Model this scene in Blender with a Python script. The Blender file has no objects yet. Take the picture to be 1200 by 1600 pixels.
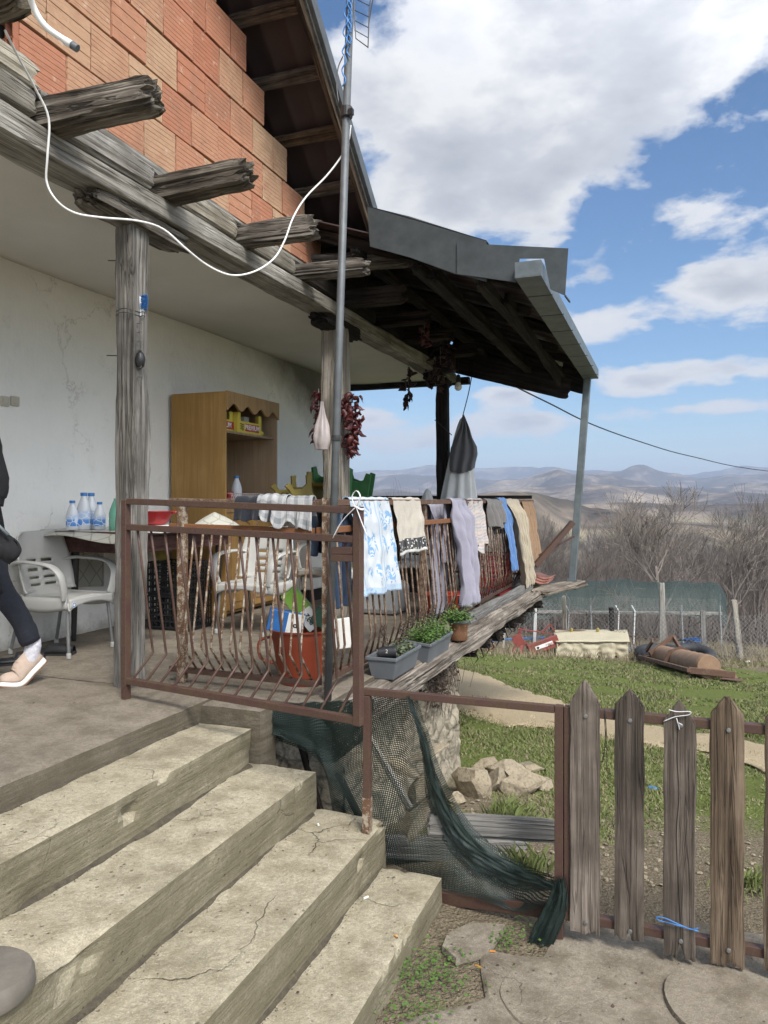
import bpy, bmesh, math, random
from mathutils import Vector, Matrix, noise as mn
random.seed(7)
R = math.radians
SC = bpy.context.scene
COL = SC.collection

# ------------------------------------------------------------------ camera
# the eye is the origin of heights: the porch floor lies 1 m below it, the yard 1.78 m below it
F = 1180.0; HZ = 784.0
YAW = R(20.87); CA = math.cos(YAW); SA = math.sin(YAW)
cam_d = bpy.data.cameras.new('camera'); cam = bpy.data.objects.new('camera', cam_d); COL.objects.link(cam)
cam.rotation_euler = (R(90), 0, YAW)
cam_d.sensor_fit = 'VERTICAL'; cam_d.sensor_height = 36; cam_d.lens = 36*F/1600
cam_d.shift_y = -16/1600
cam_d.clip_start = .05; cam_d.clip_end = 40000
SC.camera = cam
SC.view_settings.view_transform = 'Standard'; SC.view_settings.look = 'None'
SC.view_settings.gamma = 1; SC.view_settings.exposure = 1.42
SC.cycles.use_denoising = True
SC.cycles.max_bounces = 7; SC.cycles.diffuse_bounces = 4; SC.cycles.transparent_max_bounces = 24
SC.cycles.volume_bounces = 0

# ------------------------------------------------------------------ sun and sky
SUN_EL, SUN_AZ = 50, 138      # azimuth measured clockwise from +Y
sd = bpy.data.lights.new('sun', 'SUN'); sun = bpy.data.objects.new('sun', sd); COL.objects.link(sun)
sd.energy = 1.5; sd.angle = R(14); sd.color = (1, .95, .87)
_a = R(SUN_AZ); _e = R(SUN_EL)
sun_dir = Vector((math.sin(_a)*math.cos(_e), math.cos(_a)*math.cos(_e), math.sin(_e)))
sun.rotation_euler = sun_dir.to_track_quat('Z', 'Y').to_euler()
sun.location = (0, 0, 30)

def W(px, d, z):                       # bearing (photo column), depth and height -> place
    xc = (px-600)/F*d
    return Vector((xc*CA - d*SA, xc*SA + d*CA, z))
def onZ(px, py, z): return W(px, -z*F/(py-HZ), z)
def onY(px, py, Y):
    t = (px-600)/F; d = Y/(CA+t*SA); return W(px, d, (HZ-py)/F*d)
def onX(px, py, X):
    t = (px-600)/F; d = X/(t*CA-SA); return W(px, d, (HZ-py)/F*d)
def zat(py, d): return (HZ-py)/F*d

w = bpy.data.worlds.new('World'); SC.world = w; w.use_nodes = True
class NT:
    def __init__(s, nt): s.nt = nt; nt.nodes.clear()
    def n(s, t, **k):
        o = s.nt.nodes.new(t)
        for a, v in k.items(): setattr(o, a, v)
        return o
    def l(s, a, b): s.nt.links.new(a, b)
    def put(s, v, sock):
        if v is None: return
        if hasattr(v, 'is_output'): s.l(v, sock)
        else: sock.default_value = v
    def m(s, op, a, b=None, c=None):
        o = s.n('ShaderNodeMath', operation=op)
        s.put(a, o.inputs[0]); s.put(b, o.inputs[1]); s.put(c, o.inputs[2])
        return o.outputs[0]
    def vm(s, op, a, b=None):
        o = s.n('ShaderNodeVectorMath', operation=op); s.put(a, o.inputs[0]); s.put(b, o.inputs[1]); return o.outputs[0]
    def ramp(s, f, stops, interp='LINEAR'):
        o = s.n('ShaderNodeValToRGB'); cr = o.color_ramp; cr.interpolation = interp
        while len(cr.elements) < len(stops): cr.elements.new(.5)
        for e, (p, c) in zip(cr.elements, stops):
            e.position = p; e.color = (c, c, c, 1) if isinstance(c, (int, float)) else (*c[:3], 1)
        s.put(f, o.inputs[0]); return o.outputs[0]
    def mix(s, f, a, b, mode='MIX'):
        o = s.n('ShaderNodeMix', data_type='RGBA', blend_type=mode)
        s.put(f, o.inputs[0])
        for v, i in ((a, 6), (b, 7)):
            if isinstance(v, tuple): v = (*v[:3], 1)
            s.put(v, o.inputs[i])
        return o.outputs[2]
    def noise(s, vec, scale, detail=4, rough=.55, dist=0):
        o = s.n('ShaderNodeTexNoise'); s.put(vec, o.inputs['Vector']); o.inputs['Scale'].default_value = scale
        o.inputs['Detail'].default_value = detail; o.inputs['Roughness'].default_value = rough
        o.inputs['Distortion'].default_value = dist; return o.outputs[0]
    def vor(s, vec, scale, feature='F1', rnd=1, out=0):
        o = s.n('ShaderNodeTexVoronoi', feature=feature); s.put(vec, o.inputs['Vector']); o.inputs['Scale'].default_value = scale
        o.inputs['Randomness'].default_value = rnd; return o.outputs[out]
    def map(s, vec, sc=(1, 1, 1), rot=(0, 0, 0), loc=(0, 0, 0)):
        o = s.n('ShaderNodeMapping'); s.put(vec, o.inputs[0]); o.inputs[1].default_value = loc
        o.inputs[2].default_value = rot; o.inputs[3].default_value = sc; return o.outputs[0]

def build_world():
    T = NT(w.node_tree)
    out = T.n('ShaderNodeOutputWorld')
    sky = T.n('ShaderNodeTexSky', sky_type='NISHITA'); sky.sun_disc = False
    sky.sun_elevation = R(SUN_EL); sky.sun_rotation = R(SUN_AZ); sky.air_density = 1.0; sky.dust_density = .2; sky.ozone_density = 3.0
    bg = T.n('ShaderNodeBackground'); bg.inputs[1].default_value = .050
    hs = T.n('ShaderNodeHueSaturation'); hs.inputs['Saturation'].default_value = 1.22; T.l(sky.outputs[0], hs.inputs['Color']); T.l(hs.outputs[0], bg.inputs[0])
    tc = T.n('ShaderNodeTexCoord'); g = tc.outputs['Generated']
    sp = T.n('ShaderNodeSeparateXYZ'); T.l(g, sp.inputs[0])
    az = T.m('ARCTAN2', sp.outputs[0], sp.outputs[1])
    el = T.m('ARCSINE', sp.outputs[2])
    # banks of cloud: centre bearing, centre height, half widths (degrees), density
    blobs = [(-11, 32, 15, 8, .72), (3, 33.5, 11, 6.5, .66), (-16, 25.5, 8.5, 4.5, .60), (-16, 20.5, 6.5, 2.6, .62), (-9, 21, 3.2, 3.2, .50), (-2, 27, 5, 2.6, .35),
             (3.6, 14.6, 4.6, 2.3, .80), (-4.9, 12.6, 3.2, 1.6, .78), (3.4, 19, 3.8, 1.5, .46), (1.7, 9.0, 6, 1.1, .72), (-2.4, 8.2, 2.4, .8, .6), (-11.8, 7.9, 2.8, .75, .75),
             (-21.8, 6.3, 3, .9, .75), (-11, 5.7, 7, 1.0, .66), (-20, 4.4, 5, .9, .6), (3.4, 6.5, 4, .6, .66), (14, 17, 6, 4, .55), (-38, 14, 9, 5, .6), (-70, 30, 24, 14, .6), (55, 30, 25, 12, .6), (100, 40, 40, 20, .6)]
    dens = None
    for a0, e0, sa, se, k in blobs:
        u = T.m('DIVIDE', T.m('SUBTRACT', az, R(a0)), R(sa)); v = T.m('DIVIDE', T.m('SUBTRACT', el, R(e0)), R(se))
        q = T.m('ADD', T.m('MULTIPLY', u, u), T.m('MULTIPLY', v, v))
        b = T.m('MULTIPLY', T.m('EXPONENT', T.m('MULTIPLY', q, -1.1)), k)
        dens = b if dens is None else T.m('ADD', dens, b)
    # outside the bearings above: scattered fair weather cloud
    gd = T.n('ShaderNodeVectorMath', operation='SCALE'); T.l(g, gd.inputs[0]); T.l(T.m('DIVIDE', .85, T.m('MAXIMUM', T.m('ADD', sp.outputs[2], .35), .1)), gd.inputs['Scale'])
    gv = T.map(gd.outputs[0], sc=(1, 1, 2.2))
    big = T.noise(gv, 2.6, 2, .5)
    # far from those banks more general cloud behind the viewer
    back = T.m('MULTIPLY', T.ramp(T.m('ABSOLUTE', T.m('MULTIPLY', az, .3)), [(.3, 0), (.6, 1)]), .25)
    gen = T.m('MULTIPLY', T.m('SUBTRACT', big, .5), .35)
    n1 = T.noise(gv, 7.5, 10, .58, .15)
    n2 = T.noise(gv, 24, 6, .6)
    tot = T.m('ADD', T.m('ADD', dens, gen), T.m('ADD', T.m('MULTIPLY', T.m('SUBTRACT', n1, .5), 1.55), T.m('MULTIPLY', T.m('SUBTRACT', n2, .5), .3)))
    tot = T.m('ADD', tot, back)
    mask = T.ramp(tot, [(.25, 0), (.35, .45), (.46, .9), (.62, 1)])
    thick = T.m('MULTIPLY', T.noise(T.map(g, sc=(1, 1, 2.0), loc=(0, 0, .06)), 5, 6, .55), 1.0)
    shade = T.m('ADD', T.m('MULTIPLY', tot, .55), T.m('MULTIPLY', T.m('SUBTRACT', thick, .5), 1.5))
    ccol = T.ramp(shade, [(.12, (.95, .96, 1.0)), (.34, (1, 1, 1)), (.56, (.72, .74, .79)), (.9, (.50, .53, .59))])
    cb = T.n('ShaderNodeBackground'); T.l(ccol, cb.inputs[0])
    # clouds on the sun's side made far brighter, as added fill for the porch
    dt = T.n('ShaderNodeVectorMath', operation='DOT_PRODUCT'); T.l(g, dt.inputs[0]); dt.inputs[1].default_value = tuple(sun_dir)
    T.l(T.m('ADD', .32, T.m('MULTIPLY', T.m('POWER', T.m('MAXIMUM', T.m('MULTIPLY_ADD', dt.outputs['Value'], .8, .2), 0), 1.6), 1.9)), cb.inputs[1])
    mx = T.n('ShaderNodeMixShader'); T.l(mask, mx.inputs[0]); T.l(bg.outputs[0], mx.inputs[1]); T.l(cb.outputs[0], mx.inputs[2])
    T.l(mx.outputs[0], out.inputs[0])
build_world()

# ------------------------------------------------------------------ materials
MATS = {}
def newmat(name):
    m = bpy.data.materials.new(name); m.use_nodes = True
    T = NT(m.node_tree); out = T.n('ShaderNodeOutputMaterial'); p = T.n('ShaderNodeBsdfPrincipled')
    T.l(p.outputs[0], out.inputs[0]); MATS[name] = m
    return m, T, p, out
def bump(T, p, h, strength=.4, dist=.01):
    b = T.n('ShaderNodeBump'); T.put(h, b.inputs['Height']); b.inputs['Strength'].default_value = strength
    b.inputs['Distance'].default_value = dist; T.l(b.outputs[0], p.inputs['Normal'])
def plain(name, col, rough=.6, col2=None, scale=8, bmp=.15, metal=0, spec=None, bdist=.004, sss=0):
    m, T, p, o = newmat(name)
    tc = T.n('ShaderNodeTexCoord').outputs['Object']
    col2 = col2 or tuple(c*.72 for c in col)
    n = T.noise(tc, scale, 6, .6)
    c = T.mix(T.ramp(n, [(.32, 0), (.68, 1)]), tuple(col), tuple(col2))
    T.l(c, p.inputs['Base Color']); p.inputs['Roughness'].default_value = rough; p.inputs['Metallic'].default_value = metal
    if bmp: bump(T, p, T.noise(tc, scale*6, 4), bmp, bdist)
    return m
def wood(name, light, dark, axis='X', sc=1.0, rough=.85, crack=.75, bdist=.006, mid=None):
    m, T, p, o = newmat(name)
    tc = T.n('ShaderNodeTexCoord').outputs['Object']
    i = 'XYZ'.index(axis)
    def st(k, l): v = [k*sc]*3; v[i] = l*sc; return tuple(v)
    wob = T.noise(tc, 2.2*sc, 3)
    vec = T.vm('ADD', tc, T.n('ShaderNodeCombineXYZ').outputs[0])
    g1 = T.noise(T.map(vec, sc=st(24, 1.0)), 1, 8, .66, .7)
    g2 = T.noise(T.map(vec, sc=st(120, 2.6)), 1, 5, .7, .3)
    g3 = T.noise(T.map(vec, sc=st(17, .55), loc=(3, 5, 7)), 1, 4, .55, .9)
    patch = T.noise(tc, 3.1*sc, 5, .6)
    mid = mid or tuple((a+b)/2 for a, b in zip(light, dark))
    f = T.m('ADD', T.m('MULTIPLY', g1, .65), T.m('MULTIPLY', g2, .35))
    c = T.ramp(f, [(.39, dark), (.49, mid), (.58, light)])
    c = T.mix(T.ramp(patch, [(.40, 0), (.66, .7)]), c, dark)
    cr = T.ramp(T.m('ABSOLUTE', T.m('SUBTRACT', g3, .5)), [(.004, 0), (.022, 1)])
    c = T.mix(T.m('MULTIPLY', T.m('SUBTRACT', 1, cr), T.m('MULTIPLY', T.ramp(T.noise(tc, 5*sc, 2), [(.42, .25), (.6, 1)]), crack)), c, tuple(x*.3 for x in dark))
    oi = T.n('ShaderNodeObjectInfo').outputs['Random']
    hs = T.n('ShaderNodeHueSaturation'); T.l(c, hs.inputs['Color']); T.l(T.m('MULTIPLY_ADD', oi, .5, .74), hs.inputs['Value']); T.l(T.m('MULTIPLY_ADD', T.m('FRACT', T.m('MULTIPLY', oi, 7.3)), .6, .65), hs.inputs['Saturation']); c = hs.outputs[0]
    T.l(c, p.inputs['Base Color']); p.inputs['Roughness'].default_value = rough; p.inputs['Specular IOR Level'].default_value = .2
    bump(T, p, T.m('ADD', T.m('ADD', g2, g1), cr), .8, bdist)
    return m
def concrete(name, c1, c2, c3, sc=1.0, moss=None, b=.5, pit=True, crack=0):
    m, T, p, o = newmat(name)
    tc = T.n('ShaderNodeTexCoord').outputs['Object']
    a = T.noise(tc, 1.3*sc, 6, .6); d = T.noise(tc, 7*sc, 8, .68); f = T.noise(tc, 55*sc, 4, .6); ff = T.noise(tc, 190*sc, 2, .6)
    c = T.mix(T.ramp(a, [(.35, 0), (.65, 1)]), c1, c2)
    c = T.mix(T.ramp(d, [(.44, 0), (.64, .9)]), c, c3)
    blot = T.noise(tc, 3.1*sc, 7, .75); c = T.mix(T.ramp(blot, [(.52, 0), (.66, .55)]), c, tuple(x*.62 for x in c3))
    c = T.mix(T.ramp(T.m('ADD', T.m('MULTIPLY', f, .5), T.m('MULTIPLY', ff, .5)), [(.38, .55), (.6, 0)]), c, tuple(x*.45 for x in c1))
    c = T.mix(T.ramp(ff, [(.62, 0), (.75, .5)]), c, tuple(min(1, x*1.7) for x in c1))
    h = T.m('ADD', T.m('MULTIPLY', f, .5), T.m('ADD', d, T.m('MULTIPLY', ff, .25)))
    if pit:
        v = T.vor(tc, 26*sc); pm = T.ramp(v, [(.10, 1), (.16, 0)])
        pm = T.m('MULTIPLY', pm, T.ramp(T.noise(tc, 5*sc, 3), [(.5, 0), (.62, 1)]))
        c = T.mix(T.m('MULTIPLY', pm, .75), c, tuple(x*.3 for x in c3)); h = T.m('SUBTRACT', h, T.m('MULTIPLY', pm, .8))
    if crack:
        wv = T.n('ShaderNodeMix', data_type='VECTOR'); 
        nv = T.n('ShaderNodeTexNoise'); T.l(tc, nv.inputs['Vector']); nv.inputs['Scale'].default_value = 3; nv.inputs['Detail'].default_value = 6
        v2 = T.vm('ADD', tc, T.vm('MULTIPLY', nv.outputs['Color'], (.5, .5, .5)))
        e = T.vor(v2, crack, 'DISTANCE_TO_EDGE'); em = T.ramp(e, [(.0, 1), (.0045*crack, 0)])
        em = T.m('MULTIPLY', em, T.ramp(T.noise(tc, 1.6, 3), [(.50, 0), (.62, 1)]))
        c = T.mix(T.m('MULTIPLY', em, .3), c, (.05, .045, .035)); h = T.m('SUBTRACT', h, em)
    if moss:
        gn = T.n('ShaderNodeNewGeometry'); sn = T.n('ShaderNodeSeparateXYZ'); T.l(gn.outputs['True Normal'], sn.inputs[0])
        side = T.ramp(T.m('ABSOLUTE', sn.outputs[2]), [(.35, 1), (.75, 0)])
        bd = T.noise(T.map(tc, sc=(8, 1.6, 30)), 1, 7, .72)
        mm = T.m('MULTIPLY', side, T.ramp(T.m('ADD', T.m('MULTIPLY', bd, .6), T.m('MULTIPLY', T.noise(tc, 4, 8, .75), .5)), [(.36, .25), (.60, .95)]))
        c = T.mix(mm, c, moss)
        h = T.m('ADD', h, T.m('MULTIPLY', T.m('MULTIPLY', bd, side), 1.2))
    T.l(c, p.inputs['Base Color']); p.inputs['Roughness'].default_value = .92; p.inputs['Specular IOR Level'].default_value = .15
    bump(T, p, h, b, .012)
    return m
def rust(name, paint, rustc, amount=.5, axis=None, rough=.6, scale=14):
    m, T, p, o = newmat(name)
    tc = T.n('ShaderNodeTexCoord').outputs['Object']
    a = T.noise(tc, scale, 8, .7); b = T.noise(tc, scale*7, 4, .7)
    f = T.m('ADD', T.m('MULTIPLY', a, .7), T.m('MULTIPLY', b, .3))
    k = T.ramp(f, [(.60-amount*.25-.03, 0), (.60-amount*.25+.04, 1)])
    rc = T.mix(b, rustc, tuple(x*.4 for x in rustc))
    pc = T.mix(T.noise(tc, 3, 4), paint, tuple(x*.65 for x in paint))
    T.l(T.mix(k, pc, rc), p.inputs['Base Color']); T.l(T.m('ADD', T.m('MULTIPLY', k, .35), rough-.15), p.inputs['Roughness'])
    bump(T, p, f, .5, .002)
    return m

wood('old_wood', (.31, .28, .235), (.05, .041, .033), 'X', crack=.9, mid=(.155, .135, .11))
wood('pale_beam_wood', (.50, .47, .40), (.15, .13, .10), 'X', crack=.6, mid=(.34, .31, .255), bdist=.009)
wood('post_wood', (.33, .30, .26), (.105, .092, .075), 'X', crack=.65, mid=(.215, .195, .165))
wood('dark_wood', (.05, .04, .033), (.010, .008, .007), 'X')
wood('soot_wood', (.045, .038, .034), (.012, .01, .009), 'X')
wood('batten_wood', (.20, .14, .095), (.035, .026, .02), 'X')
wood('picket_wood', (.215, .165, .12), (.055, .04, .028), 'X', sc=1.1, mid=(.125, .093, .066), crack=.5)
wood('ledge_wood', (.33, .28, .22), (.085, .065, .048), 'X', mid=(.20, .165, .125))
wood('grey_board', (.22, .21, .195), (.11, .105, .095), 'X', crack=.3)
wood('stake_wood', (.40, .37, .32), (.2, .18, .15), 'X')
wood('maroon_board', (.075, .035, .03), (.04, .018, .016), 'X', crack=.2)
wood('cabinet_wood', (.38, .245, .115), (.27, .165, .072), 'Z', sc=.9, rough=.5, crack=.0, bdist=.0005)
wood('cabinet_inner', (.30, .20, .10), (.22, .14, .065), 'Z', sc=.9, rough=.55, crack=.0, bdist=.0005)
wood('table_wood', (.10, .035, .025), (.05, .018, .014), 'Y', rough=.5, crack=.1)
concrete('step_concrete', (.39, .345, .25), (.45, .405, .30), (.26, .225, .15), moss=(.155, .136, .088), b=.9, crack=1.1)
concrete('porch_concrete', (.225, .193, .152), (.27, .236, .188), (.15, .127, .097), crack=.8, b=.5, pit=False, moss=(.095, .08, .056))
concrete('pavement_concrete', (.255, .22, .17), (.31, .275, .215), (.15, .125, .09), crack=1.3, b=.5)
concrete('slab_concrete', (.32, .30, .25), (.36, .335, .28), (.25, .225, .18), b=.4)
rust('brown_metal', (.085, .042, .034), (.105, .058, .035), .45)
rust('orange_rust', (.20, .085, .04), (.26, .105, .04), .9)
rust('white_rust', (.40, .34, .26), (.17, .085, .045), .5, scale=26)
rust('rail_rust', (.25, .185, .13), (.13, .065, .038), .45, scale=30)
rust('mower_red', (.27, .06, .05), (.17, .08, .05), .3, scale=6)
rust('rusty_steel', (.17, .115, .08), (.15, .08, .05), .7, scale=5)
rust('rust_can', (.30, .16, .07), (.17, .075, .03), .8, scale=25)
plain('galvanised', (.125, .135, .14), .55, (.085, .092, .096), 14, .06, metal=.3)
plain('gutter_metal', (.15, .175, .185), .5, (.095, .115, .122), 9, .1, metal=.25)
plain('flashing_metal', (.062, .072, .074), .55, (.034, .042, .044), 7, .15, metal=.2)
plain('roof_sheet', (.04, .022, .02), .6, (.018, .012, .012), 2.5, .2)
plain('white_pvc', (.78, .78, .76), .35, (.70, .70, .67), 4, .02)
plain('blue_cord', (.05, .22, .55), .5)
plain('black_cable', (.015, .015, .016), .5)
plain('chair_plastic', (.46, .455, .43), .32, (.41, .405, .38), 5, .03)
plain('chair_grey', (.30, .31, .31), .4, (.26, .27, .27), 5, .03)
plain('chair_leg_metal', (.28, .28, .27), .4, (.2, .2, .2), 10, .03, metal=.6)
plain('black_metal', (.018, .017, .016), .35, (.03, .028, .025), 10, .05)
plain('red_plastic', (.50, .022, .028), .35, (.42, .02, .025), 4, .02)
plain('dark_red_plastic', (.30, .015, .018), .45, (.22, .01, .014), 4, .05)
plain('orange_red_plastic', (.58, .06, .022), .4, (.5, .045, .02), 4, .03)
plain('bucket_plastic', (.25, .045, .018), .5, (.18, .035, .015), 5, .08)
plain('planter_plastic', (.125, .137, .15), .5, (.10, .11, .12), 6, .08)
plain('black_plastic', (.02, .02, .022), .45)
plain('appliance_white', (.68, .68, .66), .3, (.62, .62, .6), 3, .02)
plain('green_paint', (.035, .16, .045), .6, (.025, .11, .03), 6, .15)
plain('yellow_paint', (.24, .19, .045), .6, (.26, .2, .04), 6, .15)
plain('stump_grey', (.17, .15, .125), .9, (.11, .098, .08), 9, .5)
plain('soil', (.05, .04, .03), .95, (.03, .024, .018), 25, .8, bdist=.02)
plain('leaf_green', (.09, .155, .035), .6, (.07, .14, .025), 20, .1)
plain('leaf_dull', (.11, .14, .07), .7, (.07, .085, .05), 20, .1)
plain('dried_leaf', (.075, .05, .035), .9, (.04, .028, .02), 30, .3)
plain('pepper_red', (.085, .014, .014), .42, (.05, .008, .009), 22, .5)
plain('pepper_dark', (.035, .009, .009), .5, (.018, .006, .006), 22, .5)
plain('bag_plastic', (.33, .30, .29), .4, (.46, .38, .36), 9, .3)
plain('bulb_glass', (.75, .74, .70), .25, (.7, .7, .66), 4, 0)
plain('skin', (.52, .30, .22), .55, (.46, .25, .18), 30, .05)
plain('black_knit', (.008, .008, .009), .95, (.013, .013, .015), 60, .5)
plain('navy_denim', (.010, .012, .020), .9, (.016, .018, .028), 60, .3)
plain('shoe_beige', (.44, .34, .27), .75, (.38, .29, .23), 40, .15)
plain('shoe_sole', (.78, .76, .72), .5, (.7, .68, .64), 20, .05)
plain('sole_gum', (.22, .12, .065), .6)
plain('sock_white', (.42, .41, .45), .9, (.62, .61, .64), 60, .3)
plain('hair_brown', (.03, .018, .012), .6, (.05, .03, .02), 60, .5)
plain('tyre_rubber', (.022, .023, .025), .7, (.035, .036, .038), 10, .3)
plain('canvas_cream', (.40, .36, .25), .8, (.38, .34, .24), 9, .5, bdist=.02)
plain('tan_rust_drum', (.27, .17, .10), .75, (.20, .12, .07), 7, .3)
plain('branch_bark', (.135, .115, .10), .9, (.10, .085, .075), 20, .3)
plain('twig_bark', (.185, .155, .135), .9, (.13, .108, .095), 3, 0)
plain('far_twig', (.165, .138, .12), .9, (.115, .096, .084), .4, 0)
plain('grass_blade', (.165, .195, .06), .9, (.10, .13, .036), .9, 0)
plain('dry_grass', (.26, .215, .13), .9, (.19, .16, .10), 1.5, 0)
plain('clay_tile', (.30, .13, .095), .8, (.22, .10, .075), 12, .3)
plain('paper_white', (.75, .74, .70), .7, (.68, .67, .63), 10, .1)
plain('dark_void', (.015, .014, .013), .9)
plain('switch_plastic', (.50, .46, .38), .4, (.45, .42, .34), 10, .03)
plain('nail_steel', (.3, .3, .29), .4, metal=.7)
plain('poplar_bark', (.42, .38, .34), .9, (.36, .32, .28), .3, 0)
plain('house_white', (.6, .57, .52), .9)
plain('ceiling_plaster', (.64, .62, .57), .95, (.56, .54, .49), 1.2, .25, bdist=.02)
plain('pale_bark', (.20, .17, .145), .9, (.13, .11, .095), 8, .2)
# ------------------------------------------------------------------ special materials
def m_plaster():
    m, T, p, o = newmat('wall_plaster')
    tc = T.n('ShaderNodeTexCoord').outputs['Object']
    a = T.noise(tc, .9, 5, .6); d = T.noise(tc, 5, 8, .7); f = T.noise(T.map(tc, sc=(1, 1, .45)), 28, 4, .6)
    c = T.mix(T.ramp(a, [(.35, 0), (.7, 1)]), (.86, .85, .81), (.78, .77, .73))
    c = T.mix(T.ramp(d, [(.58, 0), (.8, .35)]), c, (.55, .535, .50))
    nv = T.n('ShaderNodeTexNoise'); T.l(tc, nv.inputs['Vector']); nv.inputs['Scale'].default_value = 4; nv.inputs['Detail'].default_value = 7; nv.inputs['Roughness'].default_value = .65
    v2 = T.vm('ADD', T.map(tc, sc=(1, 1, .55)), T.vm('MULTIPLY', nv.outputs['Color'], (.35, .35, .35)))
    e = T.vor(v2, 1.25, 'DISTANCE_TO_EDGE'); em = T.ramp(e, [(.0, 1), (.0055, 0)])
    em = T.m('MULTIPLY', em, T.ramp(T.noise(tc, 1.7, 2), [(.47, 0), (.55, 1)]))
    e2 = T.vor(v2, 5, 'DISTANCE_TO_EDGE'); em2 = T.m('MULTIPLY', T.ramp(e2, [(.0, .6), (.012, 0)]), T.ramp(T.noise(tc, 2.3, 2), [(.56, 0), (.63, 1)]))
    em = T.m('MULTIPLY', T.m('MAXIMUM', em, em2), .55)
    c = T.mix(T.m('MULTIPLY', em, .7), c, (.12, .105, .09))
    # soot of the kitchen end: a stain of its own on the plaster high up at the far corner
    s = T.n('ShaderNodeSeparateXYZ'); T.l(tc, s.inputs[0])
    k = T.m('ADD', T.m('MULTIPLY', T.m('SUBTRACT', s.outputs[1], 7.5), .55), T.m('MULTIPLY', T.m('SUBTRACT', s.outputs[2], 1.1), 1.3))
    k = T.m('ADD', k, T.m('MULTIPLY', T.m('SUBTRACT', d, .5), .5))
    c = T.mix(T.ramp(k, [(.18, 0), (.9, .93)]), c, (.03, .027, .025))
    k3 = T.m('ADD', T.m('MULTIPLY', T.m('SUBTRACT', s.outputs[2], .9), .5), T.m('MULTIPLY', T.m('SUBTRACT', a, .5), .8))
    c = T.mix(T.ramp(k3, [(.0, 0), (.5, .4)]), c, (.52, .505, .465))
    # grime along the foot
    k2 = T.m('ADD', T.m('MULTIPLY', T.m('ADD', s.outputs[2], .86), -6), T.m('MULTIPLY', T.m('SUBTRACT', d, .5), 2.2))
    c = T.mix(T.ramp(k2, [(.1, 0), (.9, .75)]), c, (.30, .27, .225))
    T.l(c, p.inputs['Base Color']); p.inputs['Roughness'].default_value = .93; p.inputs['Specular IOR Level'].default_value = .2
    bump(T, p, T.m('SUBTRACT', T.m('ADD', f, T.m('MULTIPLY', d, 1.5)), em), .45, .012)
m_plaster()
def m_brick():
    m, T, p, o = newmat('hollow_brick')
    at = T.n('ShaderNodeAttribute', attribute_name='tone'); tc = T.n('ShaderNodeTexCoord').outputs['Object']
    c = T.ramp(at.outputs['Fac'], [(0, (.36, .14, .085)), (.35, (.43, .20, .125)), (.65, (.43, .24, .15)), (1, (.45, .31, .20))])
    n = T.noise(tc, 9, 6, .6); f = T.noise(T.map(tc, sc=(1, .6, 6)), 30, 4, .6)
    c = T.mix(T.ramp(n, [(.45, 0), (.8, .5)]), c, (.30, .14, .09)); c = T.mix(T.ramp(T.noise(tc, 2.2, 6, .7), [(.50, 0), (.66, .5)]), c, (.25, .15, .10))
    c = T.mix(T.ramp(f, [(.35, .35), (.5, 0)]), c, (.19, .085, .05))
    c = T.mix(T.ramp(T.noise(tc, 22, 3), [(.62, 0), (.75, .4)]), c, (.62, .5, .4))
    T.l(c, p.inputs['Base Color']); p.inputs['Roughness'].default_value = .9; p.inputs['Specular IOR Level'].default_value = .1
    bump(T, p, T.noise(tc, 90, 3), .3, .003)
m_brick()
def m_net(name, col, spacing, line, wob=.15, diamond=False, op=1.0):
    m, T, p, o = newmat(name)
    uv = T.n('ShaderNodeTexCoord').outputs['UV']
    n = T.n('ShaderNodeTexNoise'); T.l(uv, n.inputs['Vector']); n.inputs['Scale'].default_value = 6
    v = T.vm('ADD', uv, T.vm('MULTIPLY', n.outputs['Color'], (wob*.1, wob*.1, 0)))
    if diamond: v = T.map(v, rot=(0, 0, R(45)))
    s = T.n('ShaderNodeSeparateXYZ'); T.l(v, s.inputs[0])
    ms = []
    for i in (0, 1):
        f = T.m('FRACT', T.m('DIVIDE', s.outputs[i], spacing*(1 if i else .8 if not diamond else 1)))
        ms.append(T.m('LESS_THAN', f, line/spacing))
    k = T.m('MULTIPLY', T.m('MAXIMUM', ms[0], ms[1]), op)
    p.inputs['Base Color'].default_value = (*col, 1); p.inputs['Roughness'].default_value = .6
    tr = T.n('ShaderNodeBsdfTransparent'); mx = T.n('ShaderNodeMixShader')
    T.l(k, mx.inputs[0]); T.l(tr.outputs[0], mx.inputs[1]); T.l(p.outputs[0], mx.inputs[2]); T.l(mx.outputs[0], o.inputs[0])
m_net('green_netting', (.014, .027, .023), .0105, .0042)
m_net('shade_netting', (.03, .055, .048), .05, .036, op=.58)
m_net('chain_mesh', (.16, .16, .155), .075, .007, diamond=True, wob=.2)
def clothmat(name, fn, rough=.9, weave=220, wrinkle=18, b=.35):
    m, T, p, o = newmat(name)
    tc = T.n('ShaderNodeTexCoord'); uv = tc.outputs['UV']; ob = tc.outputs['Object']
    s = T.n('ShaderNodeSeparateXYZ'); T.l(uv, s.inputs[0])
    c = fn(T, uv, s.outputs[0], s.outputs[1])
    if isinstance(c, tuple): c = T.mix(T.noise(uv, 6, 5), c, tuple(x*.8 for x in c))
    T.l(c, p.inputs['Base Color']); p.inputs['Roughness'].default_value = rough; p.inputs['Specular IOR Level'].default_value = .1
    p.inputs['Sheen Weight'].default_value = .2
    bump(T, p, T.m('ADD', T.noise(uv, weave, 2), T.m('MULTIPLY', T.noise(ob, wrinkle, 5), 2)), b, .006)
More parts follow.
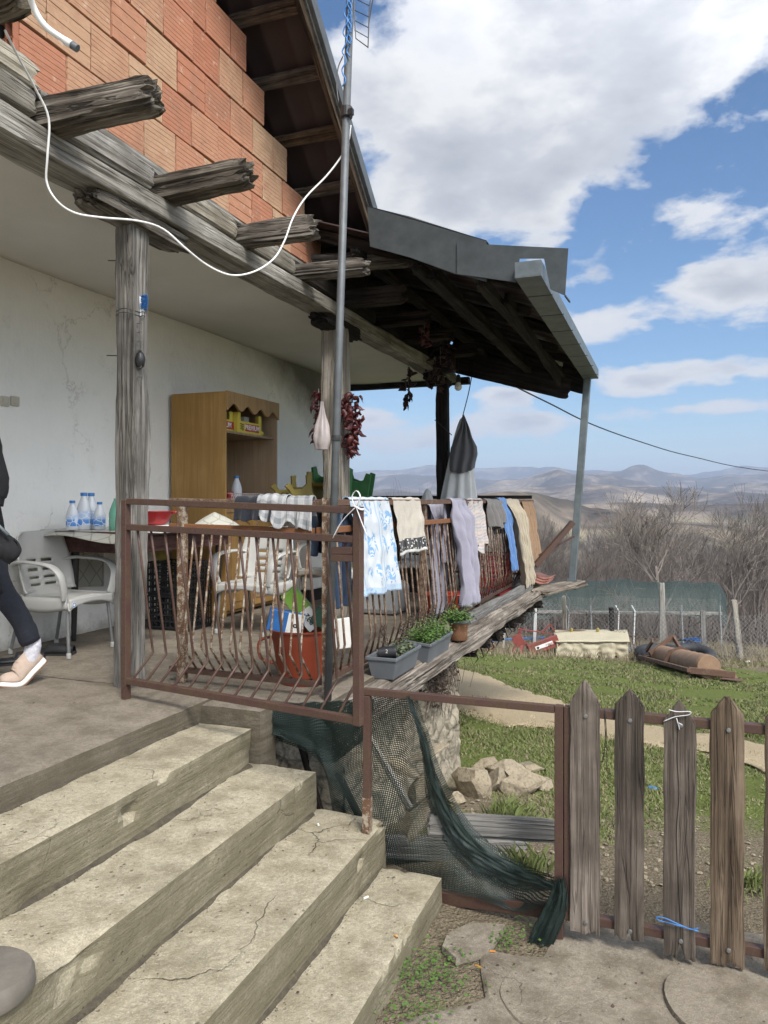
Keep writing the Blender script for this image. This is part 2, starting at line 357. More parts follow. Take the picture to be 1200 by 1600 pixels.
def f_blue_towel(T, uv, u, v):
    base = (.47, .50, .53)
    fl = T.vor(T.vm('ADD', T.map(uv, sc=(1, .8, 1)), T.vm('MULTIPLY', T.n('ShaderNodeTexNoise').outputs['Color'], (.0, .0, 0))), 13, 'F1', 1)
    pet = T.m('MULTIPLY', T.ramp(T.noise(uv, 16, 2, .4, 2.4), [(.50, 0), (.53, 1)]), T.ramp(fl, [(.5, 1), (.62, 0)]))
    edge = T.m('LESS_THAN', T.m('FRACT', T.m('MULTIPLY', u, 17)), .22)
    band = T.ramp(T.m('FRACT', T.m('MULTIPLY', u, 3.0)), [(.30, 0), (.33, 1), (.93, 1), (.95, 0)])
    c = T.mix(T.m('MULTIPLY', pet, band), base, (.16, .30, .47))
    c = T.mix(T.m('MULTIPLY', edge, T.m('SUBTRACT', 1, band)), c, (.25, .38, .5))
    hem = T.m('GREATER_THAN', v, .545)
    return T.mix(T.m('MULTIPLY', hem, .5), c, (.2, .36, .55))
clothmat('blue_flower_towel', f_blue_towel)
def f_beige(T, uv, u, v):
    rib = T.ramp(T.m('FRACT', T.m('MULTIPLY', u, 45)), [(.2, .8), (.5, 1)])
    base = T.mix(T.noise(T.map(uv, sc=(4, 60, 1)), 2, 3), (.46, .415, .35), (.37, .335, .28))
    band = T.m('MULTIPLY', T.m('GREATER_THAN', v, .29), T.m('LESS_THAN', v, .365))
    dots = T.ramp(T.vor(uv, 48, 'F1', .7), [(.30, (.6, .58, .54)), (.36, (.02, .02, .022))])
    c = T.mix(band, base, dots)
    return T.mix(T.m('GREATER_THAN', v, .365), c, (.52, .50, .46))
clothmat('beige_towel_cloth', f_beige)
clothmat('lavender_cloth', lambda T, uv, u, v: (.30, .29, .35))
def f_stripe(T, uv, u, v):
    k = T.m('FRACT', T.m('ADD', T.m('MULTIPLY', v, 11), T.m('MULTIPLY', u, 2.5)))
    return T.ramp(k, [(0, (.47, .44, .42)), (.2, (.40, .29, .26)), (.3, (.48, .45, .43)), (.5, (.30, .31, .34)), (.6, (.46, .43, .41)), (.8, (.41, .35, .31)), (1, (.47, .44, .42))])
clothmat('striped_cloth', f_stripe)
clothmat('grey_cloth', lambda T, uv, u, v: (.17, .16, .155))
clothmat('slate_cloth', lambda T, uv, u, v: (.14, .14, .15))
clothmat('blue_cloth', lambda T, uv, u, v: (.10, .20, .42))
clothmat('cream_cloth', lambda T, uv, u, v: (.45, .385, .29), wrinkle=9, b=.8)
clothmat('brown_rug', lambda T, uv, u, v: T.mix(T.noise(uv, 90, 4, .7), (.33, .19, .09), (.20, .11, .05)), b=.8)
clothmat('white_cloth', lambda T, uv, u, v: (.66, .66, .66))
clothmat('sheer_white', lambda T, uv, u, v: (.70, .70, .69))
clothmat('dark_cloth', lambda T, uv, u, v: (.022, .024, .032))
clothmat('navy_cloth', lambda T, uv, u, v: (.03, .05, .09))
def f_check(T, uv, u, v):
    a = T.m('LESS_THAN', T.m('FRACT', T.m('MULTIPLY', u, 16)), .4); b = T.m('LESS_THAN', T.m('FRACT', T.m('MULTIPLY', v, 16)), .4)
    return T.mix(T.m('MULTIPLY', T.m('ADD', a, b), .5), (.38, .38, .38), (.17, .18, .19))
clothmat('checked_cloth', f_check)
def f_oil(T, uv, u, v):
    k = T.vor(T.map(uv, sc=(1, 1, 1), rot=(0, 0, .8)), 9, 'DISTANCE_TO_EDGE', .1)
    return T.mix(T.ramp(k, [(.03, 1), (.06, 0)]), (.46, .45, .39), (.30, .28, .22))
clothmat('oilcloth', f_oil, rough=.45, b=.1)
def m_stone(name, sc, c1, c2, mortar):
    m, T, p, o = newmat(name)
    tc = T.n('ShaderNodeTexCoord').outputs['Object']
    e = T.vor(tc, sc, 'DISTANCE_TO_EDGE'); cc = T.vor(tc, sc, 'F1', 1, 1)
    n = T.noise(tc, 9, 7, .65); f = T.noise(tc, 45, 4, .6)
    c = T.mix(cc, c1, c2); 
    c = T.mix(T.ramp(n, [(.35, 0), (.7, .7)]), T.mix(.35, c, c2), c1)
    if mortar: c = T.mix(T.ramp(e, [(.015, 1), (.06, 0)]), c, mortar)
    c = T.mix(T.ramp(f, [(.36, .55), (.5, 0)]), c, tuple(x*.35 for x in c1))
    T.l(c, p.inputs['Base Color']); p.inputs['Roughness'].default_value = .93; p.inputs['Specular IOR Level'].default_value = .1
    bump(T, p, T.m('ADD', n, T.m('MULTIPLY', f, .5)), .7, .02)
m_stone('rubble_stone', 6.0, (.36, .315, .235), (.25, .22, .17), (.17, .15, .115))
m_stone('limestone', 2.0, (.34, .285, .20), (.19, .165, .125), None)
def m_ground():
    m, T, p, o = newmat('yard_ground')
    tc = T.n('ShaderNodeTexCoord').outputs['Object']
    s = T.n('ShaderNodeSeparateXYZ'); T.l(tc, s.inputs[0])
    a = T.noise(tc, .55, 6, .65); b = T.noise(tc, 3.0, 6, .7); f = T.noise(tc, 30, 4, .7); q = T.noise(tc, 90, 2, .6)
    green = T.mix(b, (.15, .18, .052), (.10, .13, .034))
    green = T.mix(T.ramp(f, [(.4, 0), (.7, .6)]), green, (.20, .22, .085))
    dirt = T.mix(b, (.30, .25, .175), (.20, .165, .115))
    dirt = T.mix(T.ramp(q, [(.4, .6), (.6, 0)]), dirt, (.10, .08, .055))
    # bare earth and rubble beside the fence and beyond the mesh fence
    near = T.ramp(s.outputs[1], [(0, 1), (1, 0)])
    kn = T.m('MULTIPLY', T.m('SUBTRACT', 5.3, s.outputs[1]), .28)
    kf = T.m('MULTIPLY', T.m('SUBTRACT', s.outputs[1], 17.0), .10)
    kk = T.m('MINIMUM', T.m('MAXIMUM', kn, kf), .16)
    k = T.m('ADD', T.m('ADD', T.m('MULTIPLY', a, .62), T.m('MULTIPLY', b, .38)), kk)
    k = T.m('ADD', k, T.m('MULTIPLY', T.m('SUBTRACT', f, .5), .2))
    c = T.mix(T.ramp(k, [(.48, 0), (.60, 1)]), green, dirt)
    # the wooded slope: dead leaves and brush
    wd = T.m('MULTIPLY', T.m('SUBTRACT', s.outputs[1], 23), .12)
    wd = T.ramp(T.m('ADD', wd, T.m('MULTIPLY', T.m('SUBTRACT', b, .5), .6)), [(.0, 0), (.6, 1)])
    c = T.mix(wd, c, T.mix(b, (.12, .095, .07), (.19, .155, .11)))
    T.l(c, p.inputs['Base Color']); p.inputs['Roughness'].default_value = 1; p.inputs['Specular IOR Level'].default_value = .05
    bump(T, p, T.m('ADD', b, T.m('ADD', f, T.m('MULTIPLY', q, .4))), .9, .05)
m_ground()
def m_path():
    m, T, p, o = newmat('dirt_path')
    tc = T.n('ShaderNodeTexCoord').outputs['Object']
    b = T.noise(tc, 1.6, 6, .65); f = T.noise(tc, 18, 6, .7); q = T.noise(tc, 70, 2, .6)
    c = T.mix(b, (.50, .405, .27), (.40, .32, .205))
    c = T.mix(T.ramp(q, [(.38, .5), (.55, 0)]), c, (.23, .19, .13))
    c = T.mix(T.ramp(f, [(.6, 0), (.72, .6)]), c, (.16, .18, .07))
    T.l(c, p.inputs['Base Color']); p.inputs['Roughness'].default_value = 1; p.inputs['Specular IOR Level'].default_value = .05
    bump(T, p, T.m('ADD', f, q), .7, .03)
m_path()
def m_hills():
    m, T, p, o = newmat('hill_land')
    tc = T.n('ShaderNodeTexCoord').outputs['Object']
    s = T.n('ShaderNodeSeparateXYZ'); T.l(tc, s.inputs[0])
    a = T.noise(tc, .0011, 7, .62); b = T.noise(T.map(tc, sc=(1, .55, 1)), .006, 6, .62); d = T.noise(tc, .035, 5, .7); v = T.vor(T.map(tc, sc=(.7, .32, 0)), .012, 'F1', 1, 1)
    tan = T.mix(T.ramp(d, [(.4, 0), (.6, 1)]), (.36, .29, .215), (.19, .155, .12)); wood_ = T.mix(T.ramp(d, [(.4, 0), (.6, 1)]), (.045, .042, .038), (.115, .092, .078))
    k = T.m('ADD', T.m('MULTIPLY', a, .45), T.m('MULTIPLY', b, .55))
    c = T.mix(T.ramp(k, [(.42, 0), (.52, 1)]), tan, wood_)
    # speckle of single bushes on the open slopes
    sp = T.ramp(T.vor(tc, .045), [(.22, .9), (.36, 0)])
    c = T.mix(T.m('MULTIPLY', sp, T.ramp(b, [(.38, 0), (.5, 1)])), c, (.08, .07, .055))
    # fields of the valley floor
    low = T.ramp(T.m('MULTIPLY', T.m('ADD', s.outputs[2], 31), .07), [(.1, 1), (.8, 0)])
    fld = T.mix(T.ramp(v, [(.3, 0), (.7, 1)]), (.27, .23, .15), (.14, .145, .08))
    fld = T.mix(T.ramp(T.m('ADD', b, T.m('MULTIPLY', d, .2)), [(.58, 0), (.66, .9)]), fld, (.09, .08, .065))
    c = T.mix(T.m('MULTIPLY', low, .8), c, fld); lane = T.ramp(T.vor(T.map(tc, sc=(.6, 1.4, 0)), .004, 'DISTANCE_TO_EDGE'), [(.0, .8), (.05, 0)]); c = T.mix(lane, c, (.07, .062, .05))
    T.l(c, p.inputs['Base Color']); p.inputs['Roughness'].default_value = 1; p.inputs['Specular IOR Level'].default_value = 0
m_hills()

# ------------------------------------------------------------------ building helpers
def tag(o, label, cat=None, group=None, kind=None):
    if label: o['label'] = label
    if cat: o['category'] = cat
    if group: o['group'] = group
    if kind: o['kind'] = kind
    return o
def thing(name, label, cat, loc, group=None):
    o = bpy.data.objects.new(name, None); COL.objects.link(o); o.location = loc; o.empty_display_size = .1
    return tag(o, label, cat, group)
def root_inv(p):
    loc = Vector((0, 0, 0)); q = p
    M = Matrix.Identity(4)
    chain = []
    while q is not None:
        chain.append(q); q = q.parent
    for q in reversed(chain):
        M = M @ q.matrix_parent_inverse @ q.matrix_basis
    return M.inverted()
def link(name, me, mat, parent=None, M=None):
    o = bpy.data.objects.new(name, me); COL.objects.link(o)
    if mat is not None and not me.materials:
        for mm in (mat if isinstance(mat, (list, tuple)) else [mat]): me.materials.append(MATS[mm])
    if M is not None: o.matrix_basis = M
    if parent is not None:
        o.parent = parent; o.matrix_parent_inverse = root_inv(parent)
    return o
def copy_tree(o, parent=None, M=None):
    c = o.copy(); COL.objects.link(c)
    if parent: c.parent = parent
    for ch in o.children: copy_tree(ch, c)
    return c
class MB:
    def __init__(s): s.v = []; s.f = []; s.uv = None; s.fm = []
    def add(s, vs, fs, mi=0):
        k = len(s.v); s.v.extend([tuple(x) for x in vs]); s.f.extend([tuple(i+k for i in f) for f in fs]); s.fm.extend([mi]*len(fs)); return s
    def box(s, x0, x1, y0, y1, z0, z1, M=None, mi=0):
        vs = [Vector(q) for q in ((x0, y0, z0), (x1, y0, z0), (x1, y1, z0), (x0, y1, z0), (x0, y0, z1), (x1, y0, z1), (x1, y1, z1), (x0, y1, z1))]
        if M is not None: vs = [M @ q for q in vs]
        return s.add(vs, [(0, 3, 2, 1), (4, 5, 6, 7), (0, 1, 5, 4), (1, 2, 6, 5), (2, 3, 7, 6), (3, 0, 4, 7)], mi)
    def bar(s, p0, p1, w_, h, up=(0, 0, 1), mi=0):
        p0 = Vector(p0); p1 = Vector(p1); x = (p1-p0); L = x.length; x.normalize(); up = Vector(up)
        y = up.cross(x)
        if y.length < 1e-4: y = Vector((0, 1, 0)).cross(x)
        y.normalize(); z = x.cross(y)
        M = Matrix(((x.x, y.x, z.x, p0.x), (x.y, y.y, z.y, p0.y), (x.z, y.z, z.z, p0.z), (0, 0, 0, 1)))
        return s.box(0, L, -w_/2, w_/2, -h/2, h/2, M, mi)
    def tube(s, pts, r, n=8, cap=True, flat=None, mi=0):
        pts = [Vector(p) for p in pts]; rs = r if isinstance(r, (list, tuple)) else [r]*len(pts)
        vs = []; fs = []; t0 = (pts[1]-pts[0]).normalized()
        ref = Vector((0, 0, 1)) if abs(t0.z) < .9 else Vector((1, 0, 0))
        a = t0.cross(ref).normalized()
        for i, p in enumerate(pts):
            t = (pts[min(i+1, len(pts)-1)]-pts[max(i-1, 0)])
            if t.length < 1e-9: t = t0
            t.normalize(); a = (a - t*a.dot(t)); a.normalize(); b = t.cross(a)
            for j in range(n):
                q = 2*math.pi*j/n
                if flat: ca, cb = flat; vs.append(p + a*math.cos(q)*ca*rs[i] + b*math.sin(q)*cb*rs[i])
                else: vs.append(p + (a*math.cos(q)+b*math.sin(q))*rs[i])
        for i in range(len(pts)-1):
            for j in range(n):
                j2 = (j+1) % n; fs.append((i*n+j, i*n+j2, (i+1)*n+j2, (i+1)*n+j))
        if cap and n > 2: fs.append(tuple(range(n-1, -1, -1))); fs.append(tuple((len(pts)-1)*n+j for j in range(n)))
        return s.add(vs, fs, mi)
    def lathe(s, prof, c, n=20, axis=(0, 0, 1), mi=0, cap=True):
        c = Vector(c); ax = Vector(axis).normalized(); q = Vector((0, 0, 1)).rotation_difference(ax)
        vs = []; fs = []
        for r, z in prof:
            for j in range(n):
                t = 2*math.pi*j/n; vs.append(c + q @ Vector((r*math.cos(t), r*math.sin(t), z)))
        for i in range(len(prof)-1):
            for j in range(n):
                j2 = (j+1) % n; fs.append((i*n+j, i*n+j2, (i+1)*n+j2, (i+1)*n+j))
        if cap: fs.append(tuple(range(n-1, -1, -1))); fs.append(tuple((len(prof)-1)*n+j for j in range(n)))
        return s.add(vs, fs, mi)
    def grid(s, fn, nu, nv, uvfn=None, holes=None, mi=0):
        k = len(s.v); uvs = []
        for i in range(nu+1):
            for j in range(nv+1):
                s.v.append(tuple(fn(i/nu, j/nv)))
        for i in range(nu):
            for j in range(nv):
                if holes and holes(i, j): continue
                s.f.append((k+i*(nv+1)+j, k+(i+1)*(nv+1)+j, k+(i+1)*(nv+1)+j+1, k+i*(nv+1)+j+1)); s.fm.append(mi)
        if uvfn is not None:
            s.uv = s.uv or {}
            for i in range(nu+1):
                for j in range(nv+1): s.uv[k+i*(nv+1)+j] = uvfn(i/nu, j/nv)
        return s
    def mesh(s, name, M=None):
        me = bpy.data.meshes.new(name); me.from_pydata([tuple(v) for v in s.v], [], s.f)
        if s.uv:
            ul = me.uv_layers.new(name='UVMap')
            for li, l in enumerate(me.loops): ul.data[li].uv = s.uv.get(l.vertex_index, (0, 0))
        if any(s.fm): me.polygons.foreach_set('material_index', s.fm)
        me.update(); return me
    def build(s, name, mat, parent=None, smooth=False, bevel=0, solid=0, seg=2, angle=40, M=None, sub=0):
        me = s.mesh(name); o = link(name, me, mat, parent, M)
        if smooth: me.polygons.foreach_set('use_smooth', [True]*len(me.polygons))
        if smooth == 'auto':
            me.polygons.foreach_set('use_smooth', [True]*len(me.polygons))
            mod = o.modifiers.new('split', 'EDGE_SPLIT'); mod.split_angle = R(38)
        if solid:
            mod = o.modifiers.new('solid', 'SOLIDIFY'); mod.thickness = solid; mod.offset = 0
        if sub:
            mod = o.modifiers.new('sub', 'SUBSURF'); mod.levels = sub; mod.render_levels = sub
        if bevel:
            mod = o.modifiers.new('bevel', 'BEVEL'); mod.width = bevel; mod.segments = seg; mod.limit_method = 'ANGLE'; mod.angle_limit = R(angle)
        return o
def frame_x(p0, p1, up=(0, 0, 1)):
    p0 = Vector(p0); x = Vector(p1)-p0; L = x.length; x.normalize(); y = Vector(up).cross(x)
    if y.length < 1e-3: y = Vector((0, 1, 0))
    y.normalize(); z = x.cross(y)
    return Matrix(((x.x, y.x, z.x, p0.x), (x.y, y.y, z.y, p0.y), (x.z, y.z, z.z, p0.z), (0, 0, 0, 1))), L
def beam(name, p0, p1, w_, h, mat, parent=None, seed=0, amp=.006, ragged=.02, up=(0, 0, 1), bow=0, power=5, groove=.004, taper=0, hollow_end=False, nl=None):
    """a hewn timber: squared section, uneven faces, checks along the grain, worn ends"""
    M, L = frame_x(p0, p1, up); b = MB()
    nl = nl or max(6, int(L/.045)); npj = 44
    sd_ = Vector((seed*3.7, seed*1.3, seed*7.1)); cr_ = min(.5, 1.0/power)
    sec = []
    for j in range(npj):          # a square with rounded arrises, in units of the half section
        side, t = divmod(j, npj//4); t = (t+.5)/(npj//4); e = 2*t-1; a, c = 1.0, e
        if abs(e) > 1-cr_: k_ = (abs(e)-(1-cr_))/cr_; a = 1-cr_*.42*k_*k_; c = math.copysign(1-cr_*.42*(1-k_)**2*.6-.0, e) if k_ > .5 else e
        sec.append([(a, c), (-c, a), (-a, -c), (c, -a)][side])
    vs = []
    for i in range(nl+1):
        t = i/nl; x = t*L; k = 1-taper*t
        endf = max(0, 1-min(t, 1-t)*L/.05)
        for j in range(npj):
            cy, cz = sec[j]
            q_ = math.atan2(cz, cy)
            n1 = mn.noise(Vector((x*1.6, cy*1.1, cz*1.1))+sd_); n2 = mn.noise(Vector((x*.7, cy*5.5, cz*5.5))+sd_*2); n3 = mn.noise(Vector((x*14, cy*3, cz*3))+sd_)
            g = -min(1, (-.10-n2)*4)*groove if n2 < -.10 else 0
            e = 1 - endf*.08*(1+mn.noise(Vector((cy*2, cz*2, x*9))+sd_))
            wane = max(0, mn.noise(Vector((x*1.3, round(q_*2/math.pi-.5)*5.0, 7))+sd_))*amp*3.0 if abs(cy) > .8 and abs(cz) > .8 else 0
            off = n1*amp+g+n3*amp*.25-wane
            dy = (w_/2*k*cy)*e + cy*off; dz = (h/2*k*cz)*e + cz*off
            xx = x
            if i == 0: xx += ragged*.5*mn.noise(Vector((cy*3, cz*3, 5))+sd_)
            if i == nl: xx += ragged*mn.noise(Vector((cy*3.3, cz*3.3, 9))+sd_)
            vs.append((xx, dy, dz + bow*math.sin(math.pi*t) + amp*1.2*mn.noise(Vector((x*1.1, 3, 3))+sd_)))
    fs = []
    for i in range(nl):
        for j in range(npj):
            j2 = (j+1) % npj; fs.append((i*npj+j, i*npj+j2, (i+1)*npj+j2, (i+1)*npj+j))
    b.add(vs, fs)
    for end, base in ((-1, 0), (1, nl*npj)):
        prev = list(range(base, base+npj))
        cen = Vector((0, 0, 0))
        for i in prev: cen += Vector(b.v[i])
        cen /= npj
        for ring, kk in enumerate((.8, .55, .3)):
            cur = []
            for j in range(npj):
                v = cen + (Vector(b.v[base+j])-cen)*kk
                v.x += ragged*.9*mn.noise(Vector((v.y*40, v.z*40, ring*3.0+end))+sd_) + end*ragged*.1
                b.v.append(tuple(v)); cur.append(len(b.v)-1)
            for j in range(npj):
                j2 = (j+1) % npj
                q = (prev[j], prev[j2], cur[j2], cur[j]); b.f.append(q if end > 0 else q[::-1]); b.fm.append(0)
            prev = cur
        b.f.append(tuple(prev if end > 0 else prev[::-1])); b.fm.append(0)
    me = b.mesh(name); me.polygons.foreach_set('use_smooth', [True]*len(me.polygons))
    o = link(name, me, mat, parent, M)
    mod = o.modifiers.new('split', 'EDGE_SPLIT'); mod.split_angle = R(42)
    return o
def rough_block(name, x0, x1, y0, y1, z0, z1, mat, parent=None, res=.04, amp=.006, seed=0, chip=.02, rnd=.012, dents=()):
    """cast concrete: faces slightly uneven, arrises worn and chipped"""
    bm = bmesh.new()
    def ax(a, b): n = max(1, int(round((b-a)/res))); return [a+(b-a)*i/n for i in range(n+1)]
    X, Y, Z = ax(x0, x1), ax(y0, y1), ax(z0, z1)
    cache = {}
    def V(p):
        k = tuple(round(c, 5) for c in p)
        if k not in cache:
            v = Vector(p); cx = min(v.x-x0, x1-v.x); cy = min(v.y-y0, y1-v.y); cz = min(v.z-z0, z1-v.z)
            on = sorted([cx, cy, cz]); d = Vector((0, 0, 0))
            outn = Vector(((1 if v.x > (x0+x1)/2 else -1) if cx < 1e-6 else 0, (1 if v.y > (y0+y1)/2 else -1) if cy < 1e-6 else 0, (1 if v.z > (z0+z1)/2 else -1) if cz < 1e-6 else 0))
            nn = mn.noise(v*2.1+Vector((seed, 0, 0)))*amp + mn.noise(v*9+Vector((seed, 4, 0)))*amp*.5
            w2 = outn.normalized() if outn.length else outn
            edge = on[1] < 1e-6
            if edge:
                c = mn.noise(v*3.3+Vector((0, seed, 0))) + .5*mn.noise(v*11)
                w2n = -(rnd*(.6+.5*mn.noise(v*6)) + (chip*(c-.28)*2.2 if c > .28 else 0))
                d = w2*w2n
            for dx, dy, dz, dr, dd in dents:
                q = Vector((v.x-dx, (v.y-dy)*.7, v.z-dz)).length/dr*(1+.5*mn.noise(v*30))
                if q < 1: d = d - (w2 if w2.length else Vector((1, 0, 0)))*dd*(1-q*q)
            v2 = v + w2*nn + d
            cache[k] = bm.verts.new(v2)
        return cache[k]
    def face(A, B, fn, flip):
        for i in range(len(A)-1):
            for j in range(len(B)-1):
                q = [V(fn(A[i], B[j])), V(fn(A[i+1], B[j])), V(fn(A[i+1], B[j+1])), V(fn(A[i], B[j+1]))]
                if flip: q.reverse()
                try: bm.faces.new(q)
                except ValueError: pass
    face(X, Y, lambda a, b: (a, b, z1), False); face(X, Y, lambda a, b: (a, b, z0), True)
    face(X, Z, lambda a, b: (a, y0, b), False); face(X, Z, lambda a, b: (a, y1, b), True)
    face(Y, Z, lambda a, b: (x1, a, b), False); face(Y, Z, lambda a, b: (x0, a, b), True)
    me = bpy.data.meshes.new(name); bm.to_mesh(me); bm.free()
    me.polygons.foreach_set('use_smooth', [True]*len(me.polygons))
    o = link(name, me, mat, parent); mod = o.modifiers.new('split', 'EDGE_SPLIT'); mod.split_angle = R(50)
    return o
def rock_mesh(c, size, seed, flat=.8, cuts=9):
    rd = random.Random(seed); bm = bmesh.new()
    bmesh.ops.create_icosphere(bm, subdivisions=4, radius=1)
    pl = []
    for _ in range(cuts):
        n = Vector((rd.uniform(-1, 1), rd.uniform(-1, 1), rd.uniform(-1, 1))).normalized(); pl.append((n, rd.uniform(.45, .8)))
    for v in bm.verts:
        p = v.co.copy()
        for n, d in pl:
            k = p.dot(n)
            if k > d: p -= n*(k-d)
        p += p.normalized()*(mn.noise(p*3+Vector((seed, 0, 0)))*.07 + mn.noise(p*9)*.025)
        v.co = Vector((p.x*size[0], p.y*size[1], p.z*size[2])) + Vector(c)
    me = bpy.data.meshes.new('rock'); bm.to_mesh(me); bm.free(); return me
def text_mesh(txt, size, extrude=.001, bold=False):
    cu = bpy.data.curves.new('t', 'FONT'); cu.body = txt; cu.size = size; cu.extrude = extrude; cu.align_x = 'CENTER'; cu.align_y = 'CENTER'
    if bold: cu.offset = size*.02
    o = bpy.data.objects.new('t', cu); COL.objects.link(o); dg = bpy.context.evaluated_depsgraph_get(); dg.update()
    me = bpy.data.meshes.new_from_object(o.evaluated_get(dg)); bpy.data.objects.remove(o); bpy.data.curves.remove(cu); me.materials.clear(); return me
def text(name, txt, size, loc, right, up, mat, parent, bold=False):
    me = text_mesh(txt, size, .0008, bold); x = Vector(right).normalized(); y = Vector(up).normalized(); z = x.cross(y)
    M = Matrix(((x.x, y.x, z.x, loc[0]), (x.y, y.y, z.y, loc[1]), (x.z, y.z, z.z, loc[2]), (0, 0, 0, 1)))
    return link(name, me, mat, parent, M)
def spline(pts, n=8):
    pts = [Vector(p) for p in pts]; out = []
    P = [pts[0]*2-pts[1]] + pts + [pts[-1]*2-pts[-2]]
    for i in range(1, len(P)-2):
        for k in range(n):
            t = k/n; a, b, c, d = P[i-1], P[i], P[i+1], P[i+2]
            out.append(.5*((2*b)+(c-a)*t+(2*a-5*b+4*c-d)*t*t+(3*b-a-3*c+d)*t**3))
    out.append(pts[-1]); return out
def ground_z(y, x=0):
    P = [(-60, -1.76), (3.0, -1.76), (3.4, -1.77), (4.5, -1.90), (6, -2.10), (9, -2.50), (14, -3.10), (18, -3.62), (22, -3.98), (30, -5.2), (60, -9.5), (120, -17), (250, -29), (400, -32), (20000, -32)]
    z = P[-1][1]
    for (a, za), (b, zb) in zip(P, P[1:]):
        if y <= b: z = za+(zb-za)*max(0, (y-a))/(b-a); break
    if y > 3.4:
        z += (mn.noise(Vector((x*.5, y*.5, 0)))*.06 + mn.noise(Vector((x*1.4, y*1.4, 4)))*.012)*min(1, (y-3.4)/2)
        if y > 30: z += mn.noise(Vector((x*.02, y*.02, 9)))*min(3, (y-30)*.03)
    return z
# ================================================================== THE SETTING
def struct(o, name=None): o['kind'] = 'structure'; return o
def lerp_tab(tab, x):
    if x <= tab[0][0]: return tab[0][1]
    for (a, va), (b, vb) in zip(tab, tab[1:]):
        if x <= b:
            t = (x-a)/(b-a); t = t*t*(3-2*t); return va+(vb-va)*t
    return tab[-1][1]
def build_terrain():
    b = MB(); ys = []; y = -12
    while y < 340: ys.append(y); y += .22 if 3 < y < 20 else (.6 if y < 40 else 4)
    xs = []; x = -150
    while x < 150: xs.append(x); x += 6 if abs(x) > 40 else (1.2 if abs(x) > 14 else .3)
    n = len(xs)
    vs = [(x, y, ground_z(y, x)) for y in ys for x in xs]
    fs = [(i*n+j, i*n+j+1, (i+1)*n+j+1, (i+1)*n+j) for i in range(len(ys)-1) for j in range(n-1)]
    b.add(vs, fs); struct(b.build('ground', 'yard_ground', smooth=True))
build_terrain()
def build_path():
    # the dirt track: crosses the grass from the right to the far left
    A = [(900, 6.5), (1200, 6.75), (1050, 7.6), (880, 9.0), (712, 11.3), (560, 14)]
    up = [W(1700, 5.8, 0), W(1200, 7.6, 0), W(1050, 8.4, 0), W(900, 9.8, 0), W(780, 11.9, 0), W(712, 13.8, 0), W(600, 17, 0), W(480, 21, 0)]
    lo = [W(1700, 4.7, 0), W(1200, 6.0, 0), W(1050, 6.7, 0), W(880, 7.4, 0), W(760, 8.1, 0), W(700, 8.6, 0), W(600, 10.2, 0), W(480, 12.5, 0)]
    U = spline(up, 30); L_ = spline(lo, 30); b = MB(); N = len(U)-1
    def fn(u, v):
        p = L_[int(round(u*N))].lerp(U[int(round(u*N))], v)
        k = .45*(mn.noise(Vector((p.x*1.3, p.y*1.3, 3)))+.6*mn.noise(Vector((p.x*4, p.y*4, 3)))+.4*mn.noise(Vector((p.x*9, p.y*9, 3))))
        e = abs(v-.5)*2
        p = p + (U[int(round(u*N))]-L_[int(round(u*N))]).normalized()*k*e*(1 if v > .5 else -1)
        return (p.x, p.y, ground_z(p.y, p.x)+.045*(1-e**5)-.012)
    b.grid(fn, N, 34); struct(b.build('path', 'dirt_path', smooth=True))
build_path()
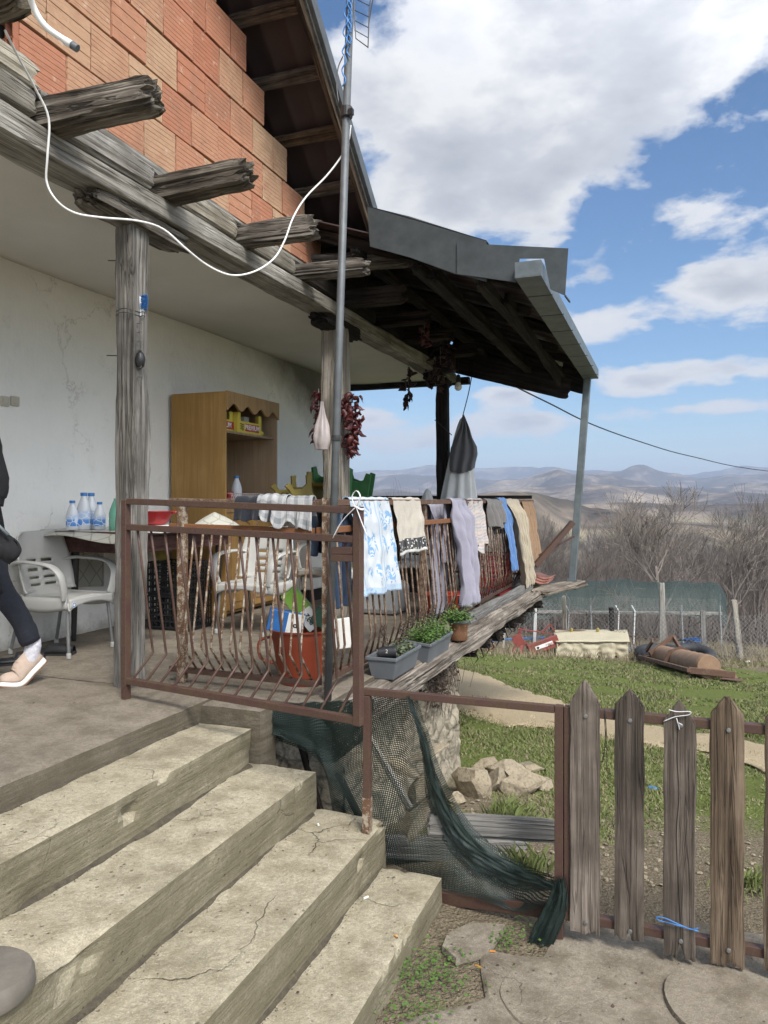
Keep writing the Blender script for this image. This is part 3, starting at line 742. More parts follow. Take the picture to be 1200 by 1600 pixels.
def build_hills():
    # ridges: distance, half depth, crest height in photo rows along the bearing
    RD = [(9500, 1500, [(-900, 742), (-200, 730), (200, 736), (540, 738), (620, 734), (670, 727), (705, 735), (760, 731), (800, 727), (850, 731), (905, 738), (960, 737), (1060, 741), (1110, 733), (1160, 728), (1200, 731), (1400, 725), (1800, 736), (2600, 730)]),
          (6200, 900, [(-900, 750), (200, 760), (540, 752), (620, 742), (690, 744), (780, 752), (900, 748), (955, 740), (1004, 726), (1050, 737), (1090, 747), (1150, 743), (1250, 736), (1500, 745), (2600, 740)]),
          (4300, 520, [(-900, 770), (540, 765), (700, 768), (745, 762), (800, 748), (840, 737), (872, 729), (900, 737), (950, 745), (1050, 757), (1200, 757), (1400, 765), (2600, 760)]),
          (3100, 700, [(-900, 772), (540, 768), (740, 775), (830, 765), (930, 757), (1040, 762), (1120, 768), (1200, 770), (2600, 772)]),
          (1500, 220, [(-900, 784), (540, 782), (1000, 786), (1300, 784), (2600, 780)]),
          (780, 130, [(-900, 800), (400, 795), (540, 788), (700, 776), (830, 769), (880, 779), (930, 796), (1000, 815), (1200, 822), (2600, 800)])]
    b = MB(); rs = []; r = 235
    while r < 13500: rs.append(r); r *= 1.022
    az0, az1, na = -75, 65, 420
    def h(r, a):           # a: bearing right of the camera axis
        px = 600+F*math.tan(max(-1.25, min(1.25, a))); base = -32
        X = r*math.sin(a); Y = r*math.cos(a)
        z = base + min(0, 0)
        for d, wd, tab in RD:
            yr = lerp_tab(tab, px)
            crest = (HZ-yr)/F*(d*math.cos(a)) - base
            wob = 1+.16*mn.noise(Vector((px*.006, d*.01, 1)))
            t = (r-d*wob)/(wd*(1.0 if r < d*wob else 1.7))
            z = max(z, base + crest*math.exp(-t*t)) if crest > 0 else z
        k = min(1, max(0, (r-300)/2500))
        q = Vector((X*.0016, Y*.0016, 2))
        z += ((1-abs(mn.noise(q))*2)*34 + mn.noise(q*3)*24 + mn.noise(q*8)*9)*k*.55 - 14*k
        z += mn.noise(Vector((X*.01, Y*.01, 5)))*3*min(1, (r-235)/300)
        return z
    for r in rs:
        for i in range(na+1):
            a = R(az0+(az1-az0)*i/na); wa = a-YAW
            b.v.append((r*math.sin(wa), r*math.cos(wa), h(r, a)))
    n = na+1
    for k in range(len(rs)-1):
        for i in range(na): b.f.append((k*n+i, k*n+i+1, (k+1)*n+i+1, (k+1)*n+i)); b.fm.append(0)
    struct(b.build('hills', 'hill_land', smooth=True))
build_hills()
def build_haze():
    b = MB(); b.box(-15000, 15000, -400, 15000, -70, 600)
    m = bpy.data.materials.new('haze_air'); m.use_nodes = True; T = NT(m.node_tree); o = T.n('ShaderNodeOutputMaterial')
    v = T.n('ShaderNodeVolumePrincipled'); v.inputs['Color'].default_value = (.62, .74, .95, 1); v.inputs['Density'].default_value = 1.45e-4; v.inputs['Anisotropy'].default_value = 0.1
    T.l(v.outputs[0], o.inputs['Volume']); MATS['haze_air'] = m; tag(b.build('haze', 'haze_air'), None, kind='stuff')
build_haze()

# near concrete apron, cracked and worn, with two round slabs
def patch(name, poly, z, mat, seed=0, res=.06, edge=.03, thick=.03, dome=0):
    """an irregular flat sheet of concrete: outline subdivided and roughened, real thickness"""
    pts = []
    for i in range(len(poly)):
        a = Vector(poly[i]); c = Vector(poly[(i+1) % len(poly)]); n = max(1, int((c-a).length/res))
        for k in range(n):
            p = a.lerp(c, k/n); q = Vector((p.x*5, p.y*5, seed)); p = p + Vector((mn.noise(q), mn.noise(q+Vector((9, 9, 9)))))*edge*1.6; pts.append(p)
    cen = sum(pts, Vector((0, 0)))/len(pts); b = MB(); N = len(pts); rings = [1, .985, .9, .7, .45, .2]
    b.v.extend([(p.x, p.y, z-thick) for p in pts])
    for ri, r in enumerate(rings):
        for p in pts:
            q = cen+(p-cen)*r; b.v.append((q.x, q.y, z - (.008 if ri == 0 else 0) + (mn.noise(Vector((q.x*2, q.y*2, seed)))*.008 + (1-r)*dome if ri else 0)))
    for ri in range(len(rings)):
        for j in range(N): j2 = (j+1) % N; b.f.append((ri*N+j, ri*N+j2, (ri+1)*N+j2, (ri+1)*N+j)); b.fm.append(0)
    b.v.append((cen.x, cen.y, z+dome)); k = len(b.v)-1
    for j in range(N): b.f.append((len(rings)*N+j, len(rings)*N+(j+1) % N, k)); b.fm.append(0)
    return b.build(name, mat, smooth='auto')
GP = -1.76
struct(patch('pavement', [(-1.02, -2), (-1.02, 2.2), (-.93, 2.35), (-.62, 2.62), (-.70, 2.88), (-.45, 2.93), (-.40, 3.25), (.3, 3.42), (1.4, 3.40), (3, 3.3), (3, -2)], GP+.018, 'pavement_concrete', 3, edge=.025))
cx = onZ(1150, 1568, GP+.03)
patch_o = patch('manhole_cover', [(cx.x+.235*math.cos(a*math.pi/18), cx.y-.02+.235*math.sin(a*math.pi/18)) for a in range(36)], GP+.036, 'pavement_concrete', 5, edge=.006, dome=.004)
tag(patch_o, 'round concrete cover set in the ground at the bottom right corner', 'cover')
c2 = onZ(930, 1565, GP+.03)
tag(patch('round_slab', [(c2.x+.33*math.cos(a*math.pi/18), c2.y+.26*math.sin(a*math.pi/18)) for a in range(36)], GP+.026, 'pavement_concrete', 8, edge=.012), 'round brown cracked cement slab on the ground left of the round concrete cover', 'slab')
tag(patch('stepping_stone', [tuple(onZ(px, py, GP)[:2]) for px, py in ((700, 1470), (735, 1452), (790, 1455), (765, 1500), (712, 1512), (690, 1490))], GP+.035, 'pavement_concrete', 12, edge=.008), 'flat irregular stone lying at the foot of the last step', 'stone')

# grass: blades thick over the yard
def build_grass():
    rd = random.Random(3); V = []; Fc = []; V2 = []; F2 = []
    def inpath(x, y):
        # signed nearness to the track, by photo bearing
        d = -x*SA + y*CA; xc = x*CA + y*SA
        if d < 1: return False
        px = 600+F*xc/d
        up = lerp_tab([(480, 20.5), (712, 13.3), (780, 11.4), (900, 9.4), (1050, 8.1), (1200, 7.4), (1700, 5.7)], px)
        lo = lerp_tab([(480, 13), (700, 9.1), (760, 8.5), (880, 7.7), (1050, 6.9), (1200, 6.15), (1700, 4.8)], px)
        return lo+.1 < d < up-.1
    n = 0
    while n < 95000:
        d = 3.4+16*rd.random()**1.5; px = rd.uniform(560, 1330)
        p = W(px, d, 0); x, y = p.x, p.y
        if y < 3.5 or (x < -1.35 and y < 5.7): continue
        k = mn.noise(Vector((x*.9, y*.9, 1)))*.6 + mn.noise(Vector((x*3, y*3, 2)))*.4
        if d < 5.6: k -= .34*(5.6-d)
        if d > 17: k -= .15
        if inpath(x, y):
            if k < .30 and rd.random() > .03: continue
        elif k < (-.12 if d > 10 else -.42)+.16*rd.random(): continue
        n += 1
        z = ground_z(y, x); h_ = rd.uniform(.014, .04)*(1+k*1.3)*(.75 if d < 7 else 1.05); wd = .0025+.0008*d
        a = rd.uniform(0, math.pi); lx, ly = rd.uniform(-.03, .03), rd.uniform(-.03, .03)
        dx, dy = math.cos(a)*wd, math.sin(a)*wd
        T_ = (V, Fc) if rd.random() < .70 else (V2, F2)
        i = len(T_[0]); T_[0].extend([(x-dx, y-dy, z-.005), (x+dx, y+dy, z-.005), (x+lx, y+ly, z+h_)]); T_[1].append((i, i+1, i+2))
    # tall tufts
    for tx, ty, nb, hh in ((930, 1300, 90, .09), (795, 1300, 150, .10), (1175, 1390, 160, .09), (1120, 1260, 60, .06), (1180, 1080, 80, .12), (820, 1370, 120, .1), (890, 1330, 90, .08)):
        p = onZ(tx, ty, -2.0 if ty < 1360 else -1.85)
        for _ in range(nb):
            x = p.x+rd.gauss(0, .07); y = p.y+rd.gauss(0, .07)
            if y < 3.48: y = 3.48+rd.random()*.1
            z = ground_z(y, x); a = rd.uniform(0, 6.28); lean = rd.uniform(.2, .9)*hh; dx, dy = math.cos(a+1.57)*.0035, math.sin(a+1.57)*.0035
            i = len(V); h2 = hh*rd.uniform(.5, 1.1)
            V.extend([(x-dx, y-dy, z), (x+dx, y+dy, z), (x+lean*math.cos(a)*.5+dx*.6, y+lean*math.sin(a)*.5+dy*.6, z+h2*.7), (x+lean*math.cos(a), y+lean*math.sin(a), z+h2)]); Fc.append((i, i+1, i+2, i+3))
    b = MB(); b.add(V, Fc); tag(b.build('grass', 'grass_blade'), 'short green grass growing over the yard', 'grass', kind='stuff')
    b = MB(); b.add(V2, F2)
    # dry stalks before and behind the wire mesh fence
    for _ in range(9000):
        d = rd.uniform(16.5, 24); p = W(rd.uniform(640, 1330), d, 0); z = ground_z(p.y, p.x); h2 = rd.uniform(.05, .28); a = rd.uniform(0, 3.14); wd = .009
        i = len(b.v); b.v.extend([(p.x-wd*math.cos(a), p.y-wd*math.sin(a), z), (p.x+wd*math.cos(a), p.y+wd*math.sin(a), z), (p.x+rd.gauss(0, .1), p.y+rd.gauss(0, .1), z+h2)]); b.f.append((i, i+1, i+2)); b.fm.append(0)
    tag(b.build('dry_grass', 'dry_grass'), 'dry straw coloured stalks among the grass and along the mesh fence', 'grass', kind='stuff')
build_grass()
# weeds between the last step and the pavement
def weeds():
    rd = random.Random(9); b = MB()
    for c, n, r in (((672, 1520), 260, .08), ((650, 1575), 120, .06), ((790, 1465), 90, .05), ((840, 1445), 60, .05), ((690, 1490), 60, .05)):
        p = onZ(c[0], c[1], GP+.03)
        for _ in range(n):
            x = p.x+rd.gauss(0, r); y = p.y+rd.gauss(0, r*.8); x = max(x, -.93); z = GP+.012; h = rd.uniform(.006, .035); a = rd.uniform(0, 6.28); l = rd.uniform(.007, .018)
            i = len(b.v); q = Vector((x, y, z+h)); u = Vector((math.cos(a), math.sin(a), rd.uniform(-.2, .5)))*l; v = Vector((-math.sin(a), math.cos(a), 0))*l*.45
            b.v.extend([tuple(q), tuple(q+u*.5+v), tuple(q+u), tuple(q+u*.5-v)]); b.f.append((i, i+1, i+2, i+3)); b.fm.append(0)
    tag(b.build('weeds', 'leaf_green'), 'small green weeds at the foot of the last step', 'weeds', kind='stuff')
weeds()
# rubble, chips and leaf litter
def litter():
    rd = random.Random(5); b = MB()
    def chip(p, s):
        M = Matrix.Translation(p) @ Matrix.Rotation(rd.uniform(0, 6.28), 4, 'Z') @ Matrix.Rotation(rd.uniform(-.6, .6), 4, 'X')
        b.lathe([(s*.5, -s*.2), (s, 0), (s*.6, s*.4)], (0, 0, 0), 5); k = 15
        for i in range(len(b.v)-15, len(b.v)):
            v = Vector(b.v[i]); v *= 1+.3*mn.noise(v*200+p*30); b.v[i] = tuple(M @ v)
    for _ in range(420):
        p = onZ(rd.uniform(690, 1200), rd.uniform(1250, 1440), -1.95); 
        if p.y < 3.5: continue
        p.z = ground_z(p.y, p.x)+.005; chip(p, rd.uniform(.004, .018))
    for _ in range(90):
        p = onZ(rd.uniform(700, 1200), rd.uniform(1450, 1600), GP+.03); chip(Vector((p.x, p.y, GP+.028)), rd.uniform(.001, .0035))
    for zz, x0, x1 in ((-1.092, -2.2, -1.9), (-1.27, -1.85, -1.6), (-1.451, -1.58, -1.3), (-1.638, -1.2, -.95), (-1.0, -3.3, -2.25)):
        for _ in range(70):
            chip(Vector((rd.uniform(x0, x1), rd.uniform(1.2, 3.1), zz+.003)), rd.uniform(.001, .0035))
    tag(b.build('rubble', 'limestone'), 'small stones and chips scattered on the ground and steps', 'rubble', kind='stuff')
litter()
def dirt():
    # earth wedge along each riser foot; its dark colour also paints contact shade
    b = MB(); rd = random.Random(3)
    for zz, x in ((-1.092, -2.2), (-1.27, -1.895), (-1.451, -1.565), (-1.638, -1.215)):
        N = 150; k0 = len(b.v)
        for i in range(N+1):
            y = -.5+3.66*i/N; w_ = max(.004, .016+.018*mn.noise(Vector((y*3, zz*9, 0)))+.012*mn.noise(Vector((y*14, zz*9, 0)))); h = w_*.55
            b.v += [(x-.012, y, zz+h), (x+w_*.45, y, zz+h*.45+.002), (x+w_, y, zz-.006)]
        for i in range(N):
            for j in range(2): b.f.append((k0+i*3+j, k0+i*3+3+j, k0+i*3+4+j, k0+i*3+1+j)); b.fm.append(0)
    tag(b.build('dirt', 'step_dirt_shade', smooth=True), 'brown dirt and painted shade along the foot of each riser', 'dirt', kind='stuff')
plain('step_dirt_shade', (.10, .082, .052), .98, (.05, .042, .03), 30, .8, bdist=.01)
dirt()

# ================================================================== THE HOUSE
H = [-1.0, -1.092, -1.27, -1.451, -1.638]
XS = [-2.2, -1.895, -1.565, -1.215, -.935]
st = thing('staircase', 'four worn concrete steps climbing to the porch', 'steps', (-1.5, 1.2, GP))
ends = [3.3, 3.19, 3.22, 3.24, 3.17]
def rp(px, py, X): q = onX(px, py, X); return (q.x, q.y, q.z)
DENTS = {1: [(*rp(203, 1268, -1.895), .035, .05), (*rp(60, 1400, -1.895), .05, .02)], 2: [(*rp(120, 1500, -1.565), .09, .035), (*rp(505, 1232, -1.565), .02, .03), (*rp(330, 1340, -1.565), .04, .02)], 3: [(*rp(565, 1345, -1.215), .022, .04), (*rp(420, 1470, -1.215), .04, .015)], 4: [(*rp(640, 1455, -.935), .03, .02)]}
for i in range(1, 5):
    bot = -1.85
    o = rough_block('step', XS[i-1]-.15, XS[i], -1.6, ends[i], bot, H[i], 'step_concrete', st, res=.028, amp=.009, seed=i*5, chip=.05, rnd=.009, dents=DENTS[i])
house = thing('house', 'village house with open porch, brick gable and rough timber beams', 'house', (-3.5, 4, -1.9))
PX = -2.72
def hp(mb, name, mat, **k): return mb.build(name, mat, house, **k)
rough_block('porch_floor', -4.3, XS[0], -1.6, 3.36, -1.5, -1.0, 'porch_concrete', house, res=.06, amp=.007, seed=2, chip=.03, rnd=.012)
b = MB(); b.box(-4.3, -1.60, 3.362, 10.1, -1.13, -1.003); hp(b, 'deck_floor', 'porch_concrete')
b = MB(); b.box(-9, -4.302, -1.8, 9.3, -4.5, -1.2); b.box(-4.302, -2.9, 3.5, 9.0, -4.5, -1.132); hp(b, 'foundation', 'rubble_stone')
b = MB(); b.box(-9, -4.2, -1.8, 9.3, -1.2, 1.66); hp(b, 'plaster_wall', 'wall_plaster')
b = MB(); b.grid(lambda u, v: (-4.25+1.45*v, -1.8+11.5*u, 1.655+.02*mn.noise(Vector((u*8, v*3, 0)))-.02*math.sin(v*3.1)), 60, 10); hp(b, 'porch_ceiling', 'ceiling_plaster', solid=.03, smooth=True)
b = MB(); b.bar((-4.3, 9.72, 1.60), (-2.5, 9.72, 1.60), .1, .09); hp(b, 'ceiling_edge_beam', 'soot_wood')
# switches and hatch on the wall
for px in (6, 22):
    p = onX(px, 627, -4.2); s = tag(MB().box(-4.2, -4.183, p.y-.034, p.y+.034, p.z-.034, p.z+.034).build('switch_plate', 'switch_plastic', house, bevel=.006), None)
    MB().box(-4.184, -4.176, p.y-.02, p.y+.02, p.z-.02, p.z+.02).build('rocker', 'switch_plastic', s, bevel=.003)
p = onX(4, 496, -4.2); MB().box(-4.2, -4.192, p.y-.08, p.y+.055, p.z-.06, p.z+.06).build('hatch', 'wall_plaster', house, bevel=.002)
# main beam and the log courses above
beam('main_beam', (-2.735, -1.5, 1.635), (-2.735, 9.55, 1.62), .23, .125, 'pale_beam_wood', house, 1, amp=.009, power=7, groove=.005)
beam('upper_beam', (-2.80, -1.5, 1.80), (-2.80, 9.5, 1.79), .16, .16, 'dark_wood', house, 2, amp=.006)
JY = [1.02, 1.84, 2.67, 3.49, 4.33, 5.14, 5.97, 6.8, 7.6, 8.45]
for i, y in enumerate(JY):
    z = 1.755; xe = [-1.98, -1.96, -2.085, -2.12, -2.14, -2.10, -2.1, -2.15, -2.15, -2.1][i]; hh = [.17, .18, .155, .15, .15, .135, .14, .14, .14, .14][i]
    zz = z if i != 1 else 1.69
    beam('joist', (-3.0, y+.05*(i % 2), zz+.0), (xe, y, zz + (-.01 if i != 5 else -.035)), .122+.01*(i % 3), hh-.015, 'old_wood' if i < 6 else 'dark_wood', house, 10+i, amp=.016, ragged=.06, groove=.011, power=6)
for i in range(len(JY)-1):
    y0, y1 = JY[i]+.085, JY[i+1]-.085
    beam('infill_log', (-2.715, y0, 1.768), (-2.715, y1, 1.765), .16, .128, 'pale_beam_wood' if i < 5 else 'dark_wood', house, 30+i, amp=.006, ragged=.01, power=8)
beam('plank_log', (-2.77, .2, 1.93), (-2.70, 2.58, 1.875), .17, .12, 'pale_beam_wood', house, 45, amp=.014, ragged=.05)
beam('wall_plate', (-2.79, 2.7, 1.885), (-2.79, 5.75, 1.865), .13, .07, 'pale_beam_wood', house, 46, amp=.006)
b = MB(); b.box(-2.622, -2.61, 1.5, 2.30, 1.545, 1.665); hp(b, 'maroon_plate', 'maroon_board', bevel=.004)
# brick gable
RY0, RZ0, RS = 5.86, 2.13, .88          # the verge foot and the slope of the roof
def roof_z(y): return RZ0 + RS*(RY0-y) if y > 2.0 else RZ0 + RS*(RY0-2.0) - RS*(2.0-y)
def bricks():
    rd = random.Random(4); me_v = []; me_f = []; tones = []
    bh, bl = .262, .288; z = 1.915; k = 0
    b = MB()
    while z < 5.2:
        y = .6 - (k % 2)*.15
        if k == 0: y = 2.60
        while y < 6:
            l = bl + rd.uniform(-.006, .006)
            y1 = y+l; lim = RY0-(z+bh-RZ0+.05)/RS-.02
            if z+bh > roof_z(max(y, 2))-.02: break
            if y1 > lim: y1 = lim
            if y1-y > .06 and y1 > .6:
                x = -2.752+rd.uniform(-.004, .006); g = .0065; zt = z+bh-g+rd.uniform(-.003, .002); zb = z+g; tone = min(1, max(0, rd.choice([.2, .35, .45, .55, .7, .9])+rd.uniform(-.08, .08)))
                ribs = 9 if rd.random() < .8 else 4
                n0 = len(b.v); prof = []
                for r in range(ribs):
                    a = zb+(zt-zb)*r/ribs; c = zb+(zt-zb)*(r+1)/ribs; e = .0028 if ribs == 9 else .006
                    prof += [(x-.006, a), (x, a+e*.45), (x, c-e*.45), (x-.006, c)]
                prof = [(-2.85, zb)] + prof + [(-2.85, zt)]
                ny = 1; ys = [y+g*.7, y1-g*.7]; tilt = rd.uniform(-.003, .003)
                for yy in ys:
                    for px_, pz in prof: b.v.append((px_, yy+rd.uniform(-.003, .003), pz+(tilt if yy == ys[1] else 0)))
                m = len(prof)
                for r in range(m-1): b.f.append((n0+r, n0+m+r, n0+m+r+1, n0+r+1)); b.fm.append(0)
                b.f.append(tuple(n0+r for r in range(m))); b.fm.append(0); b.f.append(tuple(n0+m+r for r in range(m-1, -1, -1))); b.fm.append(0)
                tones += [tone]*(m+1)
            y += l
        z += bh; k += 1
    me = b.mesh('brick_wall'); at = me.attributes.new('tone', 'FLOAT', 'FACE'); at.data.foreach_set('value', tones)
    link('brick_wall', me, 'hollow_brick', house)
    bk = MB(); bk.box(-2.95, -2.835, .6, 5.3, 1.9, 2.3)
    bk.add([(-2.84, .6, 2.25), (-2.84, 5.45, 2.25), (-2.84, 2.0, 5.3), (-2.84, .6, 4.2)], [(0, 1, 2, 3)]); hp(bk, 'mortar_backing', 'dark_void')
    hb = MB()       # hollow end of the lowest brick
    y = 2.598
    for i in range(3):
        for j in range(4): pass
    for i in range(4): hb.box(-2.85, -2.755, y-.03, y, 1.925+.078*i, 1.931+.078*i)
    for i in range(3): hb.box(-2.85+.044*i, -2.844+.044*i, y-.03, y, 1.925, 2.165)
    hp(hb, 'hollow_brick_end', 'hollow_brick')
bricks()
# upper storey body and roof
b = MB(); b.add([(-9, -1.6, 1.7), (-9, 5.6, 1.7), (-9, 2, 5.2), (-2.96, -1.6, 1.7), (-2.96, 5.6, 1.7), (-2.96, 2, 5.2)], [(3, 4, 5), (0, 2, 1), (1, 2, 5, 4), (0, 3, 5, 2), (0, 1, 4, 3)]); hp(b, 'upper_storey', 'dark_void')
XB = -2.30
roof = None
def sheet(u0, v0, u1, v1): pass
b = MB()
def rf(u, v):          # corrugated sheets running down the slope; the ridges repeat across X
    x = -9.2 + (XB+.06+9.2)*v; y = 2.0 + (RY0-2.0)*u
    return (x, y, roof_z(y)+.035+.022*(abs(math.sin(x*math.pi/.19))**.6)+.012*math.floor(u*8)*0)
b.grid(rf, 14, 420); b.grid(lambda u, v: (-9.2+(XB+9.26)*v, 2.0-4*u, roof_z(2.0-4*u)+.035+.022*(abs(math.sin((-9.2+(XB+9.26)*v)*math.pi/.19))**.6)), 8, 420)
roof = b.build('roof', 'roof_sheet', house, solid=.012, smooth=True)
for i in range(11):
    y = 5.46-.315*i
    if y < 2.1: break
    z = roof_z(y)-.012
    beam('batten', (-3.0, y, z), (XB-.01, y, z-.0), .055, .05, 'batten_wood', roof, 60+i, amp=.004, ragged=.01, up=(0, RS, 1))
    beam('batten_upper', (-3.0, y-.045, z+.02), (XB-.01, y-.05, z+.022), .04, .03, 'batten_wood', roof, 160+i, amp=.004, ragged=.01, up=(0, RS, 1))
beam('barge_board', (XB, RY0+.02, RZ0-.02), (XB, 2.0, roof_z(2.0)-.02), .045, .13, 'batten_wood', roof, 70, amp=.004, ragged=.02, up=(0, 0, 1))
b = MB(); b.bar((XB+.045, RY0-.06, RZ0+.11), (XB+.045, 2.0, roof_z(2.0)+.055), .05, .09); b.build('verge_flashing', 'galvanised', roof, bevel=.004)
b = MB(); b.bar((XB+.03, RY0-.02, RZ0+.03), (XB+.03, 2.0, roof_z(2.0)-.01), .02, .06); b.build('verge_strip', 'grey_board', roof)
beam('outrigger', (-2.95, 5.62, 1.99), (-1.94, 5.60, 1.905), .13, .12, 'old_wood', house, 80, amp=.01, ragged=.04)
beam('eaves_beam', (-3.6, 5.75, 2.11), (-2.2, 5.78, 2.06), .09, .1, 'dark_wood', house, 81, amp=.01)

# lean-to roof over the deck
lt = MB()
def LZ(x): return 1.60+.345*(-.93-x)
def lf(u, v):
    y = 5.32+4.7*u; x = -3.3+2.42*v
    return (x, y, LZ(x)+.02+.012*math.sin(y*33))
lt.grid(lf, 130, 8); lean = lt.build('lean_to_roof', 'roof_sheet', house, solid=.01, smooth=True)
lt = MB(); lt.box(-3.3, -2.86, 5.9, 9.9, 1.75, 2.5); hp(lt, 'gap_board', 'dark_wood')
for i in range(6):
    y = 5.5+i*.82
    beam('rafter', (-3.2, y, LZ(-3.2)-.06), (-1.02 - (.1 if i % 2 else 0), y, LZ(-1.05)-.05), .07, .085, 'dark_wood', lean, 90+i, amp=.006, ragged=.03)
for i in range(3):
    x = -2.3+.5*i; beam('purlin', (x, 5.4, LZ(x)-.13), (x, 9.9, LZ(x)-.13), .09, .06, 'dark_wood', lean, 100+i, amp=.006, ragged=.03)
beam('purlin', (-1.72, 5.55, 1.74), (-1.72, 9.8, 1.70), .1, .1, 'dark_wood', lean, 104, amp=.008)
def fascia(name, pts, y, mat, **k):
    b = MB(); v = [onY(px, py, y) for px, py in pts]; n = len(v); b.v = [tuple(q) for q in v]+[(q.x, q.y+.004, q.z) for q in v]
    b.f = [tuple(range(n)), tuple(range(2*n-1, n-1, -1))]+[(i, n+i, n+(i+1) % n, (i+1) % n) for i in range(n)]; b.fm = [0]*len(b.f)
    return b.build(name, mat, lean, **k)
fascia('fascia_sheet', [(574, 322), (640, 338), (760, 376), (760, 440), (712, 428), (640, 402), (578, 385)], 5.30, 'flashing_metal')
fascia('fascia_sheet', [(714, 376), (765, 382), (888, 388), (883, 462), (860, 452), (850, 404), (812, 404), (806, 441), (714, 428)], 5.285, 'flashing_metal')
b = MB(); v = onY(883, 462, 5.285); v2 = onY(856, 452, 5.285); b.bar(v, v+Vector((0, .25, .02)), .01, .012); b.build('fascia_lip', 'flashing_metal', lean)
b = MB(); p0 = onY(574, 322, 5.30); p1 = onY(760, 376, 5.30); p2 = onY(888, 388, 5.30)
b.add([p0, p1, (p1.x, 9.95, p1.z), (p0.x, 9.95, p0.z)], [(0, 1, 2, 3)])
b.build('top_sheet', 'flashing_metal', lean, solid=.006)
beam('end_board', (-2.75, 9.80, 2.10), (-1.0, 9.83, 1.50), .04, .30, 'soot_wood', lean, 112, amp=.006)
beam('end_board', (-2.72, 9.72, 1.88), (-1.22, 9.75, 1.44), .05, .30, 'soot_wood', lean, 110, amp=.01, ragged=.04)
beam('end_board', (-1.30, 9.5, 1.47), (-1.22, 5.9, 1.6), .04, .10, 'soot_wood', lean, 111, amp=.01, ragged=.04)
# gutter: a square box channel
gx, gz = -.92, 1.60
g = MB(); y0, y1 = 5.2, 9.75
prof = [(-.095, .055), (-.095, -.055), (.085, -.055), (.085, .055), (.078, .055), (.078, -.048), (-.088, -.048), (-.088, .055)]
def gpt(a, y, t): return (gx+a[0]-.02*t, y, gz+a[1]-.01*t)
vs = [gpt(a, y0, 0) for a in prof]+[gpt(a, y1, 1) for a in prof]; n = len(prof)
g.add(vs, [(i, i+n, (i+1) % n+n, (i+1) % n) for i in range(n)]+[tuple(range(n-1, -1, -1)), tuple(range(n, 2*n))])
g.box(gx-.088, gx+.078, y0-.001, y0+.004, gz-.048, gz+.054)
gut = g.build('gutter', 'gutter_metal', lean)
for i in range(7):
    y = 5.7+.62*i; MB().box(gx-.1, gx+.09, y, y+.012, gz-.06-.001*i, gz-.0545-.001*i).build('gutter_seam', 'flashing_metal', gut)
b = MB(); pt = onY(919, 578, 9.7); pb = onY(893, 920, 9.6); b.bar(pt, pb, .085, .085, up=(0, 1, 0)); sp = b.build('support_post', 'gutter_metal', house, bevel=.006)
MB().bar(onY(894, 905, 9.53), onY(893, 921, 9.53), .12, .02, up=(0, 1, 0)).build('foot_plate', 'gutter_metal', sp)
b = MB(); b.bar(onX(836, 884, -1.55), onY(895, 816, 9.45), .07, .06); b.bar(onX(842, 868, -1.52), onY(897, 838, 9.45), .05, .02); hp(b, 'post_brace', 'brown_metal')
# wooden porch posts
def lump(name, y, seed, mat):
    return beam(name, (-2.73, y-.30, 1.525), (-2.73, y+.42, 1.52), .18, .10, mat, house, seed, amp=.02, ragged=.09, power=4)
post1 = beam('porch_post', (-2.765, 3.35, -1.01), (-2.735, 3.33, 1.50), .128, .138, 'post_wood', house, 120, amp=.014, groove=.008, up=(0, 1, 0), bow=.02, power=4)
lump('corbel', 3.30, 121, 'old_wood')
post2 = beam('porch_post', (-2.70, 5.95, -1.0), (-2.72, 5.95, 1.50), .19, .18, 'post_wood', house, 122, amp=.012, up=(0, 1, 0), power=4); lump('corbel', 5.95, 123, 'dark_wood')
post3 = beam('porch_post', (-2.68, 9.15, -1.0), (-2.70, 9.15, 1.55), .145, .145, 'soot_wood', house, 124, amp=.01, up=(0, 1, 0)); lump('corbel', 9.0, 125, 'soot_wood')
# wire bound round the first post, nails in it
b = MB()
for z in (zat(482, 4.0), zat(488, 4.0)):
    pts = [(-2.742+.072*math.cos(a*.35), 3.335+.076*math.sin(a*.35), z+.006*math.sin(a)) for a in range(19)]; b.tube(pts, .0022, 5)
b.build('wire_binding', 'black_metal', post1)
for (px, py) in ((172, 409), (170, 557)):
    p = onY(px, py, 3.30); MB().tube([p+Vector((.06, 0, 0)), p+Vector((-.005, -.01, .004))], .003, 6).build('nail', 'black_metal', post1)
for k in range(7):
    p = onY(219, 505+k*14, 3.30); MB().tube([p+Vector((-.02, 0, 0)), p+Vector((.008, -.005, 0)), p+Vector((.012, -.005, .01))], .0028, 5).build('nail', 'nail_steel', post1)
# the far wing of deck ledge: weathered edge timbers
beam('ledge_timber', (-1.50, 3.52, -1.065), (-1.49, 9.0, -1.07), .22, .085, 'ledge_wood', house, 130, amp=.018, groove=.014, ragged=.09, power=6)
beam('ledge_plank', (-1.60, 3.45, -1.12), (-1.57, 6.2, -1.11), .22, .06, 'ledge_wood', house, 131, amp=.014, groove=.01, ragged=.08)
beam('ledge_board', (-1.60, 6.2, -.985), (-1.54, 8.9, -.975), .045, .10, 'grey_board', house, 132, amp=.004, ragged=.02)
beam('ledge_plank', (-1.45, 8.7, -1.055), (-1.10, 9.75, -1.02), .26, .06, 'ledge_wood', house, 133, amp=.014, ragged=.07)
for i in range(9):
    y = 5.9+.36*i; beam('deck_joist', (-2.9, y, -1.19), (-1.47+.03*(i % 3), y, -1.185), .09, .09, 'dark_wood', house, 140+i, amp=.01, ragged=.04)
rd = random.Random(8)
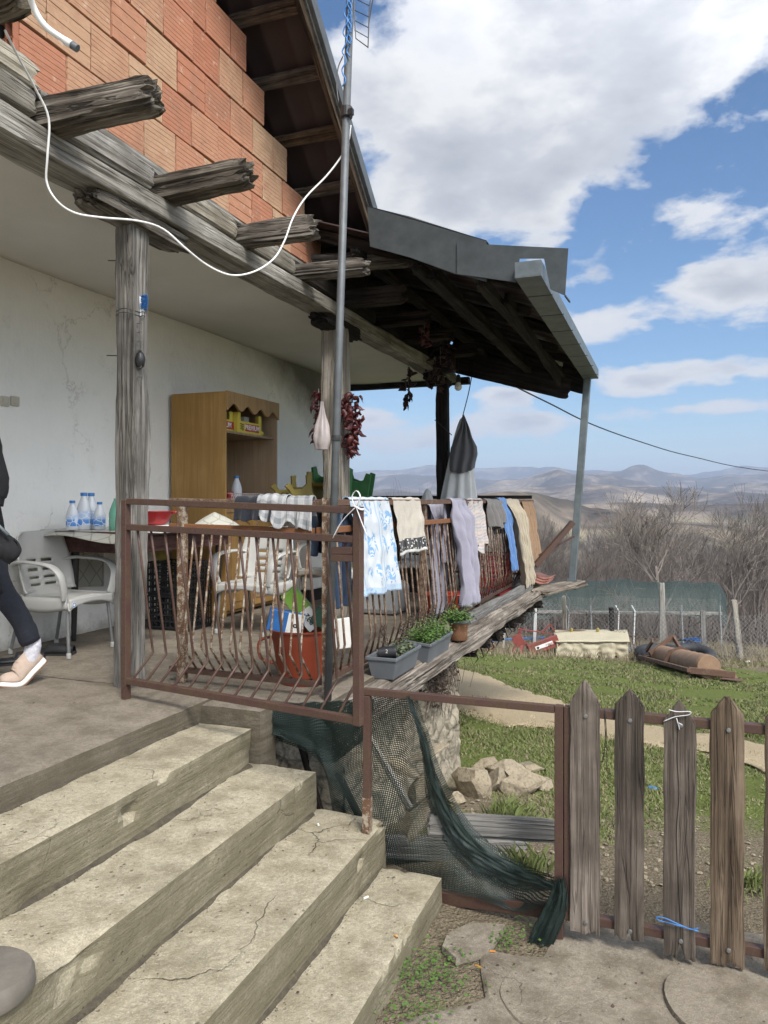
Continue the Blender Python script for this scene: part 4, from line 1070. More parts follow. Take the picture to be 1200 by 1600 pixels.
for i in range(16):
    b = MB()
    y = 5.8+.19*i; x = -1.47; pts = [(x, y, -1.13), (x+.02, y+.01, -1.18), (x+.045, y+.02, -1.23-.03*rd.random()), (x+.02, y+.03, -1.27)]; b.tube(pts, [.008, .007, .005, .003], 5); b.build('hanging_root', 'dark_wood', house)
p = onZ(845, 908, -1.0)
tl = thing('roof_tile', 'broken red clay roof tile lying at the far end of the deck ledge', 'tile', p)
for k in range(3):
    b = MB(); b.grid(lambda u, v: (p.x-.16+.30*u, p.y-.35+.42*v+.12*k, -1.0+.02+.018*k+.02*math.sin(u*math.pi*2.0)), 10, 4); b.build('tile_piece', 'clay_tile', tl, solid=.014, smooth=True)

# stone wall under the deck
def stone_wall():
    b = MB()
    def cell(u, v, s):
        q = Vector((u*6.2+.5*mn.noise(Vector((u*6, v*6, 8))), v*8.5+.5*mn.noise(Vector((u*6, v*6, 3))), s)); d, pts = mn.voronoi(q); e = (d[1]-d[0]); k = mn.noise(Vector((pts[0][0]*3, pts[0][1]*3, s)))
        return .022*min(1, e*4) + .03*k + .02*mn.noise(Vector((u*14, v*14, s))) + .012*mn.noise(Vector((u*40, v*40, s)))
    b.grid(lambda u, v: (-2.35+.83*u, 3.44-cell(u*.8, v*1.2, 1)-.0*v, -2.3+1.22*v), 46, 60)
    b.grid(lambda u, v: (-1.56+cell(u*2.2, v*1.5, 3)+.12*(1-v)*(1-u*.3), 3.44+2.15*u, -2.75+1.67*v), 110, 76)
    b.grid(lambda u, v: (-1.56-1.3*u, 5.59+cell(u, v, 5)-.02, -2.75+1.67*v), 40, 50)
    o = b.build('stone_wall', 'rubble_stone', smooth=True)
    tag(o, 'rough stone wall under the porch ledge behind the green netting', 'wall')
stone_wall()
rough_block('step_side', -2.21, -1.86, 3.20, 3.36, -1.8, -1.012, 'porch_concrete', house, res=.05, amp=.01, seed=50)
tag(MB().box(0, .001, 0, .001, 0, .001).build('x', 'dark_void'), 'x'); bpy.data.objects.remove(bpy.data.objects['x'])
# ================================================================== RAILINGS AND FENCE
def baluster(b, top, bot, out, kz, r=.0065, kink=.82):
    """a thin bar that leans out to a belly near its foot and comes back"""
    top = Vector(top); bot = Vector(bot); m = top.lerp(bot, kink)+Vector(out)
    b.tube([top, top.lerp(m, .5), top.lerp(m, .96), m, m.lerp(bot, .08)+Vector((0, 0, 0)), bot], r, 6)
# the swung gate
GA = onZ(203, 1061, -.905) ; GA = Vector((-2.585, 3.11, 0)); GB = Vector((-1.205, 2.865, 0))
gate = thing('railing_gate', 'rusty brown metal gate of bent bars hanging over the top steps', 'gate', (GA.x, GA.y, -1))
dr = (GB-GA).normalized(); nrm = Vector((-dr.y, dr.x, 0)); LG = (GB-GA).length
def gp(s, z, o=0): return GA+dr*s+nrm*o+Vector((0, 0, z))
zt0, zt1, zb0, zb1 = .002, -.035, -.905, -.90
b = MB(); b.bar(gp(0, -.93), gp(0, .01), .035, .035, up=dr); b.build('frame_post', 'brown_metal', gate, bevel=.003)
b = MB(); b.bar(gp(LG, zb1-.02), gp(LG, zt1+.015), .035, .035, up=dr); b.build('frame_post', 'brown_metal', gate, bevel=.003)
b = MB(); b.bar(gp(.018, zt0), gp(LG-.018, zt1), .03, .03); b.build('top_rail', 'brown_metal', gate, bevel=.003)
b = MB(); b.bar(gp(.018, -.128), gp(LG-.018, -.155), .03, .03); b.build('mid_rail', 'brown_metal', gate, bevel=.003)
b = MB(); b.bar(gp(.018, zb0), gp(LG-.018, zb1), .032, .032); b.build('bottom_rail', 'brown_metal', gate, bevel=.003)
for i in range(14):
    s = .065+i*(LG-.15)/13.0; b = MB(); baluster(b, gp(s+.02, -.14-.028*i/13), gp(s-.02, -.90), nrm*.13+Vector((0, 0, .0)), 0, kink=.84, r=.0062); b.build('bar', 'brown_metal', gate, smooth=True)
b = MB(); b.bar(gp(LG-.13, -.205), gp(LG-.02, -.20), .03, .03); b.bar(gp(LG-.13, -.235), gp(LG-.02, -.232), .03, .03); b.build('latch', 'brown_metal', gate, bevel=.002)
b = MB(); b.bar(gp(.0, -1.0), gp(.0, -.93), .035, .03, up=dr); b.build('hinge_foot', 'brown_metal', gate)
# white tape knotted on the gate corner
c = gp(LG, -.03)
b = MB()
for pts in ([(0, -.02, .01), (.02, -.028, .05), (0, -.02, .075), (-.02, -.02, .05), (-.005, -.025, .01)], [(0, -.025, .01), (-.06, -.03, -.05), (-.10, -.035, -.12)], [(0, -.025, .01), (.03, -.03, -.06), (.055, -.035, -.11)], [(-.02, .01, .022), (-.02, -.022, .02), (.02, -.024, -.0), (.022, .01, 0)]):
    b.tube([c+Vector(q) for q in spline(pts, 4)], .0036, 6, flat=(1.3, .5))
tag(b.build('ribbon', 'white_cloth', smooth=True), 'white tape knotted round the corner of the rusty gate', 'ribbon')
# fixed railing behind the gate and along the deck
RX = -1.70
rail = thing('porch_railing', 'long rusty railing of bent bars round the deck, hung with washing', 'railing', (RX, 3.5, -1))
def rb(name, p0, p1, w_, h, mat, up=(0, 0, 1)): return MB().bar(p0, p1, w_, h, up=up).build(name, mat, rail, bevel=.003)
rb('top_rail', (-2.62, 3.52, .005), (RX, 3.50, -.015), .032, .032, 'rail_rust'); rb('mid_rail', (-2.62, 3.52, -.135), (RX-.02, 3.50, -.15), .03, .03, 'orange_rust')
rb('bottom_rail', (-2.62, 3.52, -.93), (RX, 3.50, -.935), .03, .03, 'brown_metal')
rb('rail_post', (-2.54, 3.52, -1), (-2.54, 3.52, .0), .045, .045, 'white_rust', up=(1, 0, 0)); rb('rail_post', (RX+.045, 3.51, -1.15), (RX+.045, 3.51, .02), .035, .035, 'white_rust', up=(1, 0, 0))
for i in range(13):
    s = -2.46+i*.0585; b = MB(); baluster(b, (s, 3.52, -.14), (s+.02, 3.52, -.93), (0, -.13, 0), 0, kink=.8, r=.006); b.build('bar', 'white_rust', rail, smooth=True)
Y1 = 9.85
rb('top_rail', (RX, 3.52, -.005), (RX, Y1, .01), .05, .035, 'rusty_steel'); rb('mid_rail', (RX, 3.52, -.15), (RX, Y1, -.16), .035, .035, 'orange_rust')
rb('bottom_rail', (RX, 3.52, -.93), (RX, Y1, -.94), .035, .035, 'brown_metal')
for y in (5.35, 7.05, 8.5, Y1):
    rb('rail_post', (RX-.03, y, -1), (RX-.03, y, .0), .05, .05, 'rail_rust', up=(1, 0, 0))
n = 58
for i in range(n):
    y = 3.62+(Y1-3.72)*i/(n-1); b = MB(); o_ = .055+.012*math.sin(i*5.1); sk = -.02+.012*math.sin(i*3.3)
    baluster(b, (RX, y, -.16), (RX+.01, y+.03, -.93), (o_, sk, 0), 0, kink=.78+.01*math.sin(i*1.7), r=.0068); b.build('bar', 'rail_rust', rail, smooth=True)
rb('top_rail', (-4.1, Y1, .06), (RX, Y1, .06), .05, .045, 'dark_wood'); rb('mid_rail', (-4.1, Y1, -.16), (RX, Y1, -.16), .03, .03, 'rail_rust'); rb('bottom_rail', (-4.1, Y1, -.94), (RX, Y1, -.94), .03, .03, 'brown_metal')
for i in range(22):
    x = -4.0+2.25*i/21; b = MB(); baluster(b, (x, Y1, -.16), (x, Y1, -.93), (0, .1, 0), 0, kink=.78); b.build('bar', 'rail_rust', rail, smooth=True)
# garden fence with pickets
FY = 3.08
fence = thing('picket_fence', 'low fence of weathered grey brown pickets on a rusty metal frame', 'fence', (-.41, FY, GP))
def fb(name, p0, p1, w_, h, mat='brown_metal', up=(0, 0, 1)): return MB().bar(p0, p1, w_, h, up=up).build(name, mat, fence, bevel=.003)
fb('top_rail', (-.40, FY, -.832), (1.25, FY, -.832), .035, .035); fb('bottom_rail', (-.40, FY, -1.647), (1.25, FY, -1.647), .035, .035)
fb('post', (-.385, FY, -1.63), (-.385, FY, -.815), .034, .034, up=(1, 0, 0)); fb('post', (1.25, FY, -1.77), (1.25, FY, -.81), .034, .034, up=(1, 0, 0))
gatef = thing('garden_gate_frame', 'open rusty metal gate frame between the steps and the picket fence', 'gate', (-1.2, FY, GP))
def gb(name, p0, p1, w_, h, mat='brown_metal', up=(0, 0, 1)): return MB().bar(p0, p1, w_, h, up=up).build(name, mat, gatef, bevel=.003)
gb('top_rail', (-1.27, FY, -.835), (-.44, FY, -.832), .03, .03)
q = onY(574, 1298, FY); gb('post', (q.x, FY, -1.455), (q.x, FY, -.851), .032, .032, up=(1, 0, 0))
MB().bar((q.x, FY-.0, -1.452), (q.x, FY, -1.30), .034, .034, up=(1, 0, 0)).build('worn_foot', 'white_rust', gatef)
gb('post', (-.422, FY, -1.77), (-.422, FY, -.815), .034, .034, up=(1, 0, 0))
gb('bottom_rail', onY(692, 1402, FY+.14), onY(868, 1424, FY+.06), .03, .055)
beam('bottom_board', (-1.0, FY+.10, -1.42), (-.50, FY+.40, -1.50), .05, .10, 'grey_board', gatef, 200, amp=.008)
def picket(cx, px0, px1, ptop, pshould, pbot, seed, split=None, lean=0):
    y = FY-.0225; a = onY(px0, ptop, y); c = onY(px1, ptop, y); w_ = c.x-a.x; x0 = a.x; zt = onY((px0+px1)/2, ptop, y).z; zs = onY((px0+px1)/2, pshould, y).z; zb = onY((px0+px1)/2, pbot, y).z
    L = zt-zb; nx = 12; nz = 60; b = MB(); th = .020
    sd_ = Vector((seed*5.1, 0, seed))
    def top_at(u):
        k = abs(u-.5)*2; kk = max(0, (k-.10)/.90); return zt-(zt-zs)*kk**1.0 + .008*mn.noise(Vector((u*9, seed, 0)))
    def bot_at(u):
        z = zb + .012*mn.noise(Vector((u*7, seed, 3))) + .008*mn.noise(Vector((u*30, seed, 3)))
        if split: z += max(0, split[1]*(1-abs(u-split[0])*(9 if split[1] > .06 else 14)))
        return z
    for side in (0, 1):
        for i in range(nx+1):
            u = i/nx
            for j in range(nz+1):
                v = j/nz; z = bot_at(u)+(top_at(u)-bot_at(u))*v; hh = (z-zb)
                ex = (.004*mn.noise(Vector((hh*7, u > .5, seed)))+.006*mn.noise(Vector((hh*2, u > .5, seed+4)))) if i in (0, nx) else 0
                x = x0+u*w_+ex+lean*hh
                nz1 = mn.noise(Vector((u*9, hh*1.5, seed)))*.0022 + mn.noise(Vector((u*24, hh*3, seed)))*.0012
                edge = .003 if i in (0, nx) or j in (0, nz) else 0
                yy = y-th/2+nz1+edge if side == 0 else y+th/2-edge
                b.v.append((x, yy, z))
    m = (nx+1)*(nz+1); id_ = lambda s, i, j: s*m+i*(nz+1)+j
    for i in range(nx):
        for j in range(nz):
            b.f.append((id_(0, i, j), id_(0, i+1, j), id_(0, i+1, j+1), id_(0, i, j+1))); b.f.append((id_(1, i, j), id_(1, i, j+1), id_(1, i+1, j+1), id_(1, i+1, j)))
    for j in range(nz): b.f.append((id_(0, 0, j), id_(0, 0, j+1), id_(1, 0, j+1), id_(1, 0, j))); b.f.append((id_(0, nx, j), id_(1, nx, j), id_(1, nx, j+1), id_(0, nx, j+1)))
    for i in range(nx): b.f.append((id_(0, i, 0), id_(1, i, 0), id_(1, i+1, 0), id_(0, i+1, 0))); b.f.append((id_(0, i, nz), id_(0, i+1, nz), id_(1, i+1, nz), id_(1, i, nz)))
    b.fm = [0]*len(b.f)
    # local frame with x up the board so the grain follows it
    M = Matrix(((0, 0, 1, x0), (0, 1, 0, y), (1, 0, 0, zb), (0, 0, 0, 1))) ; Mi = M.inverted(); off = seed*3.0
    b.v = [tuple(Mi @ Vector(v)) for v in b.v]; b.v = [(v[0]+off, v[1], v[2]) for v in b.v]; b.f = [f[::-1] for f in b.f]
    M = M @ Matrix.Translation((-off, 0, 0))
    o = b.build('picket', 'picket_wood', fence, smooth='auto', M=M)
    for zz in (-.84, -1.65):
        MB().lathe([(.0, -.003), (.007, -.0025), (.0085, 0), (.0085, .004)], (x0+w_*.5+.004, y-th/2-.003, zz), 10, axis=(0, 1, 0)).build('nail', 'nail_steel', o)
    return o
picket(0, 891, 937, 1063, 1097, 1457, 1, split=(.85, .02))
picket(0, 960, 1006, 1078, 1102, 1466, 2, split=(.5, .045), lean=.004)
p3 = picket(0, 1037, 1087, 1095, 1128, 1496, 3, split=(.52, .075))
picket(0, 1110, 1163, 1087, 1116, 1508, 4, split=(.6, .03))
picket(0, 1194, 1250, 1100, 1125, 1520, 5)
picket(0, 1285, 1345, 1108, 1140, 1532, 6)
# dark crack down the third board, string round its head, blue cord round its foot
y = FY-.0345
pts = [onY(px, py, y) for px, py in ((1060, 1120), (1058, 1180), (1061, 1240), (1057, 1300), (1059, 1360), (1063, 1440))]
MB().tube(spline(pts, 4), .0012, 4).build('crack', 'dark_void', p3)
def loop(name, label, cat, pl, r, mat, y0=y-.004, extra=None):
    b = MB()
    for q in pl: b.tube(spline([onY(px, py, y0-.003*k) for k, (px, py) in enumerate(q)], 5), r, 6)
    if extra: extra(b)
    return tag(b.build(name, mat, smooth=True), label, cat)
loop('string', 'pale string tied round the head of the third picket', 'string', [[(1037, 1127), (1055, 1120), (1076, 1117), (1078, 1112), (1058, 1112), (1045, 1109)], [(1057, 1122), (1062, 1140), (1060, 1130), (1066, 1133)]], .0018, 'white_cloth')
loop('cord', 'blue cord tied round the split foot of the third picket', 'cord', [[(1091, 1455), (1070, 1449), (1045, 1442), (1030, 1438), (1026, 1433), (1040, 1435), (1060, 1444), (1080, 1452), (1091, 1450)]], .0022, 'blue_cord')
loop('wire_loop', 'dark wire loop hanging from the fence rail beside the first picket', 'wire', [[(945, 1107), (947, 1140), (943, 1185), (941, 1188), (946, 1160), (944, 1112), (948, 1150), (948, 1205)]], .0014, 'black_metal', FY-.02)

# ------------------------------------------------------------------ green netting
def netting():
    A = [(418, 1102), (480, 1098), (560, 1092), (640, 1084), (664, 1130), (692, 1210), (738, 1290), (800, 1340), (872, 1372)]
    B = [(423, 1152), (500, 1192), (528, 1290), (592, 1338), (640, 1362), (692, 1388), (750, 1405), (810, 1424), (870, 1410)]
    YA = [3.42, 3.36, 3.20, 3.10, 3.14, 3.2, 3.24, 3.26, 3.06]; YB = [3.40, 3.30, 3.30, 3.30, 3.26, 3.20, 3.16, 3.14, 3.06]
    a = spline([onY(px, py, yy) for (px, py), yy in zip(A, YA)], 14); c = spline([onY(px, py, yy) for (px, py), yy in zip(B, YB)], 14); n = len(a)-1
    la = [0]
    for i in range(n): la.append(la[-1]+((a[i+1]-a[i]).length+(c[i+1]-c[i]).length)/2)
    def fn(u, v):
        i = int(round(u*n)); p = a[i].lerp(c[i], v); s = math.sin(math.pi*v)
        p.y += .05*mn.noise(Vector((u*9, v*3, 1)))*s + .018*math.sin(u*40+v*5)*s; p.z += -.05*s*u*(1-u)+.012*mn.noise(Vector((u*22, v*5, 2)))*s
        return p
    def uv(u, v): i = int(round(u*n)); return (la[i]*.9, (a[i]-c[i]).length*v + .12*la[i])
    b = MB(); b.grid(fn, n, 26, uv); root = b.build('green_net', 'green_netting', smooth=True)
    tag(root, 'torn dark green plastic netting draped from the gate rail beside the steps', 'net')
    # doubled folds along the free edge
    F1 = spline([onY(px, py, yy) for px, py, yy in ((640, 1084, 3.09), (668, 1150, 3.12), (690, 1225, 3.17), (735, 1300, 3.2), (800, 1345, 3.2), (868, 1374, 3.05))], 10)
    F2 = spline([onY(px, py, yy) for px, py, yy in ((645, 1086, 3.09), (660, 1180, 3.13), (672, 1270, 3.2), (715, 1345, 3.2), (790, 1388, 3.18), (868, 1392, 3.05))], 10)
    for k in range(4):
        b = MB(); N = len(F1)-1
        b.grid(lambda u, v: F1[int(round(u*N))].lerp(F2[int(round(u*N))], v*(.95-.2*k))+Vector((0, -.012-.012*k+.02*mn.noise(Vector((u*14, v*4, k))), .008*mn.noise(Vector((u*20, v*4, k+5))))), N, 12, lambda u, v: (u*1.5+.004*k, v*.35+u*.3)); b.build('fold', 'green_netting', root, smooth=True)
    # a second thickness where it is bundled under the gate
    U1 = [onY(px, py, 3.34) for px, py in ((412, 1104), (470, 1098), (530, 1096), (585, 1094))]; U2 = [onY(px, py, 3.33) for px, py in ((420, 1140), (480, 1166), (520, 1190), (575, 1150))]
    U1 = spline(U1, 8); U2 = spline(U2, 8)
    for k in range(3):
        M_ = len(U1)-1; b = MB(); b.grid(lambda u, v: U1[int(round(u*M_))].lerp(U2[int(round(u*M_))], v)+Vector((0, -.012*k+.02*mn.noise(Vector((u*8, v*3, k))), .01*mn.noise(Vector((u*9, v*3, k))))), M_, 10, lambda u, v: (u*.5+.003*k, v*.2+.1*u)); b.build('fold', 'green_netting', root, smooth=True)
    # tail bunched round the gate post
    T1 = [onY(px, py, FY-.03) for px, py in ((870, 1370), (858, 1400), (838, 1440), (822, 1478))]; T2 = [onY(px, py, FY-.03) for px, py in ((884, 1372), (888, 1405), (880, 1440), (862, 1480))]
    T1 = spline(T1, 6); T2 = spline(T2, 6); N = len(T1)-1
    for k in range(4):
        b = MB(); b.grid(lambda u, v: T1[int(round(u*N))].lerp(T2[int(round(u*N))], v)+Vector((0, -.01*k+.016*math.sin(v*9+k*2)+.01*mn.noise(Vector((u*9, v*6, k))), 0)), N, 14, lambda u, v: (v*.22+.003*k, u*.34+.05*v)); b.build('tail', 'green_netting', root, smooth=True)
netting()
# poles and lumber behind the netting
for i, (p0, p1, w_, mat) in enumerate((((505, 1285), (470, 1165), .03, 'dark_wood'), ((590, 1335), (510, 1170), .035, 'dark_wood'), ((640, 1262), (575, 1150), .03, 'stake_wood'))):
    tag(beam('lumber', onY(*p0, 3.40+.02*i), onY(*p1, 3.42+.02*i), w_, .03, mat, None, 210+i, amp=.004), ['thin dark pole leaning on the stone wall nearest the steps', 'long dark pole leaning on the stone wall behind the gate post', 'pale stick leaning behind the netting right of the gate post'][i], 'pole')
tag(beam('plank', onY(600, 1322, 3.45), onY(820, 1330, 4.0), .05, .10, 'grey_board', None, 220, amp=.006, ragged=.03), 'grey squared timber lying low behind the green netting', 'timber')
for i, (px, py, s, d) in enumerate(((655, 1235, .10, 3.75), (630, 1200, .075, 3.72), (672, 1175, .09, 3.9), (648, 1290, .08, 3.62))):
    me = rock_mesh((0, 0, 0), (s*1.5, s*.6, s*.45), 40+i, cuts=12); me.polygons.foreach_set('use_smooth', [True]*len(me.polygons))
    o = link('rock', me, 'limestone'); o.location = onY(px, py, d-.04); o.rotation_euler = (.5, [-.9, .5, -.4, -.8][i], .3*i); o.modifiers.new('s', 'EDGE_SPLIT').split_angle = R(25)
    tag(o, ['squat pale stone lying against the wall behind the netting, biggest but one', 'pale stone wedged higher on the wall behind the netting', 'pointed pale stone jutting from the wall at the free edge of the netting', 'lowest pale stone behind the netting above the grey timber'][i], 'rock', 'stones behind the netting')

# ------------------------------------------------------------------ mast, aerial, cords
mast = thing('aerial_mast', 'tall grey steel pole carrying a television aerial past the eaves', 'mast', (-1.63, 3.46, -1.2))
m0 = onY(512, 1095, 3.465); m1 = onY(549, -60, 3.465); b = MB(); b.tube([m0, m0.lerp(m1, .45), m1], .0195, 16); b.build('pole', 'galvanised', mast, smooth=True)
def mp(py): return m0.lerp(m1, (1095-py)/(1095+60))
b = MB(); c = mp(173); b.lathe([(.029, -.028), (.031, -.024), (.031, .02), (.029, .024)], c, 16); b.box(c.x+.02, c.x+.045, c.y-.03, c.y-.01, c.z-.03, c.z+.0); b.build('clamp', 'black_metal', mast)
c = mp(681); MB().lathe([(.024, -.014), (.025, 0), (.024, .012)], c, 16).build('tape', 'black_metal', mast)
# the aerial: a grid reflector seen from its edge
aer = thing('television_aerial', 'wire grid aerial at the top of the grey pole', 'aerial', mp(0))
def ap(px, py, dy=0): return onY(px, py, 3.465+dy)
b = MB(); b.tube([ap(553, -30), ap(554, 30), ap(556, 60), ap(575, 74)], .0028, 6); b.tube([ap(581, -30, .0), ap(577, 20), ap(575, 75)], .0028, 6); b.build('side_rod', 'black_metal', aer)
b = MB(); b.tube([ap(590, -40, .1), ap(581, 8, .1), ap(576, 38, .1)], .003, 6); b.build('side_rod', 'black_metal', aer)
for k, (a_, c_) in enumerate((((555, -20), (580, -6)), ((555, -2), (577, 9)), ((554, 16), (577, 27)), ((554, 32), (575, 43)), ((554, 47), (575, 59)))):
    MB().tube([ap(*a_), ap(*c_)], .0022, 5).build('cross_rod', 'black_metal', aer)
def cordobj(name, label, cat, lists, r, mat, seg=6):
    b = MB()
    for pts in lists: b.tube(spline(pts, seg), r, 8)
    return tag(b.build(name, mat, smooth=True), label, cat)
cordobj('blue_rope', 'bundle of blue cord wound on the upper part of the pole', 'rope', [[mp(y_)+Vector((.012*math.sin(y_*.21+k*2)+.014-.02*(k == 3), -.026-.003*k, 0)) for y_ in range(-60, [96, 60, 80, 142][k], 9)] for k in range(4)], .0035, 'blue_cord', 3)
cordobj('aerial_cable', 'thin grey cable looping beside the pole near the clamp', 'cable', [[mp(88)+Vector((-.02, -.02, 0)), mp(105)+Vector((-.045, -.02, 0)), mp(130)+Vector((-.05, -.02, 0)), mp(160)+Vector((-.035, -.022, 0))]], .003, 'galvanised')
wc = [(8, 48, 2.55), (28, 88, 2.7), (55, 138, 2.85), (76, 185, 2.92), (74, 245, 2.95), (73, 285, 2.98), (90, 315, 3.0), (118, 333, 3.05), (160, 340, 3.1), (215, 345, 3.2), (255, 358, 3.3), (290, 388, 3.35), (325, 415, 3.45), (362, 430, 3.5), (398, 424, 3.6), (428, 404, 3.65), (445, 375, 3.68), (458, 340, 3.7), (478, 308, 3.74), (510, 275, 3.78), (533, 245, 3.8), (544, 222, 3.81), (548, 196, 3.82)]
cordobj('white_cable', 'long white cable swinging from the beam across the joists to the pole', 'cable', [[W(px, d, zat(py, d)) for px, py, d in wc]], .0045, 'white_pvc', 5)
w2 = [(40, -45, 1.55), (50, 5, 1.6), (70, 40, 1.62), (100, 62, 1.63), (104, 65, 1.63)]
cb2 = thing('cut_cable', 'thick white cable end hanging loose in the top left corner', 'cable', W(60, 1.6, 1.0))
b = MB(); b.tube(spline([W(px, d, zat(py, d)) for px, py, d in w2], 6), .0068, 10); b.build('cable', 'white_pvc', cb2, smooth=True)
a0 = W(102, 1.63, zat(64, 1.63)); a1 = W(112, 1.63, zat(70, 1.63)); a2 = W(121, 1.63, zat(76, 1.63))
MB().tube([a0, a1], .0085, 12).build('collar', 'appliance_white', cb2, smooth='auto'); b = MB(); b.tube([a1, a1.lerp(a2, .1), a2], [.007, .0085, .0085], 12); b.build('connector', 'galvanised', cb2, smooth='auto')
# overhead wire and cord from the lean-to
e0 = onY(741, 566, 9.7)
cordobj('overhead_wire', 'dark wire running from the lean-to roof away over the yard', 'wire', [[e0, W(800, 10.5, zat(601, 10.5)), W(860, 12, zat(631, 12)), W(925, 14, zat(663, 14)), W(1000, 17, zat(690, 17)), W(1080, 21, zat(713, 21)), W(1200, 27, zat(736, 27)), W(1400, 36, zat(752, 36))]], .012, 'black_cable')
cordobj('cord', 'thin cord from the roof edge holding up the grey and white cloths', 'cord', [[e0, W(733, 9.5, zat(610, 9.5)), W(723, 9.3, zat(650, 9.3))]], .006, 'black_cable')
cordobj('clothes_line', 'short wire from the dark post to the hanging cloths', 'wire', [[W(679, 9.3, zat(656, 9.3)), W(690, 9.3, zat(665, 9.3)), W(706, 9.3, zat(680, 9.3))]], .005, 'black_cable')
# the far tree line's utility pole beyond the frame, where the wire ends
up_ = W(1400, 36, 0); tag(beam('utility_pole', (up_.x, up_.y, ground_z(up_.y, up_.x)-.3), (up_.x, up_.y, zat(750, 36)+.3), .22, .22, 'stake_wood', None, 230), 'wooden pole carrying the overhead wire beyond the trees', 'pole')

# ------------------------------------------------------------------ hanging under the eaves
def bulb():
    p = W(716, 8.9, zat(590, 8.9)); t = thing('light_bulb', 'bare light bulb hanging from a wire below the lean-to roof', 'bulb', p)
    b = MB(); b.tube([p+Vector((0, 0, .22)), p+Vector((.004, 0, .12)), p+Vector((0, 0, .03))], .004, 6); b.build('wire', 'black_cable', t)
    MB().lathe([(.008, .035), (.022, .03), (.026, 0), (.03, -.05), (.026, -.055)], p, 14).build('socket', 'black_plastic', t, smooth='auto')
    MB().lathe([(.02, -.05), (.032, -.075), (.044, -.105), (.042, -.13), (.025, -.15), (.003, -.156)], p, 16).build('glass', 'bulb_glass', t, smooth=True)
bulb()
def lantern():
    p = W(868, 9.4, zat(572, 9.4)); t = thing('dome_camera', 'small white and black dome fixture under the end of the lean-to roof', 'fixture', p)
    MB().lathe([(.05, .07), (.085, .05), (.09, .0), (.085, -.01)], p, 18).build('housing', 'appliance_white', t, smooth='auto')
    MB().lathe([(.08, -.01), (.082, -.05), (.06, -.10), (.03, -.125), (.002, -.13)], p, 18).build('dome', 'black_plastic', t, smooth=True)
    b = MB()
    for s in (-1, 1): b.tube([p+Vector((s*.09, 0, 0)), p+Vector((s*.1, 0, .12))], .005, 6)
    b.build('bracket', 'galvanised', t)
lantern()
b = MB(); p = W(690, 9.0, zat(573, 9.0)); b.box(p.x-.09, p.x+.17, p.y-.05, p.y+.05, p.z-.09, p.z+.1); tag(b.build('junction_box', 'black_plastic', bevel=.03), 'black box fixed at the head of the dark far post', 'box')

# dried peppers
rdp = random.Random(11)
def pod_mesh(seed, mat):
    b = MB(); L = .085; pts = [(0, 0, 0)]; a = rdp.uniform(-.5, .5)
    for k in range(1, 6): pts.append((.012*math.sin(k*.8+seed)+k*.004*a, .01*math.cos(k*1.1+seed), -L*k/5))
    b.tube([Vector(q) for q in pts], [.009, .018, .019, .015, .009, .002], 7, flat=(1.2, .55)); me = b.mesh('pod')
    for v in me.vertices: v.co += Vector((mn.noise(v.co*60+Vector((seed, 0, 0))), mn.noise(v.co*60+Vector((0, seed, 0))), 0))*.009
    me.polygons.foreach_set('use_smooth', [True]*len(me.polygons)); me.materials.append(MATS[mat]); return me
PODS = [pod_mesh(i, 'pepper_red') for i in range(4)]; DPODS = [pod_mesh(i+9, 'pepper_dark') for i in range(3)]
def peppers(label, top, length, rad, n, meshes, sc=1.0, taper=None, group=None):
    t = thing('pepper_string', label, 'peppers', top, group)
    b = MB(); b.tube([top, top-Vector((0, 0, length))], .003, 5); b.build('string', 'stake_wood', t)
    for i in range(n):
        k = (i+.5)/n; a = rdp.uniform(0, 6.28); rr = rad*(taper(k) if taper else 1)*rdp.uniform(.35, 1)
        o = bpy.data.objects.new('pepper', rdp.choice(meshes)); COL.objects.link(o); o.parent = t
        o.location = (math.cos(a)*rr, math.sin(a)*rr, -length*k); o.rotation_euler = (rdp.gauss(0, .7), rdp.gauss(0, .7), a); s = sc*rdp.uniform(.75, 1.2); o.scale = (s, s, s)
T2 = lambda k: .35+1.0*math.sin(min(1, k*1.25)*math.pi*.62)
peppers('thick string of dried red peppers hanging right of the pole against the sky', onX(549, 614, -2.52), .50, .095, 98, PODS, 1.0, lambda k: .7+.35*math.sin(k*5))
peppers('dried red peppers on the left side of the post behind the white bag', onX(498, 607, -2.85), .48, .055, 50, PODS, .95, lambda k: .8+.2*math.sin(k*9))
peppers('short string of dried peppers hanging free against the sky below the dark beam', W(638, 9.0, zat(572, 9.0)), .46, .05, 26, DPODS, 1.1)
peppers('dark cluster of dried peppers on the head of the far post', W(680, 8.9, zat(545, 8.9)), .45, .12, 46, DPODS, 1.2)
peppers('faint string of dried peppers in the shadow under the joists', W(663, 7.6, zat(485, 7.6)), .35, .05, 30, PODS, 1.0)
peppers('dried peppers heaped above the far post under the roof', W(688, 8.5, zat(500, 8.5)), .5, .14, 50, DPODS, 1.2)
# white plastic bag
def bag():
    p = onX(503, 650, -2.72); b = MB()
    def fn(u, v):
        a = u*2*math.pi; z = -.40*v; r = .012+.075*math.sin(min(1, v*1.02)*math.pi*.93)**.55*(v**1.1)*1.25
        r *= 1+.14*math.sin(a*6+v*3)*(1-v*.5)+.1*mn.noise(Vector((math.cos(a)*2, math.sin(a)*2, v*5)))
        return (p.x+math.cos(a)*r, p.y+math.sin(a)*r, p.z+.12+z)
    b.grid(fn, 36, 24); tag(b.build('plastic_bag', 'bag_plastic', smooth=True), 'white plastic bag hanging from the post among the peppers', 'bag')
bag()
